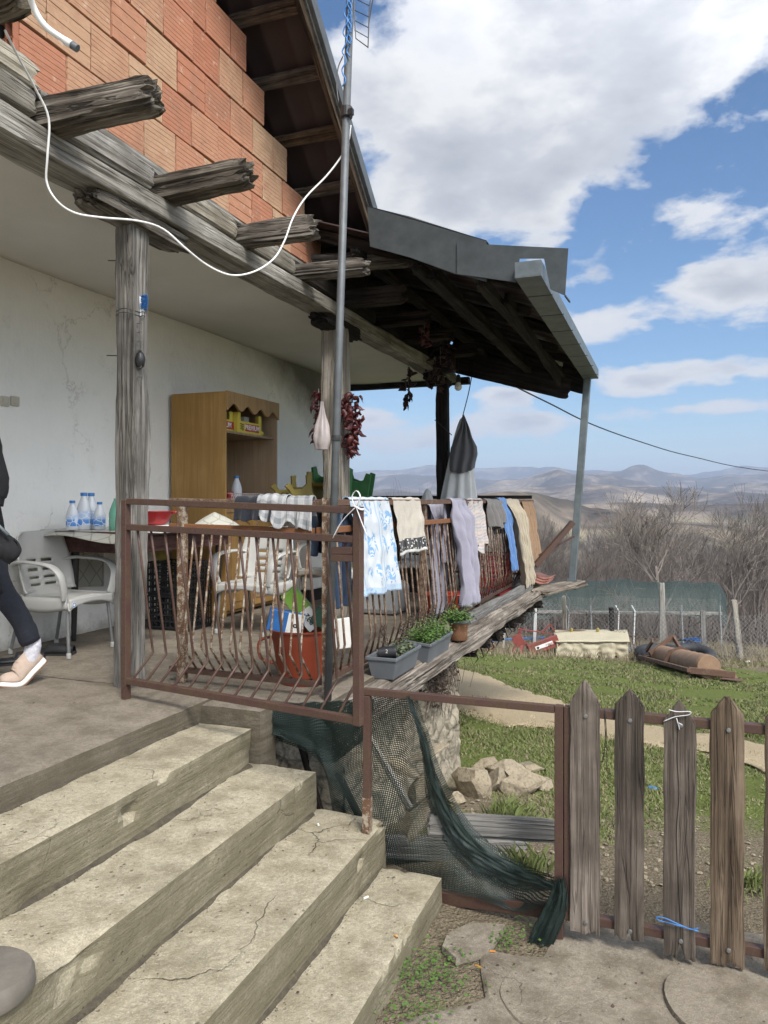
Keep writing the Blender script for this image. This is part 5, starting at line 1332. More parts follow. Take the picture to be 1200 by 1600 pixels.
# brush on the first post
def brush():
    p = onY(227, 470, 3.36); t = thing('brush', 'white backed brush with blue bristles hung on the near post', 'brush', p)
    MB().bar(p+Vector((-.018, 0, .02)), p+Vector((-.028, 0, -.085)), .05, .012, up=(1, 0, 0)).build('back', 'white_pvc', t, bevel=.004)
    b = MB(); rd = random.Random(2)
    for _ in range(160):
        k = rd.random()*.085; q = p+Vector((-.012-.008*k/.085, rd.uniform(-.022, .022), .03-k*.9)); b.tube([q, q+Vector((.02, rd.uniform(-.003, .003), .004))], .0016, 3)
    b.build('bristles', 'blue_cord', t)
brush()
p = onY(219, 562, 3.31); b = MB(); b.lathe([(.004, .05), (.02, .03), (.028, 0), (.02, -.035), (.004, -.05)], p, 10); tag(b.build('sponge', 'black_plastic', smooth=True), 'small dark scrubber hanging low on the near post', 'scrubber')

# ------------------------------------------------------------------ chairs
def make_chair(mat, label, loc, ang, group=None, name='plastic_chair', legs=True):
    t = thing(name, label, 'chair', (0, 0, 0), group)
    sc = .93
    # local: x forwards, y to the sitter's left, z up
    def shell(u, v):        # v 0..1 front of seat to top of back ; u -.5...5
        uu = u-.5
        S = [(.235, .365, .46), (.22, .41, .46), (.10, .415, .47), (-.05, .395, .47), (-.15, .40, .47), (-.20, .45, .49), (-.225, .55, .51), (-.255, .68, .50), (-.29, .82, .45), (-.30, .86, .34)]
        k = v*(len(S)-1); i = min(int(k), len(S)-2); f = k-i; a = [S[i][j]*(1-f)+S[i+1][j]*f for j in range(3)]
        x, z, w_ = a; y = uu*w_
        cup = (abs(uu)*2)**3
        if v > .5: x += .07*cup
        else: z += (-.045*cup if v < .3 else 0)
        return (x, y, z)
    def hole(i, j):
        rows = (31, 34, 37, 40); return j in rows and (6 <= i <= 10 or 13 <= i <= 17)
    b = MB(); b.grid(shell, 24, 54, holes=hole); b.build('seat_shell', mat, t, smooth=True, solid=.012)
    for s in (-1, 1):
        b = MB(); pts = spline([(-.25, s*.215, .63), (-.15, s*.265, .655), (.02, s*.285, .65), (.14, s*.285, .63), (.205, s*.275, .57), (.215, s*.255, .48), (.205, s*.235, .40)], 6)
        b.tube(pts, .036, 12, flat=(1.0, .36)); 
        o = b.build('armrest', mat, t, smooth=True)
        b = MB(); b.grid(lambda u, v: (-.24+.46*u, s*(.225+.012*math.sin(v*3)), .335+.075*v-.03*math.sin(u*math.pi)*(1-v)+.0), 16, 4); b.build('apron', mat, t, smooth=True, solid=.01)
    b = MB(); b.grid(lambda u, v: (.235, -.225+.45*u, .335+.07*v+.035*math.sin(u*math.pi)*(1-v)), 16, 4); b.build('apron', mat, t, smooth=True, solid=.01)
    if legs:
        for (x, y, dx, dy) in ((.2, .205, .03, .02), (.2, -.205, .03, -.02), (-.2, .2, -.08, .02), (-.2, -.2, -.08, -.02)):
            b = MB(); b.tube([(x, y, .38), (x+dx, y+dy, .02)], .0125, 10); l = b.build('leg', 'chair_leg_metal', t, smooth='auto')
            MB().lathe([(.015, 0), (.017, .004), (.016, .035), (.013, .038)], (x+dx*1.03, y+dy*1.03, 0), 12).build('foot_cap', 'chair_plastic', l, smooth='auto')
    t.scale = (sc, sc, sc); t.rotation_euler = (0, 0, ang); t.location = loc
    return t
ch1 = make_chair('chair_plastic', 'light grey plastic armchair with metal legs beside the near post at the table end', (-3.81, 3.98, -1.0), R(2))
b = MB(); b.lathe([(.02, 0), (.02, .002)], (.243, -.19, .365), 16, axis=(1, 0, 0)); o = b.build('badge', 'white_pvc'); o.parent = ch1
b = MB(); b.lathe([(.0135, 0), (.0165, .0032), (.0105, .0032)], (.243, -.19, .365), 16, axis=(1, 0, 0), cap=False); o = b.build('badge_ring', 'blue_cord'); o.parent = ch1
ch2 = make_chair('chair_plastic', 'light grey plastic armchair seen through the gate bars in front of the cabinet', (-3.02, 5.12, -1.0), R(-92))
ch3 = make_chair('chair_plastic', 'light grey plastic armchair beside the white appliance behind the pole', (-2.95, 6.35, -1.0), R(-112))
ch4 = make_chair('chair_grey', 'grey plastic chair behind the railing left of the lavender garment', (-2.35, 7.15, -.98), R(-85))

# ------------------------------------------------------------------ table and the things on it
tb = thing('table', 'old dark table under an oilcloth against the porch wall', 'table', (-3.8, 4.9, -1))
TZ = -.205
MB().box(-4.17, -3.42, 4.12, 5.50, TZ-.03, TZ).build('tabletop', 'table_wood', tb, bevel=.004)
b = MB(); b.box(-4.12, -3.47, 4.2, 4.22, TZ-.15, TZ-.031); b.box(-4.12, -3.47, 5.42, 5.44, TZ-.15, TZ-.031); b.box(-3.49, -3.47, 4.221, 5.419, TZ-.15, TZ-.031); b.build('apron', 'table_wood', tb)
for (x, y) in ((-4.02, 4.30), (-3.50, 4.32), (-4.05, 5.35), (-3.5, 5.35)):
    MB().tube([(x, y, TZ-.03), (x+.0, y-.02, -1)], [.032, .017], 10).build('leg', 'black_metal', tb, smooth='auto')
def oil():
    b = MB()
    def fn(u, v):
        y = 4.04+1.0*v; x = -4.185+.80*u; z = TZ+.006+.003*mn.noise(Vector((x*5, y*5, 0)))
        if v < .10: z = TZ-.0-.05*((.10-v)/.10)**.8*(1-.5*math.sin(u*5)); y += .03*math.sin(u*7)*(.1-v)*4
        if u > .95: z -= .015
        return (x, y, z)
    b.grid(fn, 30, 40, lambda u, v: (u*.8, v)); tag(b.build('oilcloth', 'oilcloth', smooth=True, solid=.003), 'pale patterned oilcloth over the near end of the table', 'tablecloth')
    b = MB(); b.grid(lambda u, v: (-4.186+.004*math.sin(v*20), 4.02+.75*v, TZ-.04-.36*u-.06*v*u), 14, 30, lambda u, v: (v*.8, u*.4)); tag(b.build('wall_cloth', 'oilcloth', smooth=True, solid=.004), 'patterned cloth hanging on the wall below the near end of the table', 'cloth')
oil()
def bottle_mesh(h, r, label_mat, body, cap):
    return h
def bottle(label, p, h, r, body='milk_body', lab=True, cap='blue_cord', group=None, name='milk_bottle'):
    t = thing(name, label, 'bottle', p, group)
    MB().lathe([(r*.9, 0), (r, .006), (r, h*.30), (r*.97, h*.34), (r, h*.38), (r, h*.5), (r*.85, h*.62), (r*.62, h*.76), (r*.42, h*.86), (r*.38, h*.9), (r*.38, h*.93)], p, 20).build('body', body, t, smooth=True)
    if cap: MB().lathe([(r*.46, h*.91), (r*.47, h*.985), (r*.42, h)], p, 16).build('cap', cap, t, smooth='auto')
    if lab:
        MB().lathe([(r*1.015, h*.13), (r*1.02, h*.34), (r*1.01, h*.50)], p, 20, cap=False).build('label', 'bottle_label', t, smooth=True)
    return t
m, T, pr, o_ = newmat('bottle_label'); tcc = T.n('ShaderNodeTexCoord').outputs['Object']
s_ = T.n('ShaderNodeSeparateXYZ'); T.l(tcc, s_.inputs[0])
base_ = T.ramp(T.m('MULTIPLY', T.m('SUBTRACT', s_.outputs[2], TZ), 7), [(.0, (.75, .78, .82)), (.18, (.07, .22, .62)), (.55, (.12, .32, .70)), (.62, (.5, .6, .8))])
cl = T.vor(tcc, 26, 'DISTANCE_TO_EDGE'); T.l(T.mix(T.ramp(cl, [(.03, 1), (.08, 0)]), base_, (.72, .78, .86)), pr.inputs['Base Color']); pr.inputs['Roughness'].default_value = .3
plain('milk_body', (.70, .72, .74), .25, (.64, .66, .69), 5, 0); plain('green_bottle', (.16, .42, .30), .2, (.13, .36, .26), 5, 0)
for i, (px, d, h, r, lb) in enumerate(((113, 5.25, .205, .042, 'short milk bottle with blue label, leftmost of the four on the table'), (131, 5.3, .26, .05, 'tall milk bottle with blue label at the front of the four'), (142.5, 5.42, .26, .05, 'tall milk bottle half hidden behind the other tall one'), (155.5, 5.30, .195, .04, 'short milk bottle with blue label, rightmost of the four on the table'))):
    p = W(px, d, TZ+.009); bottle(lb, p, h, r, group='milk bottles on the table')
bottle('tall green plastic bottle on the table left of the near post', W(182, 5.2, TZ+.009), .235, .05, 'green_bottle', False, None, name='green_bottle')
p = W(243, 4.95, TZ+.055)
rbw = thing('red_bowl', 'red plastic bowl standing on a white box on the table', 'bowl', p)
b = MB(); b.lathe([(.055, 0), (.075, .01), (.105, .06), (.125, .085), (.128, .088), (.12, .084), (.1, .06), (.07, .014), (.05, .006)], p, 28); b.build('bowl', 'red_plastic', rbw, smooth=True)
b = MB(); q = p+Vector((.115*CA, .115*SA, .078)); b.tube([q+Vector((0, -.03, 0)), q+Vector((.05, -.02, .004)), q+Vector((.05, .02, .004)), q+Vector((0, .03, 0))], .006, 8); b.build('handle', 'red_plastic', rbw, smooth=True)
tag(MB().box(p.x-.11, p.x+.10, p.y-.08, p.y+.09, TZ+.002, p.z-.002).build('white_box', 'paper_white', bevel=.004), 'low white box under the red bowl on the table', 'box')
p = W(335, 5.6, TZ+.0)
b = MB(); b.grid(lambda u, v: (p.x+.19*v*math.cos(u*6.2832)*(1+.08*math.sin(u*19)), p.y+.19*v*math.sin(u*6.2832)*(1+.08*math.sin(u*19)), p.z+.003+.125*(1-v)**.75*(1+.06*math.sin(u*25)*v)), 60, 12, lambda u, v: (u*.8, v*.3)); tag(b.build('food_cover', 'oilcloth', smooth=True, solid=.003), 'white peaked cloth cover on the far end of the table', 'cover')
# crates under the table
def crate(label, p, s, mat, nm='plastic_crate'):
    t = thing(nm, label, 'crate', p); x, y, z = s; b = MB()
    b.box(p.x-x/2, p.x+x/2, p.y-y/2, p.y+y/2, p.z, p.z+.012); b.build('base', mat, t)
    b = MB(); n = 5
    for k in range(n+1):
        zz = p.z+z*k/n; h = .012
        for sx in (-1, 1): b.box(p.x+sx*x/2-.006, p.x+sx*x/2+.006, p.y-y/2, p.y+y/2, zz-h/2+.02, zz+h/2+.02)
        for sy in (-1, 1): b.box(p.x-x/2, p.x+x/2, p.y+sy*y/2-.007, p.y+sy*y/2+.007, zz-h/2+.019, zz+h/2+.019)
    m_ = 9
    for k in range(m_+1):
        for sy in (-1, 1): xx = p.x-x/2+x*k/m_; b.box(xx-.004, xx+.004, p.y+sy*y/2-.005, p.y+sy*y/2+.005, p.z+.014, p.z+z+.022)
        for sx in (-1, 1): yy = p.y-y/2+y*k/m_; b.box(p.x+sx*x/2-.004, p.x+sx*x/2+.004, yy-.004, yy+.004, p.z+.014, p.z+z+.022)
    b.build('lattice', mat, t); return t
pc = onZ(266, 985, -1.0)
crate('black plastic lattice crate on the floor under the table', Vector((pc.x-.02, pc.y+.15, -1.0)), (.38, .30, .24), 'black_plastic')
crate('black plastic crate stacked on top of the floor crate under the table', Vector((pc.x-.02, pc.y+.15, -.735)), (.38, .30, .24), 'black_plastic')
p = Vector((pc.x-.1, pc.y+.02, -.46)); tag(MB().lathe([(.02, 0), (.05, .01), (.055, .05), (.04, .1), (.01, .12)], p, 12).build('lemon_net', 'yellow_paint', smooth=True), 'small yellow fruit net lying on the black crates', 'fruit net')

# ------------------------------------------------------------------ cabinet
cab = thing('cabinet', 'worn wooden kitchen cabinet with open shelves and a wavy top', 'cabinet', (-3.88, 6.05, -1))
cx0, cx1, cy0, cy1, cz0, cz1 = -4.16, -3.60, 5.60, 6.52, -1.0, .955
def cbx(name, x0, x1, y0, y1, z0, z1, mat='cabinet_wood', par=None, **k): return MB().box(x0, x1, y0, y1, z0, z1).build(name, mat, par or cab, **k)
cbx('side_panel', cx0, cx1, cy0, cy0+.022, cz0, cz1, bevel=.002); cbx('side_panel', cx0, cx1, cy1-.022, cy1, cz0, cz1, bevel=.002)
cbx('back_panel', cx0, cx0+.012, cy0+.023, cy1-.023, cz0+.02, cz1-.002, 'cabinet_inner'); cbx('top_panel', cx0, cx1-.02, cy0+.023, cy1-.023, cz1-.02, cz1-.001)
cbx('shelf', cx0+.013, cx1-.03, cy0+.023, cy1-.023, .605, .625); cbx('counter', cx0+.013, cx1-.005, cy0+.023, cy1-.023, -.02, .0)
cbx('base_board', cx0+.013, cx1-.03, cy0+.023, cy1-.023, -.98, -.96)
cbx('divider', cx0+.013, cx1-.04, 5.94, 5.955, -.96, -.021, 'cabinet_inner')
# wavy valance
b = MB(); n = 60; V = []
for i in range(n+1):
    y = cy0+.0+(cy1-cy0)*i/n; t = (y-cy0)/(cy1-cy0); z = cz1-.125+.028*math.cos((t-.125)*math.pi*8) if .03 < t < .97 else cz1-.16; V.append((y, z))
for s_x in (cx1+.001, cx1+.02):
    for y, z in V: b.v.append((s_x, y, z))
    for y, z in V: b.v.append((s_x, y, cz1+.004))
m_ = n+1
for i in range(n):
    b.f.append((i, m_+i, m_+i+1, i+1)); k = 2*m_; b.f.append((k+i, k+i+1, k+m_+i+1, k+m_+i)); b.f.append((i, i+1, k+i+1, k+i)); b.f.append((m_+i, k+m_+i, k+m_+i+1, m_+i+1))
b.f.append((0, 2*m_, 3*m_, m_)); b.f.append((n, m_+n, 3*m_+n, 2*m_+n)); b.fm = [0]*len(b.f); b.build('valance', 'cabinet_wood', cab)
for i in range(2):
    y0 = cy0+.025+.437*i; d_ = cbx('door', cx1-.018, cx1+.002, y0, y0+.432, -.95, -.10, par=cab, bevel=.004)
    pts = [(cx1+.004, y0+.06+.31*k/12, -.2+.05*math.sin(k/12*math.pi)) for k in range(13)]
    MB().tube([(cx1+.003, y0+.06, -.88)]+[Vector(q) for q in pts]+[(cx1+.003, y0+.37, -.88), (cx1+.003, y0+.06, -.88)], .006, 6).build('moulding', 'cabinet_inner', d_)
b = cbx('drawer', cx1-.018, cx1+.002, cy0+.025, cy1-.025, -.095, -.024, bevel=.003)
p = Vector((cx1+.004, 5.8, -.06)); MB().tube([p+Vector((0, 0, .012)), p+Vector((.015, .01, 0)), p+Vector((0, .0, -.018))], .004, 6).build('pull', 'black_metal', b)
# yellow cartons with lettering, second one half hidden
plain('carton_yellow', (.62, .50, .07), .7, (.55, .44, .06), 6, .05); plain('label_red', (.42, .04, .03), .6)
def carton(label, y0, y1, x0, x1, z, txt, logo=True):
    t = thing('fruit_carton', label, 'box', ((x0+x1)/2, (y0+y1)/2, z), None); h = .105
    b = MB(); b.box(x0, x1, y0, y1, z, z+.008)
    b.box(x1-.008, x1, y0, y1, z+.008, z+h); b.box(x0, x0+.008, y0, y1, z+.008, z+h); b.box(x0+.008, x1-.008, y0, y0+.008, z+.008, z+h); b.box(x0+.008, x1-.008, y1-.008, y1, z+.008, z+h); b.build('tray', 'carton_yellow', t)
    for yy in (y0, y1-.05):
        b = MB(); b.box(x1-.009, x1+.001, yy, yy+.05, z+h, z+h+.075); b.box(x1-.06, x1-.01, yy if yy == y0 else yy+.042, (yy if yy == y0 else yy+.042)+.008, z+h, z+h+.075); b.build('corner_tab', 'carton_yellow', t)
    ym = (y0+y1)/2+(.035 if logo else 0)
    MB().box(x1+.0005, x1+.002, ym-.115, ym+.125, z+.02, z+.088).build('label_band', 'label_red', t)
    text('lettering', txt, .062, (x1+.0032, ym+.004, z+.054), (0, 1, 0), (0, 0, 1), 'paper_white', t, bold=True)
    if logo:
        b = MB()
        for k in range(4):
            zz = z+.03+.016*k; pts = [(x1+.002, ym-.205+.013*j, zz+.007*math.sin(j*1.3)) for j in range(6)]; b.tube(pts, .0032, 5)
        b.build('wave_mark', 'black_plastic', t)
    return t
carton('yellow carton lettered in white on red, at the front of the cabinet shelf', 5.86, 6.28, -3.95, -3.64, .626, 'PREMIUM')
carton('yellow carton half hidden on the left of the cabinet shelf', 5.63, 5.845, -4.0, -3.68, .626, 'MIUM', False)
tag(MB().box(-3.85, -3.75, 6.16, 6.24, .64, .80).build('paper_pack', 'paper_white', bevel=.004), 'white paper packet standing in the front yellow carton', 'packet')
tag(MB().box(-3.9, -3.8, 5.66, 5.80, .66, .80).build('paper_pack', 'paper_white', bevel=.004), 'white packet standing in the left yellow carton', 'packet')
tag(MB().lathe([(.02, 0), (.05, .012), (.055, .035), (.03, .055)], (-3.72, 6.36, .627), 14).build('soap_dish', 'carton_yellow', smooth=True), 'small yellow lump right of the cartons on the shelf', 'soap')
bottle('clear plastic bottle with blue cap on the cabinet counter', Vector((-3.78, 6.07, .001)), .24, .05, 'milk_body', False, 'blue_cord', name='water_bottle')
b = MB(); px_ = -3.68
for k in range(3): b.box(-3.9+.0, -3.62, 5.72, 6.28, .004+.03*k, .010+.03*k) if k == 0 else None
for k in range(19):
    for xx in (-3.90, -3.62): b.tube([(xx, 5.72+.03*k, .01), (xx, 5.735+.03*k+.015, .07)], .0028, 4); b.tube([(xx, 5.75+.03*k, .01), (xx, 5.72+.03*k, .07)], .0028, 4)
for xx in (-3.9, -3.62): b.tube([(xx, 5.72, .073), (xx, 6.29, .073)], .005, 5)
for yy in (5.72, 6.28): b.tube([(-3.9, yy, .073), (-3.62, yy, .073)], .005, 5); b.tube([(-3.9, yy, .03), (-3.62, yy, .03)], .004, 5)
tag(b.build('wire_tray', 'bag_plastic'), 'lattice tray of odds and ends on the cabinet counter', 'tray')
tag(MB().lathe([(.03, 0), (.045, .02), (.04, .07), (.03, .08)], (-3.72, 5.86, .012), 14).build('dark_cup', 'dark_red_plastic', smooth=True), 'dark brown cup in the tray on the counter', 'cup')
tag(MB().box(-3.92, -3.80, 5.70, 5.86, .08, .13).build('scale_head', 'rusty_steel', bevel=.006), 'small grey metal gadget behind the cup on the counter', 'gadget')
# white appliance
ap_ = thing('appliance', 'white kitchen appliance with black foot beyond the cabinet', 'appliance', (-3.4, 7.4, -1)); 
MB().box(-4.1, -3.35, 6.75, 7.5, -.88, -.12).build('body', 'appliance_white', ap_, bevel=.012); MB().box(-4.05, -3.38, 6.78, 7.47, -1.0, -.881).build('plinth', 'black_plastic', ap_)
b = MB(); b.box(-3.35, -3.335, 6.8, 7.45, -.30, -.285); b.build('handle', 'chair_leg_metal', ap_); MB().box(-3.349, -3.344, 6.80, 7.45, -.24, -.15).build('panel', 'chair_grey', ap_)

# ------------------------------------------------------------------ carved stools beyond the cabinet
def carved(label, p, ang, mat, h=.42, nm='carved_stool'):
    t = thing(nm, label, 'stool', (0, 0, 0))
    prof = [(-.15, 0), (-.09, .0), (-.05, .06), (.05, .06), (.09, 0), (.15, 0), (.13, .12), (.10, .22), (.13, .34), (.155, h), (.10, h+.015), (.075, h-.06), (0, h-.085), (-.075, h-.06), (-.10, h+.015), (-.155, h), (-.13, .34), (-.10, .22), (-.13, .12)]
    for s in (-1, 1):
        b = MB(); n = len(prof)
        for yy in (s*.13-.014, s*.13+.014): b.v += [(x, yy, z) for x, z in prof]
        b.f = [tuple(range(n)), tuple(range(2*n-1, n-1, -1))]+[(i, n+i, n+(i+1) % n, (i+1) % n) for i in range(n)]; b.fm = [0]*len(b.f)
        b.build('side', mat, t, bevel=.005)
    MB().box(-.07, .07, -.115, .115, h-.12, h-.09).build('seat', mat, t, bevel=.004); MB().box(-.02, .02, -.115, .115, .14, .17).build('stretcher', mat, t)
    t.rotation_euler = ang; t.location = p
    return t
carved('small yellow carved stool tipped over on the appliance, nearer of the two', onX(474, 800, -3.25)+Vector((0, 0, -.06)), (0, R(-22), R(60)), 'yellow_paint', .38)
carved('yellow carved stool tipped behind the nearer yellow one', onX(490, 802, -3.2)+Vector((0, .1, -.08)), (0, R(16), R(70)), 'yellow_paint', .46)
carved('green carved stool behind the yellow stools left of the post', onX(506, 800, -3.15)+Vector((0, .15, -.15)), (0, R(3), R(75)), 'green_paint', .58)
carved('green carved stool beside the post with its leg against the sky', W(556, 8.0, -.30), (R(4), R(4), R(12)), 'green_paint', .60)
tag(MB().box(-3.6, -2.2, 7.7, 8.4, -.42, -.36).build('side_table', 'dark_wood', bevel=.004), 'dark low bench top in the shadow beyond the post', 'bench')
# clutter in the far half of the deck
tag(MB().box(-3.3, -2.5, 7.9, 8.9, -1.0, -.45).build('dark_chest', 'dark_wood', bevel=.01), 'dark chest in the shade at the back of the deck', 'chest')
def basin(label, px, d, r, h, mat):
    p = W(px, d, -1.0); t = thing('basin', label, 'basin', p)
    MB().lathe([(r*.8, 0), (r*.84, .01), (r, h), (r*1.06, h+.004), (r*1.05, h-.008), (r*.96, h-.012), (r*.8, .02), (.01, .015)], p, 28).build('bowl', mat, t, smooth=True)
basin('red orange round basin on the deck floor behind the railing', 679, 6.9, .155, .16, 'orange_red_plastic')
basin('second red basin on the deck floor beside the lavender garment', 712, 7.1, .15, .14, 'orange_red_plastic')
crate('dark red crate standing against the railing behind the striped cloth', W(765, 8.35, -1.0), (.36, .62, .40), 'dark_red_plastic')
tag(MB().box(-2.35, -1.95, 7.6, 8.2, -.6, -.598).build('crate_lid', 'dark_red_plastic'), 'dark red sheet lying on the red crate', 'lid') if False else None
tag(MB().box(*[-2.62, -2.25], 6.2, 6.6, -1.0, -.72).build('paint_bucket', 'chair_grey', bevel=.05), 'grey box on the deck floor under the grey chair', 'box')
def boots(px, d):
    pass
# ------------------------------------------------------------------ bucket with packets
p = onZ(484, 1068, -1.0); p = Vector((-1.92, 3.78, -1.0))
bk = thing('bucket', 'terracotta red plastic bucket full of packets behind the gate', 'bucket', p)
r0, r1, hb_ = .135, .185, .30
MB().lathe([(r0, 0), (r0*1.02, .01), (r1*.94, hb_*.78), (r1*.955, hb_*.8), (r1*.99, hb_*.96), (r1*1.05, hb_*.97), (r1*1.06, hb_), (r1*1.0, hb_), (r1*.95, hb_*.95), (r0*.95, .02), (.01, .015)], p, 36).build('tub', 'bucket_plastic', bk, smooth='auto')
q = p+Vector((-r1*CA, -r1*SA, 0)); b = MB(); b.tube(spline([q+Vector((.01, 0, .25)), q+Vector((-.06, -.02, .22)), q+Vector((-.05, -.02, .13)), q+Vector((.03, 0, .10))], 5), .012, 8, flat=(1.6, .7)); b.build('handle', 'bucket_plastic', bk, smooth=True)
plain('pack_blue', (.03, .16, .42), .35, (.02, .10, .32), 9, .2); plain('pack_green', (.20, .38, .05), .4, (.14, .3, .04), 9, .1); plain('pack_dark_green', (.02, .10, .05), .4); plain('pack_orange', (.55, .22, .04), .5)
def packet(label, c, size, rot, mat, front, txt=None, tmat='black_plastic'):
    M = Matrix.Translation(c) @ Matrix.Rotation(YAW, 4, 'Z') @ Matrix.Rotation(rot[0], 4, 'Y') @ Matrix.Rotation(rot[1], 4, 'X')
    t = thing('packet', label, 'packet', c); x, y, z = size
    b = MB(); b.box(-x/2, x/2, -y/2, y/2, -z/2, z/2, M); b.build('carton', mat, t, bevel=.004)
    b = MB(); b.box(-x/2+.004, x/2-.004, -y/2-.0012, -y/2-.0004, -z/2+.004, -z/2+z*.48, M); b.build('panel', front, t)
    if txt:
        ri = (M.to_3x3() @ Vector((0, 0, 1))); upv = (M.to_3x3() @ Vector((-1, 0, 0))); text('lettering', txt, x*.42, M @ Vector((0, -y/2-.0025, -z*.26)), ri, upv, tmat, t, True)
    return t
packet('green and white carton leaning up out of the bucket', p+Vector((-.02, .02, .40)), (.10, .06, .26), (R(-38), R(8)), 'pack_green', 'paper_white', 'R32')
packet('blue and white packet lying on the left rim of the bucket', p+Vector((-.085, -.05, .335)), (.12, .07, .20), (R(-78), R(10)), 'pack_blue', 'paper_white', 'P')
packet('dark green and orange carton at the right of the bucket', p+Vector((.12, .06, .33)), (.10, .05, .18), (R(-60), R(-8)), 'pack_dark_green', 'pack_orange')
packet('white card standing at the right rim of the bucket', p+Vector((.215, .05, .27)), (.10, .012, .17), (R(-8), R(4)), 'paper_white', 'paper_white', None)
# ------------------------------------------------------------------ planters
def planter(label, y0, y1, x, h=.13, tilt=0):
    t = thing('planter', label, 'planter', (x, (y0+y1)/2, -1.02)); w0, w1 = .065, .088; b = MB(); zb = -1.018
    def ring(w_, e, z): return [(x-w_, y0-e, z), (x+w_, y0-e, z+tilt), (x+w_, y1+e, z+tilt), (x-w_, y1+e, z)]
    R_ = [ring(w0, -.02, zb), ring(w1, 0, zb+h-.02), ring(w1+.008, .008, zb+h-.02), ring(w1+.008, .008, zb+h), ring(w1-.004, -.004, zb+h), ring(w1-.008, -.008, zb+h-.025)]
    vs = [v for r in R_ for v in r]; fs = [(0, 3, 2, 1)]
    for k in range(len(R_)-1):
        for j in range(4): j2 = (j+1) % 4; fs.append((k*4+j, k*4+j2, k*4+4+j2, k*4+4+j))
    b.add(vs, fs); b.build('box', 'planter_plastic', t, bevel=.004)
    b = MB(); b.grid(lambda u, v: (x-w1+.008+(2*w1-.016)*u, y0+.008+(y1-y0-.016)*v, zb+h-.03+tilt*u+.012*mn.noise(Vector((u*6, v*12, y0)))), 12, 30); b.build('soil', 'soil', t, smooth=True)
planter('long grey plastic planter on the ledge nearest the gate', 4.02, 4.46, -1.55)
planter('grey plastic planter on the ledge behind the nearest one', 4.60, 5.12, -1.53, tilt=-.02)
def leafy(name, label, c, ext, n, mat, hh, leaf=.016, seed=1, stems=12, stem_mat='leaf_dull'):
    rd = random.Random(seed); t = thing(name, label, 'plant', c); b = MB(); sb = MB()
    for k in range(n):
        x = c[0]+rd.gauss(0, ext[0]*.5); y = c[1]+rd.uniform(-ext[1], ext[1]); z = c[2]+abs(rd.gauss(0, hh*.5)); x = c[0]+max(-ext[0]*1.3, min(ext[0]*1.3, x-c[0])); 
        q = Vector((x, y, z)); a = rd.uniform(0, 6.28); l = leaf*rd.uniform(.6, 1.5); u = Vector((math.cos(a), math.sin(a), rd.uniform(-.4, .9))).normalized()*l; v = Vector((-math.sin(a), math.cos(a), rd.uniform(-.3, .3)))*l*.4
        i = len(b.v); b.v += [tuple(q), tuple(q+u*.45+v), tuple(q+u), tuple(q+u*.45-v)]; b.f.append((i, i+1, i+2, i+3)); b.fm.append(0)
    b.build('leaves', mat, t)
    for k in range(stems):
        sb = MB(); q = Vector((c[0]+rd.uniform(-ext[0], ext[0]), c[1]+rd.uniform(-ext[1], ext[1]), c[2]-.01)); sb.tube([q, q+Vector((rd.gauss(0, .012), rd.gauss(0, .015), hh*.8)), q+Vector((rd.gauss(0, .03), rd.gauss(0, .04), hh*rd.uniform(1.2, 2.0)))], [.002, .0016, .001], 4); sb.build('stem', stem_mat, t)
leafy('potted_plant', 'low green plants growing in the nearest planter', (-1.55, 4.30, -.91), (.07, .15), 800, 'leaf_dull', .05, .018, 3, 26, 'dried_leaf')
leafy('potted_plant', 'lush green parsley growing in the second planter', (-1.54, 4.88, -.915), (.09, .26), 2600, 'leaf_green', .085, .016, 4, 14)
leafy('potted_plant', 'green herb growing in the rusty can', (-1.49, 5.42, -.88), (.10, .12), 900, 'leaf_green', .08, .018, 5, 10)
def drystem():
    rd = random.Random(6); t = thing('dead_flowers', 'dead brown flower stems standing in the two planters', 'dead flowers', (-1.58, 4.5, -.92))
    for k in range(9):
        b = MB(); q = Vector((-1.58+rd.uniform(-.05, .05), 4.12+.11*k, -.92)); h = rd.uniform(.10, .22); t_ = q+Vector((rd.gauss(0, .03), rd.gauss(0, .05), h)); b.tube([q, q.lerp(t_, .5)+Vector((.01, .01, 0)), t_], [.0022, .0018, .001], 4)
        for _ in range(16):
            m_ = q.lerp(t_, rd.uniform(.4, 1)); b.lathe([(.001, -.006), (.006, 0), (.001, .006)], m_+Vector((rd.gauss(0, .012), rd.gauss(0, .012), 0)), 4)
        b.build('stem', 'dried_leaf', t)
drystem()
p = onZ(716, 998, -1.0); p = Vector((-1.475, 5.42, -1.02)); cn = thing('rusty_can', 'rusty tin can holding a herb at the end of the planters', 'can', p)
MB().lathe([(.062, 0), (.064, .004), (.066, .05), (.064, .055), (.068, .10), (.072, .135), (.068, .135), (.062, .10), (.01, .095)], p, 22).build('tin', 'rust_can', cn, smooth='auto')
MB().lathe([(.073, .125), (.078, .13), (.078, .146), (.072, .148)], p, 22, cap=False).build('rim', 'planter_plastic', cn, smooth='auto')
p = Vector((-1.53, 4.06, -.865)); t = thing('black_pot', 'small black pot lying on its side in the nearest planter', 'pot', p)
MB().lathe([(.028, -.05), (.03, -.048), (.037, .045), (.040, .045), (.040, .055), (.034, .055), (.026, -.04)], p, 20, axis=(.95, .30, .05)).build('cup', 'black_plastic', t, smooth='auto')
text('mark', '2', .03, p+Vector((.012, -.036, .012)), (.95, .3, 0), (0, .3, 1), 'chair_plastic', t)
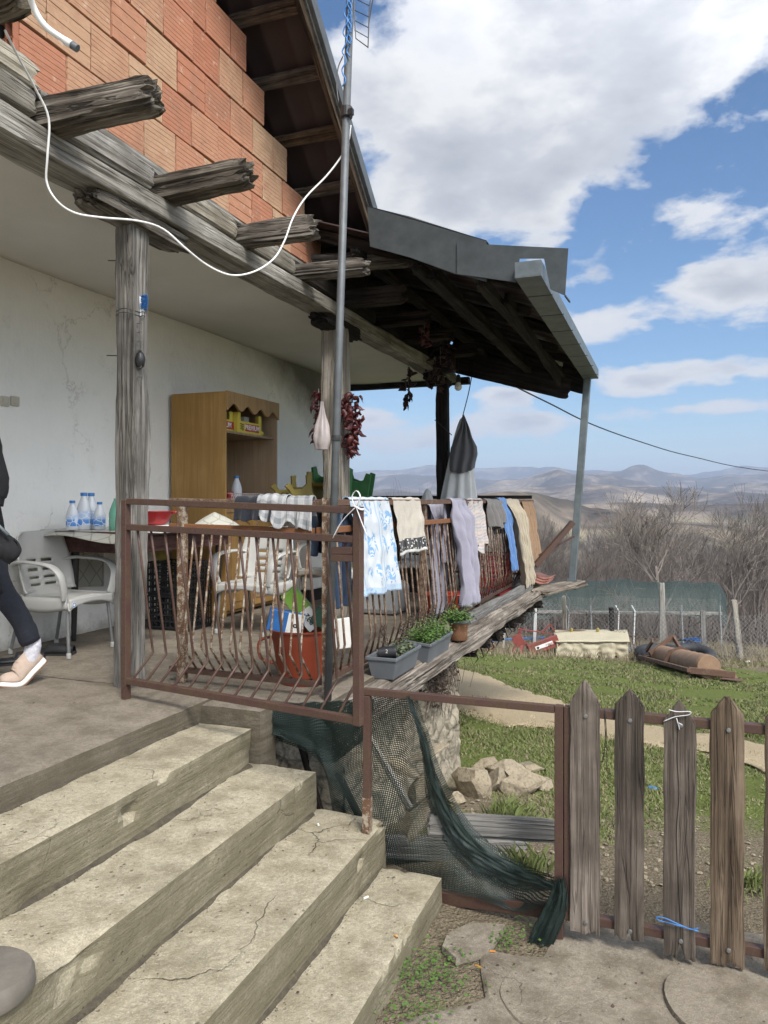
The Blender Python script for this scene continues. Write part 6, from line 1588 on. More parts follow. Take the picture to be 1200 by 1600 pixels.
# dried creeper under the ledge
def creeper():
    rd = random.Random(12); b = MB()
    for _ in range(900):
        k = rd.random(); q = Vector((-1.50+rd.gauss(0, .05), 4.95+rd.gauss(0, .20)*(1-k*.3), -1.12-.30*k*rd.random()**.5)); a = rd.uniform(0, 6.28); l = rd.uniform(.012, .03)
        u = Vector((math.cos(a), math.sin(a), rd.uniform(-1, .3)))*l; v = Vector((-math.sin(a), math.cos(a), rd.uniform(-.5, .5)))*l*.5
        i = len(b.v); b.v += [tuple(q), tuple(q+u*.4+v), tuple(q+u), tuple(q+u*.4-v)]; b.f.append((i, i+1, i+2, i+3)); b.fm.append(0)
    for _ in range(40):
        q = Vector((-1.47+rd.gauss(0, .04), 4.95+rd.gauss(0, .2), -1.10)); b.tube([q, q+Vector((.03, rd.gauss(0, .03), -.12)), q+Vector((.01, rd.gauss(0, .05), -.22-.12*rd.random()))], .0018, 3)
    tag(b.build('dried_creeper', 'dried_leaf'), 'dead brown creeper hanging under the ledge by the wall corner', 'creeper')
creeper()

# ------------------------------------------------------------------ washing
def drape(name, label, p, axis, out, width, front, back, mat, folds=5, amp=.02, seed=0, gather=0, slant=0, group=None, cat='towel', hem=.02, r=.024, nu=60, puff=.012, hemslope=0):
    belly = .07 if axis == AY and abs(p[0]-RX) < .01 else 0
    p = Vector(p); A = Vector(axis).normalized(); N = Vector(out).normalized(); b = MB(); tot = front+back; nv = 70
    def fn(u, v):
        s = -back+tot*v; fr = front*(1+hem*mn.noise(Vector((u*3, seed, 1)))+hemslope*(u-.5))
        if s > 0: s = s*fr/front
        arc = math.pi*r/2; d = abs(s)
        if d < arc: an = s/r; base = N*math.sin(an)*r+Vector((0, 0, r*math.cos(an)-r)); dn = 0
        else: base = N*(r if s > 0 else -r)+Vector((0, 0, -r)); dn = d-arc
        k = min(1, dn/.12); g = 1-gather*min(1, dn/.5) if gather > 0 else 1+gather*(1-min(1, dn/.3))
        uu = (u-.5)*g+.5
        w_ = amp*k*(math.sin(u*folds*2*math.pi+seed+1.2*mn.noise(Vector((u*2, dn*3, seed))))+.6*mn.noise(Vector((u*folds*1.7, dn*4, seed+3))))
        if s > 0: base += N*belly*max(0, min(1, (dn-.06)/.6))
        base += N*(w_+puff*k+.012*k*mn.noise(Vector((u*9, dn*12, seed)))+.008*k*mn.noise(Vector((u*26, dn*9, seed+5)))*(1 if s > 0 else .3))*(1 if s > 0 else -.5)
        return p + A*(uu*width + slant*dn + .010*mn.noise(Vector((u*2, dn*6, seed+7)))) + base + Vector((0, 0, -dn + .012*mn.noise(Vector((u*5, dn*2, seed)))))
    b.grid(fn, nu, nv, lambda u, v: (u*width, -back+tot*v)); o = b.build(name, mat, smooth=True, solid=.003)
    return tag(o, label, cat, group)
AY = (0, 1, 0); NX = (1, 0, 0); tp = .028
drape('towel', 'white towel with blue flowers hanging on the railing beside the gate', (RX, 3.86, tp), AY, NX, .62, .585, .35, 'blue_flower_towel', 2, .012, 1, hemslope=.05)
drape('towel', 'beige ribbed towel with a black dotted band hanging on the railing', (RX, 4.56, tp), AY, NX, .56, .385, .3, 'beige_towel_cloth', 1, .006, 2, hem=.01)
drape('garment', 'lavender grey leggings hanging long over the railing', (RX, 5.92, tp), AY, NX, .44, .90, .55, 'lavender_cloth', 3, .045, 3, gather=.1, slant=-.05, cat='garment', r=.035, puff=.03)
drape('garment', 'thinner lavender garment hanging inside the railing behind the leggings', (RX-.14, 5.80, -.02), AY, NX, .42, .92, .3, 'lavender_cloth', 4, .03, 13, cat='garment')
drape('cloth', 'striped cream and rose cloth with a ragged hem on the railing', (RX, 6.45, tp), AY, NX, .58, .47, .3, 'striped_cloth', 3, .02, 4, gather=.25, hem=.16, cat='cloth')
drape('garment', 'short dark grey garment bunched on the railing beside the blue towel', (RX, 7.15, tp), AY, NX, .72, .30, .2, 'grey_cloth', 4, .035, 5, gather=.3, hem=.25, cat='garment', r=.04)
drape('towel', 'narrow plain blue towel hanging on the railing', (RX, 7.72, tp+.012), AY, NX, .36, .80, .4, 'blue_cloth', 2, .02, 6, slant=.22, r=.035, puff=.03)
drape('bed_sheet', 'crumpled cream sheet trailing from the railing down to the ledge', (RX, 8.05, tp+.004), AY, NX, .75, 1.02, .4, 'cream_cloth', 5, .04, 7, slant=.28, cat='sheet', gather=.2, r=.035, puff=.05)
drape('rug', 'brown rug hanging at the far end of the railing', (RX, 9.02, tp), AY, NX, .74, .80, .4, 'brown_rug', 1, .008, 8, slant=.18, cat='rug')
drape('garment', 'navy garment hanging inside the railing left of the blue flowered towel', (RX-.06, 3.62, -.0), AY, NX, .34, .60, .3, 'navy_cloth', 3, .015, 9, cat='garment')
# on the gate's and front railing's top rail
drape('garment', 'black garment bunched over the front railing behind the gate', (-2.17, 3.50, .03), (1, 0, 0), (0, -1, 0), .26, .15, .14, 'dark_cloth', 3, .02, 10, hem=.1, cat='garment', r=.04, puff=.02, nu=40)
drape('garment', 'light grey socks and cloth hung over the front railing', (-2.03, 3.50, .04), (1, 0, 0), (0, -1, 0), .17, .17, .12, 'checked_cloth', 2, .025, 11, hem=.35, cat='garment', r=.045, puff=.03, nu=40)
drape('garment', 'grey checked cloth hung over the front railing left of the pole', (-1.89, 3.505, .03), (1, 0, 0), (0, -1, 0), .17, .17, .12, 'checked_cloth', 2, .012, 12, hem=.2, hemslope=.3, cat='garment', nu=40)
def conecloth(name, label, top, h, rx, ry, mat, folds, seed, cat, power=.8, hem=.1, shift=(0, 0), cut=0):
    b = MB(); top = Vector(top)
    def fn(u, v):
        a = u*2*math.pi; k = v**power
        r = 1+.16*math.sin(a*folds+seed)*v+.12*mn.noise(Vector((math.cos(a)*2, math.sin(a)*2, seed+v*1.5)))
        hh = h*(1+hem*mn.noise(Vector((math.cos(a)*1.5, math.sin(a)*1.5, seed))))
        x = rx*k*r*math.cos(a)+shift[0]*v; y = ry*k*r*math.sin(a)
        return top+Vector((x*CA-y*SA, x*SA+y*CA, -hh*v))
    b.grid(fn, 90, 40, lambda u, v: (u*rx*4, v*h)); return tag(b.build(name, mat, smooth=True, solid=.004), label, cat)
pt = W(724, 9.25, zat(648, 9.25))
def cornercloth():
    # held by one corner: hangs in a skewed, folded drop
    b = MB()
    prof = [(0, -.005, .008), (.06, -.02, .03), (.16, -.045, .07), (.28, -.10, .105), (.40, -.15, .165), (.50, -.165, .175), (.60, -.17, .15), (.67, -.165, .14)]
    def fn(u, v):
        k = v*(len(prof)-1); i = min(int(k), len(prof)-2); f = k-i; z, l, r_ = [prof[i][j]*(1-f)+prof[i+1][j]*f for j in range(3)]
        a = u*2*math.pi; s_ = (1-math.cos(a))/2; x = l+(r_-l)*s_; y = (r_-l)*.28*math.sin(a) + .022*math.sin(s_*17+z*5)*min(1, v*3)*(1 if math.sin(a) < 0 else .5)
        z2 = z + .05*math.sin(s_*3.1+.4)*(v**3) + .02*mn.noise(Vector((s_*8, v*2, 3)))*v
        return pt+Vector((x*CA-y*SA, x*SA+y*CA, -z2))
    b.grid(fn, 110, 44, lambda u, v: (u*.8, v*.7)); tag(b.build('hanging_cloth', 'slate_cloth', smooth=True, solid=.004), 'dark grey cloth hanging by one corner from a cord above the white curtain', 'cloth')
cornercloth()
conecloth('curtain', 'thin white curtain hanging from a cord beside the dark far post', pt+Vector((-.03, .06, -.02)), 1.22, .23, .14, 'sheer_white', 9, 4, 'curtain', .60, .05, (-.04, 0))
pt = W(668, 9.3, .0); conecloth('knotted_rag', 'white rag knotted on the far rail left of the dark post', pt+Vector((0, 0, .16)), .28, .10, .08, 'white_cloth', 6, 7, 'rag', .5, .1)
# ================================================================== PERSON at the left edge
def person():
    fd = Vector((-.445, -.895, 0)).normalized(); lf = Vector((-fd.y, fd.x, 0)); Z = Vector((0, 0, 1))
    toe = Vector((-3.37, 3.08, -1)); pel = Vector((-3.475-.045*CA, 3.03-.045*SA, -.11))
    P = lambda f, l, z: pel + fd*f + lf*l + Z*z
    root = thing('person', 'person in black coat, dark trousers and beige trainers stepping out at the left edge', 'person', (pel.x, pel.y, -1))
    me = bpy.data.meshes.new('person_body'); V = []; E = []; Rr = []
    def add(p, r, par=None):
        V.append(tuple(p)); Rr.append(r if isinstance(r, tuple) else (r, r)); i = len(V)-1
        if par is not None: E.append((par, i))
        return i
    p0 = add(P(0, 0, 0), (.15, .11)); w1 = add(P(0, 0, .16), (.125, .09), p0); ch = add(P(.0, 0, .36), (.15, .10), w1); nb = add(P(0, 0, .50), (.075, .07), ch); nk = add(P(.015, 0, .56), .05, nb)
    jaw = add(P(.045, 0, .62), (.058, .062), nk); hd = add(P(.02, 0, .69), (.073, .088), jaw); cr = add(P(.01, 0, .76), (.06, .07), hd)
    ns = add(P(.11, 0, .665), .010, jaw)
    hands = []
    for s, el, wr in ((1, P(-.04, .27, .20), W(-12, 3.88, zat(792, 3.88))), (-1, P(.02, -.27, .18), P(.16, -.26, -.03))):
        sh = add(P(0, .165*s, .46), .055, ch); e = add(el, .040, sh); w_ = add(wr, .026, e); hands.append((s, w_, Vector(wr), (Vector(wr)-Vector(el)).normalized()))
    for s, w_, wr, d in hands:
        side = lf*s; inn = (fd - d*fd.dot(d)).normalized(); pm = add(wr+d*.05, (.034, .018), w_)
        for k in range(4):
            b0 = wr+d*.085+inn*(.03-.02*k); L = (.072, .08, .074, .058)[k]; a = add(b0, .0095, pm); c = add(b0+d*L*.5-side*.008, .0088, a); e2 = add(b0+d*L*.85-side*.028, .0080, c); add(b0+d*L*1.0-side*.045, .0068, e2)
        t1 = add(wr+d*.035+inn*.038, .012, pm); t2 = add(wr+d*.07+inn*.055-side*.01, .0105, t1); add(wr+d*.10+inn*.055-side*.022, .009, t2)
    ankL = toe - fd*.15 + Z*.205; kneeL = ankL + fd*.17 + Z*.33
    hipL = P(0, .09, -.04); hipR = P(0, -.09, -.04); kneeR = P(.20, -.10, -.40); ankR = P(.30, -.10, -.80)
    for hp_, kn, an, tt in ((hipL, kneeL, ankL, toe+Z*.03), (hipR, kneeR, ankR, P(.46, -.10, -.87))):
        h = add(hp_, .088, p0); k = add(kn, .055, h); c = add(kn.lerp(an, .35), .052, k); a = add(an, .034, c); m1_ = add(an.lerp(tt, .35)-Z*.055, .026, a); add(tt-fd*.07+Z*.0, .02, m1_)
    me.from_pydata(V, E, []); body = link('body', me, 'skin', root)
    md = body.modifiers.new('skin', 'SKIN'); md.use_smooth_shade = True
    if not me.skin_vertices:
        bm = bmesh.new(); bm.from_mesh(me); bm.verts.layers.skin.verify(); bm.to_mesh(me); bm.free()
    sv = me.skin_vertices[0].data
    for i, r in enumerate(Rr): sv[i].radius = r
    for v in sv: v.use_root = False
    sv[0].use_root = True
    body.modifiers.new('sub', 'SUBSURF').levels = 2; body.modifiers['sub'].render_levels = 2
    # hair
    b = MB(); c = P(-.012, 0, .715)
    b.grid(lambda u, v: c + (fd*math.cos(u*2*math.pi)*.1*(1.0 if math.cos(u*6.283) < .2 else .86) + lf*math.sin(u*2*math.pi)*.086)*math.sin(v*1.9+.02)*(1+.04*math.sin(u*60)) + Z*(.105*math.cos(v*1.9) - (.10*v*v if math.cos(u*6.283) < .3 else -.0)), 40, 16)
    b.build('hair', 'hair_brown', root, smooth=True)
    for s in (-1, 1):
        e = P(.092, .028*s, .70); b = MB(); b.lathe([(.001, -.009), (.008, -.006), (.0105, 0), (.008, .006), (.001, .009)], e, 12); o = b.build('eye', 'white_pvc', root, smooth=True)
        MB().lathe([(.001, 0), (.0048, .001), (.001, .002)], e+fd*.0098, 10, axis=fd).build('pupil', 'black_plastic', o)
        b = MB(); b.lathe([(.004, -.02), (.010, -.01), (.012, .01), (.006, .022)], P(.01, .078*s, .69), 8); b.build('ear', 'skin', root, smooth=True)
    b = MB(); b.tube([P(.088, -.022, .635), P(.098, 0, .633), P(.088, .022, .635)], .005, 6); b.build('mouth', 'skin', root, smooth=True)
    # coat: body and two sleeves
    b = MB()
    prof = [(.50, .07, .07), (.47, .15, .09), (.42, .185, .105), (.30, .185, .12), (.12, .165, .115), (0, .18, .135), (-.20, .195, .155), (-.375, .205, .165)]
    def ct(u, v):
        k = v*(len(prof)-1); i = min(int(k), len(prof)-2); f = k-i; z, a, c_ = [prof[i][j]*(1-f)+prof[i+1][j]*f for j in range(3)]
        q = u*2*math.pi; w_ = 1+.02*math.sin(q*5)*v+.03*mn.noise(Vector((math.cos(q)*2, math.sin(q)*2, z*6)))
        return P(math.cos(q)*c_*w_, math.sin(q)*a*w_, z)
    b.grid(ct, 48, 40); b.build('coat', 'black_knit', root, smooth=True, solid=.012)
    for s, w_, wr, d in hands:
        sh = P(0, .165*s, .455); el = P(-.04, .27*s, .20) if s > 0 else P(.02, -.27, .18)
        b = MB(); b.tube(spline([sh-lf*s*.04, sh+lf*s*.03, sh.lerp(el, .5)+lf*s*.02, el, el.lerp(wr, .5), wr-d*.01], 5), [.05]*3+[.07]*6+[.064]*6+[.058]*6+[.05]*5, 16); b.build('sleeve', 'black_knit', root, smooth=True)
    # trousers
    for hp_, kn, an, k in ((hipL, kneeL, ankL, 0), (hipR, kneeR, ankR, 1)):
        b = MB(); pts = spline([hp_+Z*.06, hp_, hp_.lerp(kn, .5), kn, kn.lerp(an, .5)-fd*.012, an+(kn-an).normalized()*.025], 6); n = len(pts)
        rr = [.115-.050*min(1, i/(n*.55))-.012*max(0, (i-n*.55)/(n*.45)) + .003*mn.noise(Vector((i*.8, k, 0))) for i in range(n)]
        b.tube(pts, rr, 26); b.v = [tuple(Vector(q)+Vector((mn.noise(Vector(q)*11), mn.noise(Vector(q)*11+Vector((5, 0, 0))), 0))*.009+Vector((mn.noise(Vector(q)*30), mn.noise(Vector(q)*30+Vector((5, 0, 0))), 0))*.004) for q in b.v]; b.build('trouser_leg', 'navy_denim', root, smooth=True)
    # trainers
    for (an, tt, fl) in ((ankL, toe, True), (ankR, P(.50, -.10, -.90), False)):
        ax = (tt-(an-Z*(.205 if fl else .08))); 
        heel = (toe - fd*.215 + Z*.115) if fl else P(.235, -.10, -.90)
        bend = toe - fd*.075 if fl else P(.43, -.10, -.90)
        tip = toe + fd*.03 + Z*.012 if fl else P(.53, -.10, -.885)
        path = spline([heel, heel.lerp(bend, .5)-Z*(.0), bend, tip], 8); N = len(path)-1; sh = thing('x', 'x', 'x', (0, 0, 0)); bpy.data.objects.remove(sh)
        def nrmal(i):
            t = (path[min(i+1, N)]-path[max(i-1, 0)]).normalized(); return lf.cross(t).normalized()*-1 if lf.cross(t).z < 0 else lf.cross(t).normalized()
        def halfw(k): return .033+.014*math.sin(min(1, k*1.15)*math.pi*.75) - (.022*((k-.85)/.15)**2 if k > .85 else 0) - (.008*((.1-k)/.1)**2 if k < .1 else 0)
        def top(k): return .102-.016*math.sin(k*3) if k < .42 else (.084-.046*((k-.42)/.58)**1.1 - (.02*((k-.9)/.1)**2 if k > .9 else 0))
        b = MB()
        def up(u, v):
            i = int(round(u*N)); k = i/N; n_ = nrmal(i); q = v*math.pi; w_ = halfw(k); h = top(k)
            return path[i] + lf*math.cos(q)*w_*(1-.25*math.sin(q)**2) + n_*(.022+(h-.0)*math.sin(q)**.7)
        b.grid(up, N, 16); o = b.build('trainer', 'shoe_beige', root, smooth=True, solid=.004)
        b = MB()
        for i in range(N+1):
            k = i/N; n_ = nrmal(i); w_ = halfw(k)+.004; h = .032-.008*k
            for a_, c_ in ((-1, .0), (-1.02, 1), (1.02, 1), (1, 0)): b.v.append(tuple(path[i]+lf*w_*a_+n_*(h*c_)))
        for i in range(N):
            for j in range(4): j2 = (j+1) % 4; b.f.append((i*4+j, (i+1)*4+j, (i+1)*4+j2, i*4+j2))
        b.f += [(0, 1, 2, 3), (N*4+3, N*4+2, N*4+1, N*4)]; b.fm = [0]*len(b.f); b.build('sole', 'shoe_sole', o, bevel=.006)
        b = MB()
        for i in range(N+1):
            k = i/N; n_ = nrmal(i); w_ = halfw(k)+.002
            for a_, c_ in ((-1, -.006), (-1, .001), (1, .001), (1, -.006)): b.v.append(tuple(path[i]+lf*w_*a_+n_*c_))
        for i in range(N):
            for j in range(4): j2 = (j+1) % 4; b.f.append((i*4+j, (i+1)*4+j, (i+1)*4+j2, i*4+j2))
        b.f += [(0, 1, 2, 3), (N*4+3, N*4+2, N*4+1, N*4)]; b.fm = [0]*len(b.f); b.build('outsole', 'sole_gum', o)
        for i in range(5):
            k = .40+.09*i; j = int(k*N); n_ = nrmal(j); c = path[j]+n_*(top(k)+.024); b = MB(); b.tube([c-lf*.024-n_*.006, c+n_*.002, c+lf*.024-n_*.006], .0032, 5); b.build('lace', 'shoe_beige', o, smooth=True)
        if fl:
            b = MB(); c = heel.lerp(bend, .30); n_ = nrmal(2)
            b.tube([an+Z*.035, an, c+n_*.06, c+n_*.035+fd*.03], [.038, .042, .043, .036], 16); b.build('sock', 'sock_white', root, smooth=True)
    return root, hands
PERSON, HANDS = person()
# black padded thing with a grey handle held by the person
p = W(8, 3.80, zat(856, 3.80))
hg = thing('folded_umbrella', 'black rounded bundle with a grey handle held at the left edge', 'umbrella', p)
b = MB(); b.grid(lambda u, v: p+Vector((.070*math.sin(v*math.pi)**.8*math.cos(u*6.283)*CA, .070*math.sin(v*math.pi)**.8*math.cos(u*6.283)*SA + .055*math.sin(v*math.pi)*math.sin(u*6.283), .085-.165*v + .01*mn.noise(Vector((u*6, v*4, 0)))))+Vector((-.03*math.cos(v*3)*CA, 0, 0)), 28, 18); b.build('bundle', 'black_knit', hg, smooth=True)
b = MB(); b.tube([W(-30, 3.78, zat(795, 3.78)), W(-5, 3.77, zat(818, 3.77)), W(13, 3.76, zat(836, 3.76))], .0085, 8); b.build('handle', 'gutter_metal', hg, smooth=True)
# dark shoes by the wall
def slipper(px, py, ang, lab):
    p = onZ(px, py, -1.0); t = thing('slipper', lab, 'shoe', (0, 0, 0)); L = .27
    hw = lambda k: .035+.012*math.sin(k*2.6); b = MB()
    b.grid(lambda u, v: (L*u-.0, hw(u)*math.cos(v*math.pi)*(1 if .03 < u < .97 else .6), .012+(.045+.03*u*(1-u)*2 if u > .35 else .028)*math.sin(v*math.pi)**.8), 20, 12); b.build('upper', 'black_plastic', t, smooth=True, solid=.004)
    b = MB(); n = 20; V = [(L*i/n, hw(i/n)) for i in range(n+1)]+[(L*i/n, -hw(i/n)) for i in range(n, -1, -1)]; m = len(V)
    b.v = [(x, y, 0) for x, y in V]+[(x, y, .016) for x, y in V]; b.f = [tuple(range(m-1, -1, -1)), tuple(range(m, 2*m))]+[(i, (i+1) % m, m+(i+1) % m, m+i) for i in range(m)]; b.fm = [0]*len(b.f); b.build('sole', 'tyre_rubber', t)
    t.location = p; t.rotation_euler = (0, 0, ang)
slipper(52, 1022, R(20), 'black shoe on the floor behind the raised beige trainer'); slipper(-5, 1040, R(55), 'second black shoe on the floor at the very left edge')

# ================================================================== ROUND STUMP in the corner, rocks
p = onZ(-4, 1600, -1.60)
p = W(-28, 1.95, 0); p.z = -1.275
b = MB(); b.lathe([(.118, 0), (.124, .01), (.122, .045), (.116, .058), (.07, .062), (.0, .063)], p, 40); b.v = [tuple(Vector(q)+Vector((mn.noise(Vector(q)*9), mn.noise(Vector(q)*9+Vector((4, 0, 0))), 0))*.008) for q in b.v]; tag(b.build('stump', 'stump_grey', smooth='auto'), 'round grey wooden stump on the second step at the bottom left corner', 'stump')
rocks = [((735, 1225), 5.05, (.13, .12, .15), 71), ((792, 1205), 5.5, (.19, .15, .12), 72), ((775, 1225), 5.2, (.11, .11, .09), 73), ((815, 1232), 5.15, (.15, .13, .12), 74), ((846, 1232), 5.25, (.09, .09, .07), 75), ((760, 1190), 5.7, (.12, .12, .10), 76), ((712, 1255), 4.8, (.06, .06, .05), 77), ((830, 1180), 5.9, (.11, .1, .05), 78)]
LB = ['tall pale boulder at the left end of the rock heap by the wall', 'large flat topped boulder at the top of the rock heap', 'grey broken stone in front of the middle of the rock heap', 'big cream boulder at the right of the rock heap', 'small cream rock at the right end of the heap nearest the gate post', 'pale rock at the back left of the heap', 'small stone at the foot of the wall corner', 'low flat rock behind the heap']
for (pp, d, s, sd_), lb in zip(rocks, LB):
    q = W(pp[0], d, 0); z = ground_z(q.y, q.x); s = tuple(q_*1.18 for q_ in s); me = rock_mesh((0, 0, 0), s, sd_, cuts=18); me.name = 'boulder'; me.polygons.foreach_set('use_smooth', [True]*len(me.polygons))
    o = link('boulder', me, 'limestone'); o.location = (q.x, q.y, z+s[2]*.42); o.modifiers.new('s', 'EDGE_SPLIT').split_angle = R(22); tag(o, lb, 'rock', 'rock heap by the wall corner')
def gpt_(px, py, dz=0):           # where a photo bearing meets the sloping ground
    lo, hi = 3.0, 40.0
    for _ in range(40):
        d = (lo+hi)/2; q = W(px, d, 0); z = ground_z(q.y, q.x)
        if zat(py, d) > z: lo = d
        else: hi = d
    q.z = ground_z(q.y, q.x)+dz; return q, d
q, d = gpt_(790, 1272); tag(beam('stick', q+Vector((-.06, .05, .02)), q+Vector((.12, -.16, .02)), .035, .02, 'batten_wood', None, 240), 'short brown board lying on the rubble before the rock heap', 'board')
q, d = gpt_(835, 1312)
def crumple(name, q, s, mat, lab, cat, seed):
    me = rock_mesh((0, 0, 0), s, seed, cuts=6); 
    for v in me.vertices: v.co *= 1+.5*mn.noise(v.co*40+Vector((seed, 0, 0)))
    o = link(name, me, mat); o.location = q+Vector((0, 0, s[2]*.6)); tag(o, lab, cat)
crumple('crumpled_paper', q, (.035, .035, .02), 'paper_white', 'crumpled white paper on the grass left of the gate post', 'paper', 5)
q, d = gpt_(1020, 1232); crumple('blue_scrap', q, (.05, .03, .01), 'blue_cord', 'blue plastic scrap on the grass between the second and third pickets', 'scrap', 6)
q, d = gpt_(822, 1302); 
for i, (px, py, lab) in enumerate(((765, 1486, 'cigarette end on the pavement near the foot of the steps'), (743, 1508, 'cigarette end on the stone at the foot of the steps'))):
    p = onZ(px, py, GP+.026); MB().tube([p, p+Vector((.022, .006*(1-2*i), 0))], .0035, 8)
    tag(MB().tube([p, p+Vector((.022, .006*(1-2*i), .0))], .0035, 8).build('cigarette_end', 'pack_orange'), lab, 'litter')
p = onZ(568, 1404, H[4]+.004); tag(MB().tube([p, p+Vector((.012, .022, 0))], .0042, 8).build('cigarette_end', 'paper_white'), 'white cigarette end on the lowest step', 'litter')
p = onZ(497, 1288, H[3]+.006); me = rock_mesh(p, (.009, .009, .006), 4); tag(link('pebble', me, 'paper_white'), 'white pebble on the third step', 'pebble')
p = onZ(618, 1462, H[4]+.003); me = rock_mesh(p, (.009, .006, .004), 7); tag(link('nutshell', me, 'pack_orange'), 'small orange shell on the lowest step', 'litter')
rdl = random.Random(17)
def leaf_litter():
    b = MB()
    def leaf(p, l):
        a = rdl.uniform(0, 6.28); u = Vector((math.cos(a), math.sin(a), rdl.uniform(-.1, .35)))*l; v = Vector((-math.sin(a), math.cos(a), rdl.uniform(-.2, .3)))*l*.4; i = len(b.v)
        b.v += [tuple(p), tuple(p+u*.4+v), tuple(p+u), tuple(p+u*.5-v)]; b.f.append((i, i+1, i+2, i+3)); b.fm.append(0)
    for _ in range(34):
        p = onZ(rdl.uniform(700, 1195), rdl.uniform(1470, 1600), GP+.026); leaf(p, rdl.uniform(.005, .018))
    for zz, x0, x1, n in ((-1.0, -3.6, -2.25, 30), (-1.092, -2.15, -1.92, 12), (-1.27, -1.87, -1.6, 14), (-1.451, -1.55, -1.25, 14), (-1.638, -1.2, -.96, 16)):
        for _ in range(n): leaf(Vector((rdl.uniform(x0, x1), rdl.uniform(1.2, 3.15), zz+.006)), rdl.uniform(.004, .014))
    # extra dark crumbs where tread meets riser, laid as dirt and as contact shade
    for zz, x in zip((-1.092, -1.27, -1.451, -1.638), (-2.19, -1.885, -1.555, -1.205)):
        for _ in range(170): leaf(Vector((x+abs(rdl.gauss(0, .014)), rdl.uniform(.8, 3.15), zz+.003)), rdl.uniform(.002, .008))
    tag(b.build('leaf_litter', 'dried_leaf'), 'dead leaves and crumbs on the steps and pavement', 'litter', kind='stuff')
leaf_litter()

# ================================================================== THE YARD
def mower():
    q, d = gpt_(925, 1024); q0, _ = gpt_(845, 1020)
    t = thing('drum_mower', 'old red farm mower with a cream canvas skirt lying on the grass', 'mower', q)
    X = Vector((CA, SA, 0)); Yv = Vector((-SA, CA, 0)); Z = Vector((0, 0, 1)); k = d/F
    def L(px, py, dy=0): return W(px, d+dy, zat(py, d))
    zb = q.z
    # skirt: canvas hanging from a flat lid, open at the front right between two drums
    def skirt(u, v):
        px = 870+110*u; top = L(px, 998, -.35); bot = L(px+(-2 if u < .5 else 2), 1024, -.42)
        p = top.lerp(bot, v); notch = math.exp(-((u-.60)/.03)**2)+math.exp(-((u-.83)/.03)**2)
        return p + Yv*(.04*math.sin(u*22)*v+.10*notch*v+.05*mn.noise(Vector((u*12, v*4, 0)))) + Z*(.07*notch*(v**2)) 
    MBs = MB(); MBs.grid(skirt, 70, 14); MBs.build('skirt', 'canvas_cream', t, smooth=True, solid=.012)
    for px, s in ((870, 1), (980, -1)):
        b = MB(); b.grid(lambda u, v: L(px, 998+26*v, -.38+.85*u)+Z*.0+X*(.03*math.sin(u*9+v*3)*v), 14, 10); b.build('skirt_side', 'canvas_cream', t, smooth=True, solid=.012)
    b = MB(); b.grid(lambda u, v: L(868+116*u - (4*v), 998-(8*v), -.40+.9*v)+Z*(.02*mn.noise(Vector((u*5, v*3, 2)))), 30, 12); b.build('lid', 'canvas_cream', t, smooth=True, solid=.03)
    for px in (920, 952): MB().lathe([(.24, 0), (.25, .03), (.20, .06), (.20, .30)], W(px, d+.05, zb+.02), 20).build('drum', 'mower_red', t, smooth='auto')
    # red gearbox arm with the plate
    b = MB(); a = L(826, 1012, -.35); c = L(872, 996, -.30); b.bar(a, c, .10, .26, up=Z); arm = b.build('arm', 'mower_red', t, bevel=.01)
    dr_ = (c-a).normalized(); mid = a.lerp(c, .45)-Yv*.055
    b = MB(); b.bar(a.lerp(c, .22)-Yv*.056, a.lerp(c, .80)-Yv*.056, .008, .085, up=Z); b.build('name_plate', 'paper_white', arm)
    text('lettering', 'CM-165', .085, a.lerp(c, .60)-Yv*.064, dr_, Z, 'mower_red', arm, True)
    b = MB(); m_ = a.lerp(c, .30)-Yv*.064; b.lathe([(.012, 0), (.03, .0), (.03, .004), (.012, .004)], m_, 12, axis=-Yv); b.build('emblem', 'black_plastic', arm)
    # headstock: A frame and linkage
    def hb(n, pts, r=.02, mat='mower_red'): b = MB(); [b.bar(pts[i], pts[i+1], r*2, r*1.2) for i in range(len(pts)-1)]; b.build(n, mat, t)
    b = MB(); b.add([L(800, 992, -.2), L(812, 988, -.2), L(822, 1004, -.2), L(815, 1014, -.2), L(802, 1003, -.2), L(800, 992, -.14), L(812, 988, -.14), L(822, 1004, -.14), L(815, 1014, -.14), L(802, 1003, -.14)], [(0, 1, 2, 3, 4), (9, 8, 7, 6, 5)]+[(i, i+5, (i+1) % 5+5, (i+1) % 5) for i in range(5)]); b.build('headstock', 'mower_red', t)
    hb('stand', [L(808, 1003, -.2), L(799, 1020, -.3)], .03); hb('stand', [L(816, 1006, -.2), L(812, 1022, -.45), ], .035); hb('stand', [L(820, 1004, .1), L(828, 1018, .2)], .03)
    hb('link', [L(812, 981, -.1), L(812, 995, -.1)], .03); hb('link', [L(812, 982, -.1), L(846, 990, .2), L(872, 996, .3)], .022); hb('link', [L(846, 992, .3), L(860, 978, .3), L(866, 990, .3)], .03); hb('link', [L(866, 986, .2), L(930, 992, .5)], .018, 'rusty_steel')
    for px in (893, 934): MB().lathe([(.035, 0), (.035, .1), (.01, .12)], L(px, 992, .3), 10).build('knob', 'yellow_paint', t)
mower()
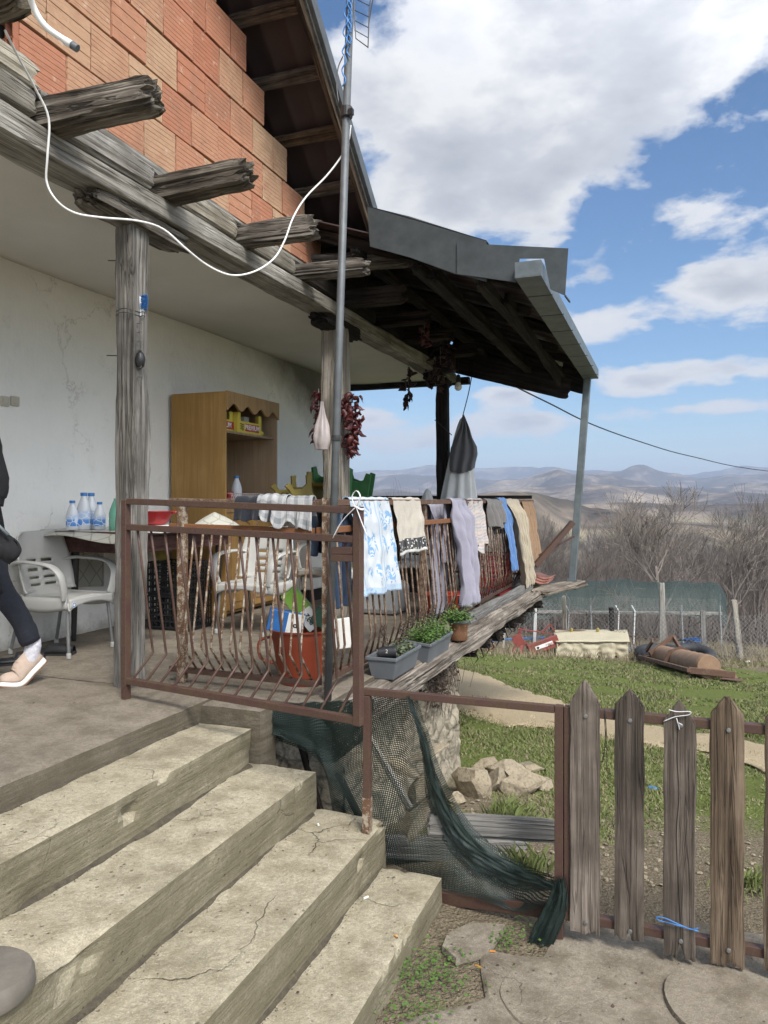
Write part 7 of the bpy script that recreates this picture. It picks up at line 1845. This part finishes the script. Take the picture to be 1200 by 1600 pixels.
def roller():
    a, da = gpt_(1032, 1040); c, dc = gpt_(1108, 1062)
    t = thing('field_roller', 'rusty farm roller with ringed drum lying in a steel frame', 'roller', a.lerp(c, .5))
    Z = Vector((0, 0, 1)); a = a+Z*.22; c = c+Z*.22; dr_ = (c-a).normalized(); sd_ = dr_.cross(Z).normalized(); b = MB(); L_ = (c-a).length; prof = []
    MB().lathe([(.0, 0), (.20, 0), (.215, .01)]+sum([[(.215, L_*(k+.0)/9+.02), (.225, L_*(k+.45)/9), (.215, L_*(k+.9)/9)] for k in range(9)], [])+[(.20, L_), (0, L_)], a, 30, axis=dr_).build('drum', 'tan_rust_drum', t, smooth='auto')
    for k, (p_, w_) in enumerate(((a-dr_*.06, .45), (c+dr_*.06, .46))):
        b = MB(); b.bar(p_-sd_*.42-Z*.12, p_+sd_*.38-Z*.05, .05, .11, up=Z); b.build('end_bar', 'rusty_steel', t, bevel=.005)
    b = MB(); b.bar(a-dr_*.3+sd_*.38-Z*.05, c+dr_*.1+sd_*.38-Z*.05, .07, .07); b.build('side_bar', 'rusty_steel', t, bevel=.005)
    b = MB(); b.tube([a-dr_*.5-sd_*.40-Z*.02, c-sd_*.42-Z*.16], .06, 10); b.build('draw_tube', 'tan_rust_drum', t, smooth='auto')
    b = MB(); b.bar(a+dr_*.25+sd_*.3+Z*.05, a-dr_*.1-sd_*.3+Z*.42, .05, .09); b.bar(a-dr_*.1-sd_*.3+Z*.40, a+dr_*.5-sd_*.38+Z*.0, .05, .09); b.bar(a+sd_*.3+Z*.1, a+dr_*.7+sd_*.35+Z*.35, .04, .07); b.build('drawbar', 'rusty_steel', t)
    m = a+dr_*L_*.45; b = MB()
    b.v = [tuple(m+sd_*x+Z*z+dr_*e) for e in (0, .025) for x, z in ((-.35, -.1), (-.2, .2), (0, .28), (.22, .2), (.36, -.1))]; b.f = [(0, 1, 2, 3, 4), (9, 8, 7, 6, 5)]+[(i, i+5, (i+1) % 5+5, (i+1) % 5) for i in range(5)]; b.fm = [0]*len(b.f); b.build('side_plate', 'rusty_steel', t)
    b = MB(); b.bar(c-sd_*.45-Z*.19, c-sd_*.2+dr_*.4-Z*.18, .3, .012); b.build('foot_plate', 'rusty_steel', t)
roller()
def tyres():
    q, d = gpt_(1034, 1038); t = thing('tractor_tyre', 'big black tractor tyre lying behind the roller', 'tyre', q); R0, r0 = .42, .17
    q = W(1034, d+.6, 0); q.z = ground_z(q.y, q.x)
    b = MB()
    def tor(u, v):
        a = u*2*math.pi; c = v*2*math.pi; lug = .02*(1 if math.sin(a*22+ (3 if math.sin(c) > 0 else 0)) > .2 else 0)*(1 if abs(math.cos(c)) > .3 and math.cos(c) > 0 else 0)
        rr = R0+(r0+lug)*math.cos(c); return q+Vector((rr*math.cos(a), rr*math.sin(a), .17+r0*.95*math.sin(c)))
    b.grid(tor, 132, 20); b.build('rubber', 'tyre_rubber', t, smooth=True)
    q2, d2 = gpt_(1078, 1030); q2 = W(1082, d+1.0, 0); q2.z = ground_z(q2.y, q2.x); b = MB(); b.grid(lambda u, v: q2+Vector(((.40+.12*math.cos(v*6.283))*math.cos(u*6.283), (.40+.12*math.cos(v*6.283))*math.sin(u*6.283), .14+.12*math.sin(v*6.283)+.08*math.sin(u*6.283))), 60, 14)
    tag(b.build('small_tyre', 'tyre_rubber', smooth=True), 'smaller black tyre propped right of the big one', 'tyre')
tyres()
def misc():
    for i, (px, py, s, mat, lab, cat, nm) in enumerate(((735, 1006, (.28, .16, .07), 'paper_white', 'white plastic sheet heaped on the grass beyond the ledge', 'sheet', 'plastic_sheet'), (625 + 1000, 1020, (.1, .1, .1), 'paper_white', 'x', 'x', 'x'), (985, 1018, (.16, .14, .10), 'chair_grey', 'grey scrap heap between mower and tyre', 'scrap', 'scrap_heap'), (1003, 1022, (.13, .1, .07), 'pack_blue', 'bluish scrap beside the tyre', 'scrap', 'scrap_piece'), (1045, 985, (.16, .1, .08), 'paper_white', 'white rag on the ground under the shade net', 'rag', 'rag'), (1132, 968, (.10, .1, .13), 'paper_white', 'white plastic bag caught on the stake at the right end of the fence', 'bag', 'plastic_bag'), (1168, 1035, (.06, .05, .03), 'paper_white', 'white scrap of paper on the grass right of the roller', 'paper', 'paper_scrap'))):
        if px > 1300: continue
        q, d = gpt_(px, py if py > 975 else 1000)
        if py < 975: q.z = zat(py, d)
        crumple(nm, q, s, mat, lab, cat, 30+i)
    q, d = gpt_(764, 1018); t = thing('white_basket', 'small white can standing on the grass beyond the ledge', 'can', q); MB().lathe([(.13, 0), (.14, .02), (.15, .22), (.13, .22), (.12, .03), (0, .03)], q, 16).build('tin', 'white_rust', t, smooth='auto')
    a, d = gpt_(730, 1009); c, _ = gpt_(850, 1001); tag(MB().tube([a+Vector((0, 0, .06)), a.lerp(c, .5)+Vector((0, 0, .10)), c+Vector((0, 0, .08))], .035, 8).build('pipe', 'pack_blue', smooth='auto'), 'blue plastic pipe lying on the grass left of the mower', 'pipe')
    a, d = gpt_(1122, 1011); c, _ = gpt_(1180, 1018); tag(beam('plank', a+Vector((0, 0, .05)), c+Vector((0, 0, .05)), .12, .05, 'grey_board', None, 250), 'grey plank lying in the grass right of the tyres', 'plank')
    # rusty lattice between mower and tyre
    q, d = gpt_(985, 1020); b = MB()
    for k in range(5): p = W(982+5*k, d+.2, 0); p.z = ground_z(p.y, p.x); b.tube([p, p+Vector((-.08, 0, .42))], .012, 5)
    p = W(978, d+.2, zat(994, d)); b.tube([p, W(1030, d+.2, zat(1002, d))], .014, 5)
    tag(b.build('harrow', 'rusty_steel'), 'rusty harrow tines behind the mower', 'harrow')
    a = W(1045, d, zat(1002, d)); b = MB(); b.tube(spline([a, W(1075, d-.5, zat(995, d)), W(1105, d-.6, zat(1005, d)), W(1118, d-.7, zat(1012, d))], 5), .02, 6); tag(b.build('cable', 'black_cable', smooth=True), 'black hose arching over the small tyre', 'hose')
misc()
# wire mesh fence across the yard
def meshfence():
    q0, d0 = gpt_(640, 1010); DF = 18.6
    t = thing('mesh_fence', 'sagging wire mesh fence on odd wooden stakes across the far side of the yard', 'fence', W(1000, DF, ground_z(18.6, 2)))
    def at(px, dz=0): p = W(px, DF+(.5*math.sin(px*.01)), 0); p.z = ground_z(p.y, p.x)+dz; return p
    b = MB(); N = 80
    b.grid(lambda u, v: at(560+720*u)+Vector((0, .05*math.sin(u*30), (1.15+.08*math.sin(u*21))*v)), N, 6, lambda u, v: (u*11.3, v*1.15)); b.build('mesh', 'chain_mesh', t, smooth=True)
    for i, (px0, py0, px1, w_, mat) in enumerate(((881, 932, 884, .09, 'stake_wood'), (1034, 912, 1036, .13, 'stake_wood'), (1146, 938, 1158, .12, 'stake_wood'), (838, 920, 834, .07, 'white_pvc'), (955, 950, 958, .10, 'dark_wood'), (1098, 955, 1102, .11, 'grey_board'), (790, 958, 786, .04, 'white_pvc'), (700, 925, 700, .1, 'stake_wood'), (1240, 930, 1238, .1, 'stake_wood'), (640, 930, 640, .1, 'stake_wood'))):
        bt = at(px1, -.1); tp_ = W(px0, DF, zat(py0, DF)); beam('stake', bt, tp_, w_, w_, mat, t, 260+i, amp=.01, ragged=.04, nl=14)
meshfence()
def shade():
    D = 20.5
    t = thing('shade_tunnel', 'low growing tunnel with sagging green shade net on white hoops behind the mesh fence', 'tunnel', W(985, D, ground_z(20, 3)))
    def G(px, d): p = W(px, d, 0); return ground_z(p.y, p.x)
    b = MB()
    def f(u, v):
        px = 818+318*u; dd = D+2.6*v; top = 925+2*math.sin(u*9+1)+6*u*(1-u)*-1+2*math.sin(u*23); z = zat(top, D) + .10*math.sin(v*math.pi)-.0
        if v < .3: z -= (1-(v/.3))**1.3*(.62+.05*math.sin(u*17))
        if v > .75: z -= ((v-.75)/.25)**1.3*.5
        e = max(0, (u-.93)/.07); z -= e*e*.55; e2 = max(0, (.05-u)/.05); z -= e2*.3
        return W(px, dd, z+.05*mn.noise(Vector((u*14, v*4, 0))))
    b.grid(f, 90, 24, lambda u, v: (u*5.6, v*3)); b.build('shade_net', 'shade_netting', t, smooth=True)
    for i, (px, w_, m_) in enumerate(((836, .03, 0), (887, .03, 0), (926, .035, 1), (990, .04, 0), (1068, .04, 1), (1128, .05, 1), (965, .03, 0))):
        for v, dd in ((0, D), (1, D+2.6)):
            b = MB(); b.tube([W(px, dd, G(px, dd)-.05), W(px+(-3 if m_ else 2), dd, zat(955, D)), W(px-3, dd, zat(946, D))], .018, 6); b.build('hoop', 'chair_grey' if v or i % 3 else 'white_pvc', t, smooth='auto')
    b = MB(); b.bar(W(838, D+.05, zat(956, D)), W(1128, D+.05, zat(959, D)), .05, .08); b.build('rail', 'stake_wood', t)
    crumple('blue_tub', W(1075, D+1, G(1075, D+1)), (.3, .2, .22), 'pack_blue', 'blue tub under the right end of the shade net', 'tub', 44)
shade()

# ================================================================== TREES
def gen_tree(seed, height, r0, levels=4, spread=.55, up=.35, trunk_frac=.25, dens=5, sides=4, kink=.12, minr=.004, lratio=(.5, .78), multi=1):
    rd = random.Random(seed); tr = MB(); cr = MB()
    def perp(v):
        a = Vector((rd.gauss(0, 1), rd.gauss(0, 1), rd.gauss(0, 1))); a -= v*a.dot(v); return a.normalized()
    def branch(p, d, L, r, lv, mb):
        n = max(2, int(3 if lv > 2 else 5-lv//2)) ; pts = [p]; rs = [r]; q = p.copy(); dd = d.copy()
        for i in range(n):
            dd = (dd + perp(dd)*kink*rd.random()*1.6 + Vector((0, 0, up*.16))).normalized(); q = q+dd*(L/n); pts.append(q.copy()); rs.append(max(minr*.6, r*(1-(.62 if lv else .45)*(i+1)/n)))
        mb.tube(pts, rs, sides+2 if lv == 0 else (sides if lv < 3 else 3), cap=False)
        if lv >= levels: return
        k = dens if lv else dens+1
        for j in range(k):
            t = rd.uniform(.25 if lv else trunk_frac*1.4, 1.0) if j < k-2 else rd.uniform(.85, 1)
            i = min(n-1, int(t*n)); f = t*n-i; s = pts[i].lerp(pts[min(n, i+1)], f); rr = rs[i]*(1-f)+rs[min(n, i+1)]*f
            nd = (dd*(1-spread)+perp(dd)*spread*rd.uniform(.6, 1.3)+Vector((0, 0, up))).normalized()
            branch(s, nd, L*rd.uniform(*lratio), rr*rd.uniform(.45, .7), lv+1, cr)
    for m in range(multi):
        d = Vector((rd.gauss(0, .12 if multi == 1 else .35), rd.gauss(0, .12 if multi == 1 else .35), 1)).normalized()
        branch(Vector((rd.gauss(0, .05*(multi-1)), rd.gauss(0, .05*(multi-1)), -.15)), d, height*(.5 if levels > 2 else .8), r0, 0, tr)
    zm = max(v[2] for v in tr.v+cr.v); k = height/zm
    for q in (tr, cr): q.v = [(v[0]*k, v[1]*k, v[2]*k) for v in q.v]
    return tr.mesh('trunk'), cr.mesh('crown')
def tree_at(name, label, meshes, p, sc, rot, mats=('branch_bark', 'twig_bark'), group=None, cat='tree'):
    t = thing(name, label, cat, (0, 0, 0), group)
    for nm, me, mt in zip(('trunk', 'crown'), meshes, mats):
        if not me.materials: me.materials.append(MATS[mt])
        o = bpy.data.objects.new(nm, me); COL.objects.link(o); o.parent = t
    t.location = p; t.scale = (sc, sc, sc); t.rotation_euler = (0, 0, rot); return t
def on_ground(px, d): p = W(px, d, 0); p.z = ground_z(p.y, p.x); return p
# the near bare tree at the right, and its slighter neighbours
big = gen_tree(21, 5.3, .085, levels=4, spread=.50, up=.26, dens=6, minr=.011, lratio=(.5, .76))
tree_at('bare_tree', 'tallest bare tree at the right, pale twigs spread against the hills', big, on_ground(1040, 24), 1.0, .6, mats=('pale_bark', 'pale_bark'))
med = gen_tree(5, 4.9, .06, levels=4, spread=.55, up=.28, dens=5, minr=.010)
tree_at('bare_tree', 'bare tree behind the right end of the shade net', med, on_ground(1120, 24.5), 1.0, 2.2, mats=('pale_bark', 'pale_bark'))
tree_at('bare_tree', 'bare tree at the right edge of the picture', gen_tree(8, 5.6, .06, levels=4, spread=.5, up=.3, dens=6, minr=.01), on_ground(1195, 27), 1.05, 1.0)
sap = gen_tree(33, 2.3, .03, levels=3, spread=.6, up=.12, dens=4, minr=.006)
tree_at('fruit_sapling', 'small bare fruit tree standing in front of the shade net', sap, on_ground(958, 19.4), .95, .4, mats=('branch_bark', 'branch_bark'))
tree_at('fruit_sapling', 'leaning bare fruit sapling at the right end of the shade net', gen_tree(34, 2.3, .03, levels=3, spread=.6, up=.1, dens=4, minr=.006), on_ground(1072, 22.9), 1.1, 2.4, mats=('branch_bark', 'branch_bark'))
# the leafless wood on the slope below the yard
FT = [gen_tree(50+i, [6.5, 5.5, 7.0, 4.5][i], .10, levels=4, spread=[.5, .65, .45, .75][i], up=[.3, .15, .4, .1][i], dens=6, minr=.009, lratio=(.5, .76), multi=[1, 2, 1, 3][i]) for i in range(4)]
for m_ in FT:
    for me, mt in zip(m_, ('branch_bark', 'far_twig')): me.materials.append(MATS[mt])
rdt = random.Random(77); nT = 0
for d, n, hh in ((29, 8, .80), (34, 11, .9), (40, 13, .95), (48, 15, 1.0), (58, 16, 1.05), (72, 18, 1.2), (90, 20, 1.35), (120, 22, 1.5), (155, 22, 1.7)):
    for i in range(n):
        px = 560+ (1320-560)*(i+rdt.uniform(-.4, .4))/n if d < 60 else 420+(1400-420)*(i+rdt.uniform(-.4, .4))/n
        dd = d*rdt.uniform(.92, 1.08); s = hh*rdt.uniform(.75, 1.15)
        if d < 36 and px < 1000: s *= .8
        ki = rdt.randrange(4); zone = 'just behind the shade tunnel' if d < 36 else ('halfway down the wooded slope' if d < 60 else 'far down the wooded slope')
        tree_at('leafless_tree', ['tall leafless tree with one straight stem ', 'broad leafless tree on two stems ', 'slender leafless tree with steep twigs ', 'low bushy leafless tree on many stems '][ki]+zone, FT[ki], on_ground(px, dd), s, rdt.uniform(0, 6.28), group='leafless trees in the wood below the yard')
# brushwood that fills the wood: twigs past counting
def brush_mass():
    rd = random.Random(91); b = MB()
    for _ in range(30000):
        d = 27+150*rd.random()**1.7; px = rd.uniform(480, 1330); p = on_ground(px, d); h = rd.uniform(.5, 2.4)*(1+d*.006)*(.75+.5*mn.noise(Vector((p.x*.15, p.y*.15, 0)))); w_ = .0006*d+.004
        lx, ly = rd.gauss(0, .35)*h, rd.gauss(0, .35)*h; z0 = p.z+rd.uniform(0, .6)*h
        i = len(b.v); b.v += [(p.x-w_*CA, p.y-w_*SA, z0), (p.x+w_*CA, p.y+w_*SA, z0), (p.x+lx, p.y+ly, z0+h)]; b.f.append((i, i+1, i+2)); b.fm.append(0)
    tag(b.build('brushwood', 'far_twig'), 'tangled grey brushwood filling the slope between the bare trees', 'brushwood', kind='stuff')
    b = MB()
    for _ in range(26000):
        d = 180+900*rd.random()**1.6; px = rd.uniform(300, 1400); p = on_ground(px, d) if d < 330 else W(px, d, -33); h = rd.uniform(2, 6); w_ = .0007*d*rd.uniform(.6, 1.4)
        if mn.noise(Vector((p.x*.012, p.y*.006, 3))) < -.05 and d > 260: continue
        i = len(b.v); b.v += [(p.x-w_*CA, p.y-w_*SA, p.z-.5), (p.x+w_*CA, p.y+w_*SA, p.z-.5), (p.x+rd.gauss(0, 1), p.y, p.z+h)]; b.f.append((i, i+1, i+2)); b.fm.append(0)
    tag(b.build('far_wood', 'far_twig'), 'far grey belts of bare trees on the valley floor', 'wood', kind='stuff')
    # pale poplars in the valley
    b = MB()
    for k in range(9):
        t = gen_tree(300+k, 14, .16, levels=3, spread=.18, up=.9, dens=7, minr=.05) if k < 2 else None
    pm = gen_tree(301, 15, .25, levels=3, spread=.22, up=.8, dens=8, minr=.06, lratio=(.4, .6))
    for me in pm: me.materials.append(MATS['poplar_bark'])
    for k, px in enumerate((922, 927, 931, 936, 939, 926, 934)):
        p = W(px, 330+8*(k % 3), 0); p.z = ground_z(p.y, p.x); tree_at('poplar', 'pale bare poplar in the small clump on the valley floor', pm, p, 1.15+.1*(k % 2), k, group='pale poplars in the valley')
brush_mass()
# thin saplings seen over the far rail
for k, (px, tp_, s) in enumerate(((600, 760, 1.0), (614, 752, .9), (650, 745, 1.1), (663, 752, 1.0), (627, 765, .8))):
    d = 26; p = on_ground(px, d); hgt = zat(tp_, d)-p.z; me = gen_tree(400+k, hgt, .035, levels=2, spread=.25, up=.7, dens=5, minr=.008)
    tree_at('sapling', ['thin bare shoot above the far rail, leftmost but one beside the post', 'second thin bare shoot in from the post, above the far rail', 'tallest thin shoot above the far rail, left of the dark post', 'thin shoot above the far rail right beside the dark post', 'shortest thin shoot in the middle of the gap above the far rail'][k], me, p, 1.0, k, mats=('branch_bark', 'twig_bark'), group='thin shoots beyond the deck')
# a few far houses
rdh = random.Random(2)
for k in range(9):
    px = [1010, 1035, 905, 870, 640, 700, 1090, 1140, 985][k]; d = [1150, 1250, 1500, 1700, 1900, 2100, 1300, 1450, 1320][k]
    p = W(px, d, -33); p.z = -36
    t = thing('farmhouse', 'tiny pale far house among the fields of the valley', 'house', p, 'far houses in the valley'); s = rdh.uniform(5, 9)
    MB().box(p.x-s, p.x+s, p.y-5, p.y+5, p.z, p.z+8).build('wall', 'house_white', t)
    b = MB(); b.add([(p.x-s-1, p.y-6, p.z+8.01), (p.x+s+1, p.y-6, p.z+8.01), (p.x+s+1, p.y+6, p.z+8.01), (p.x-s-1, p.y+6, p.z+8.01), (p.x-s, p.y, p.z+11), (p.x+s, p.y, p.z+11)], [(0, 1, 5, 4), (2, 3, 4, 5), (1, 2, 5), (3, 0, 4), (0, 3, 2, 1)]); b.build('roof', 'clay_tile', t)
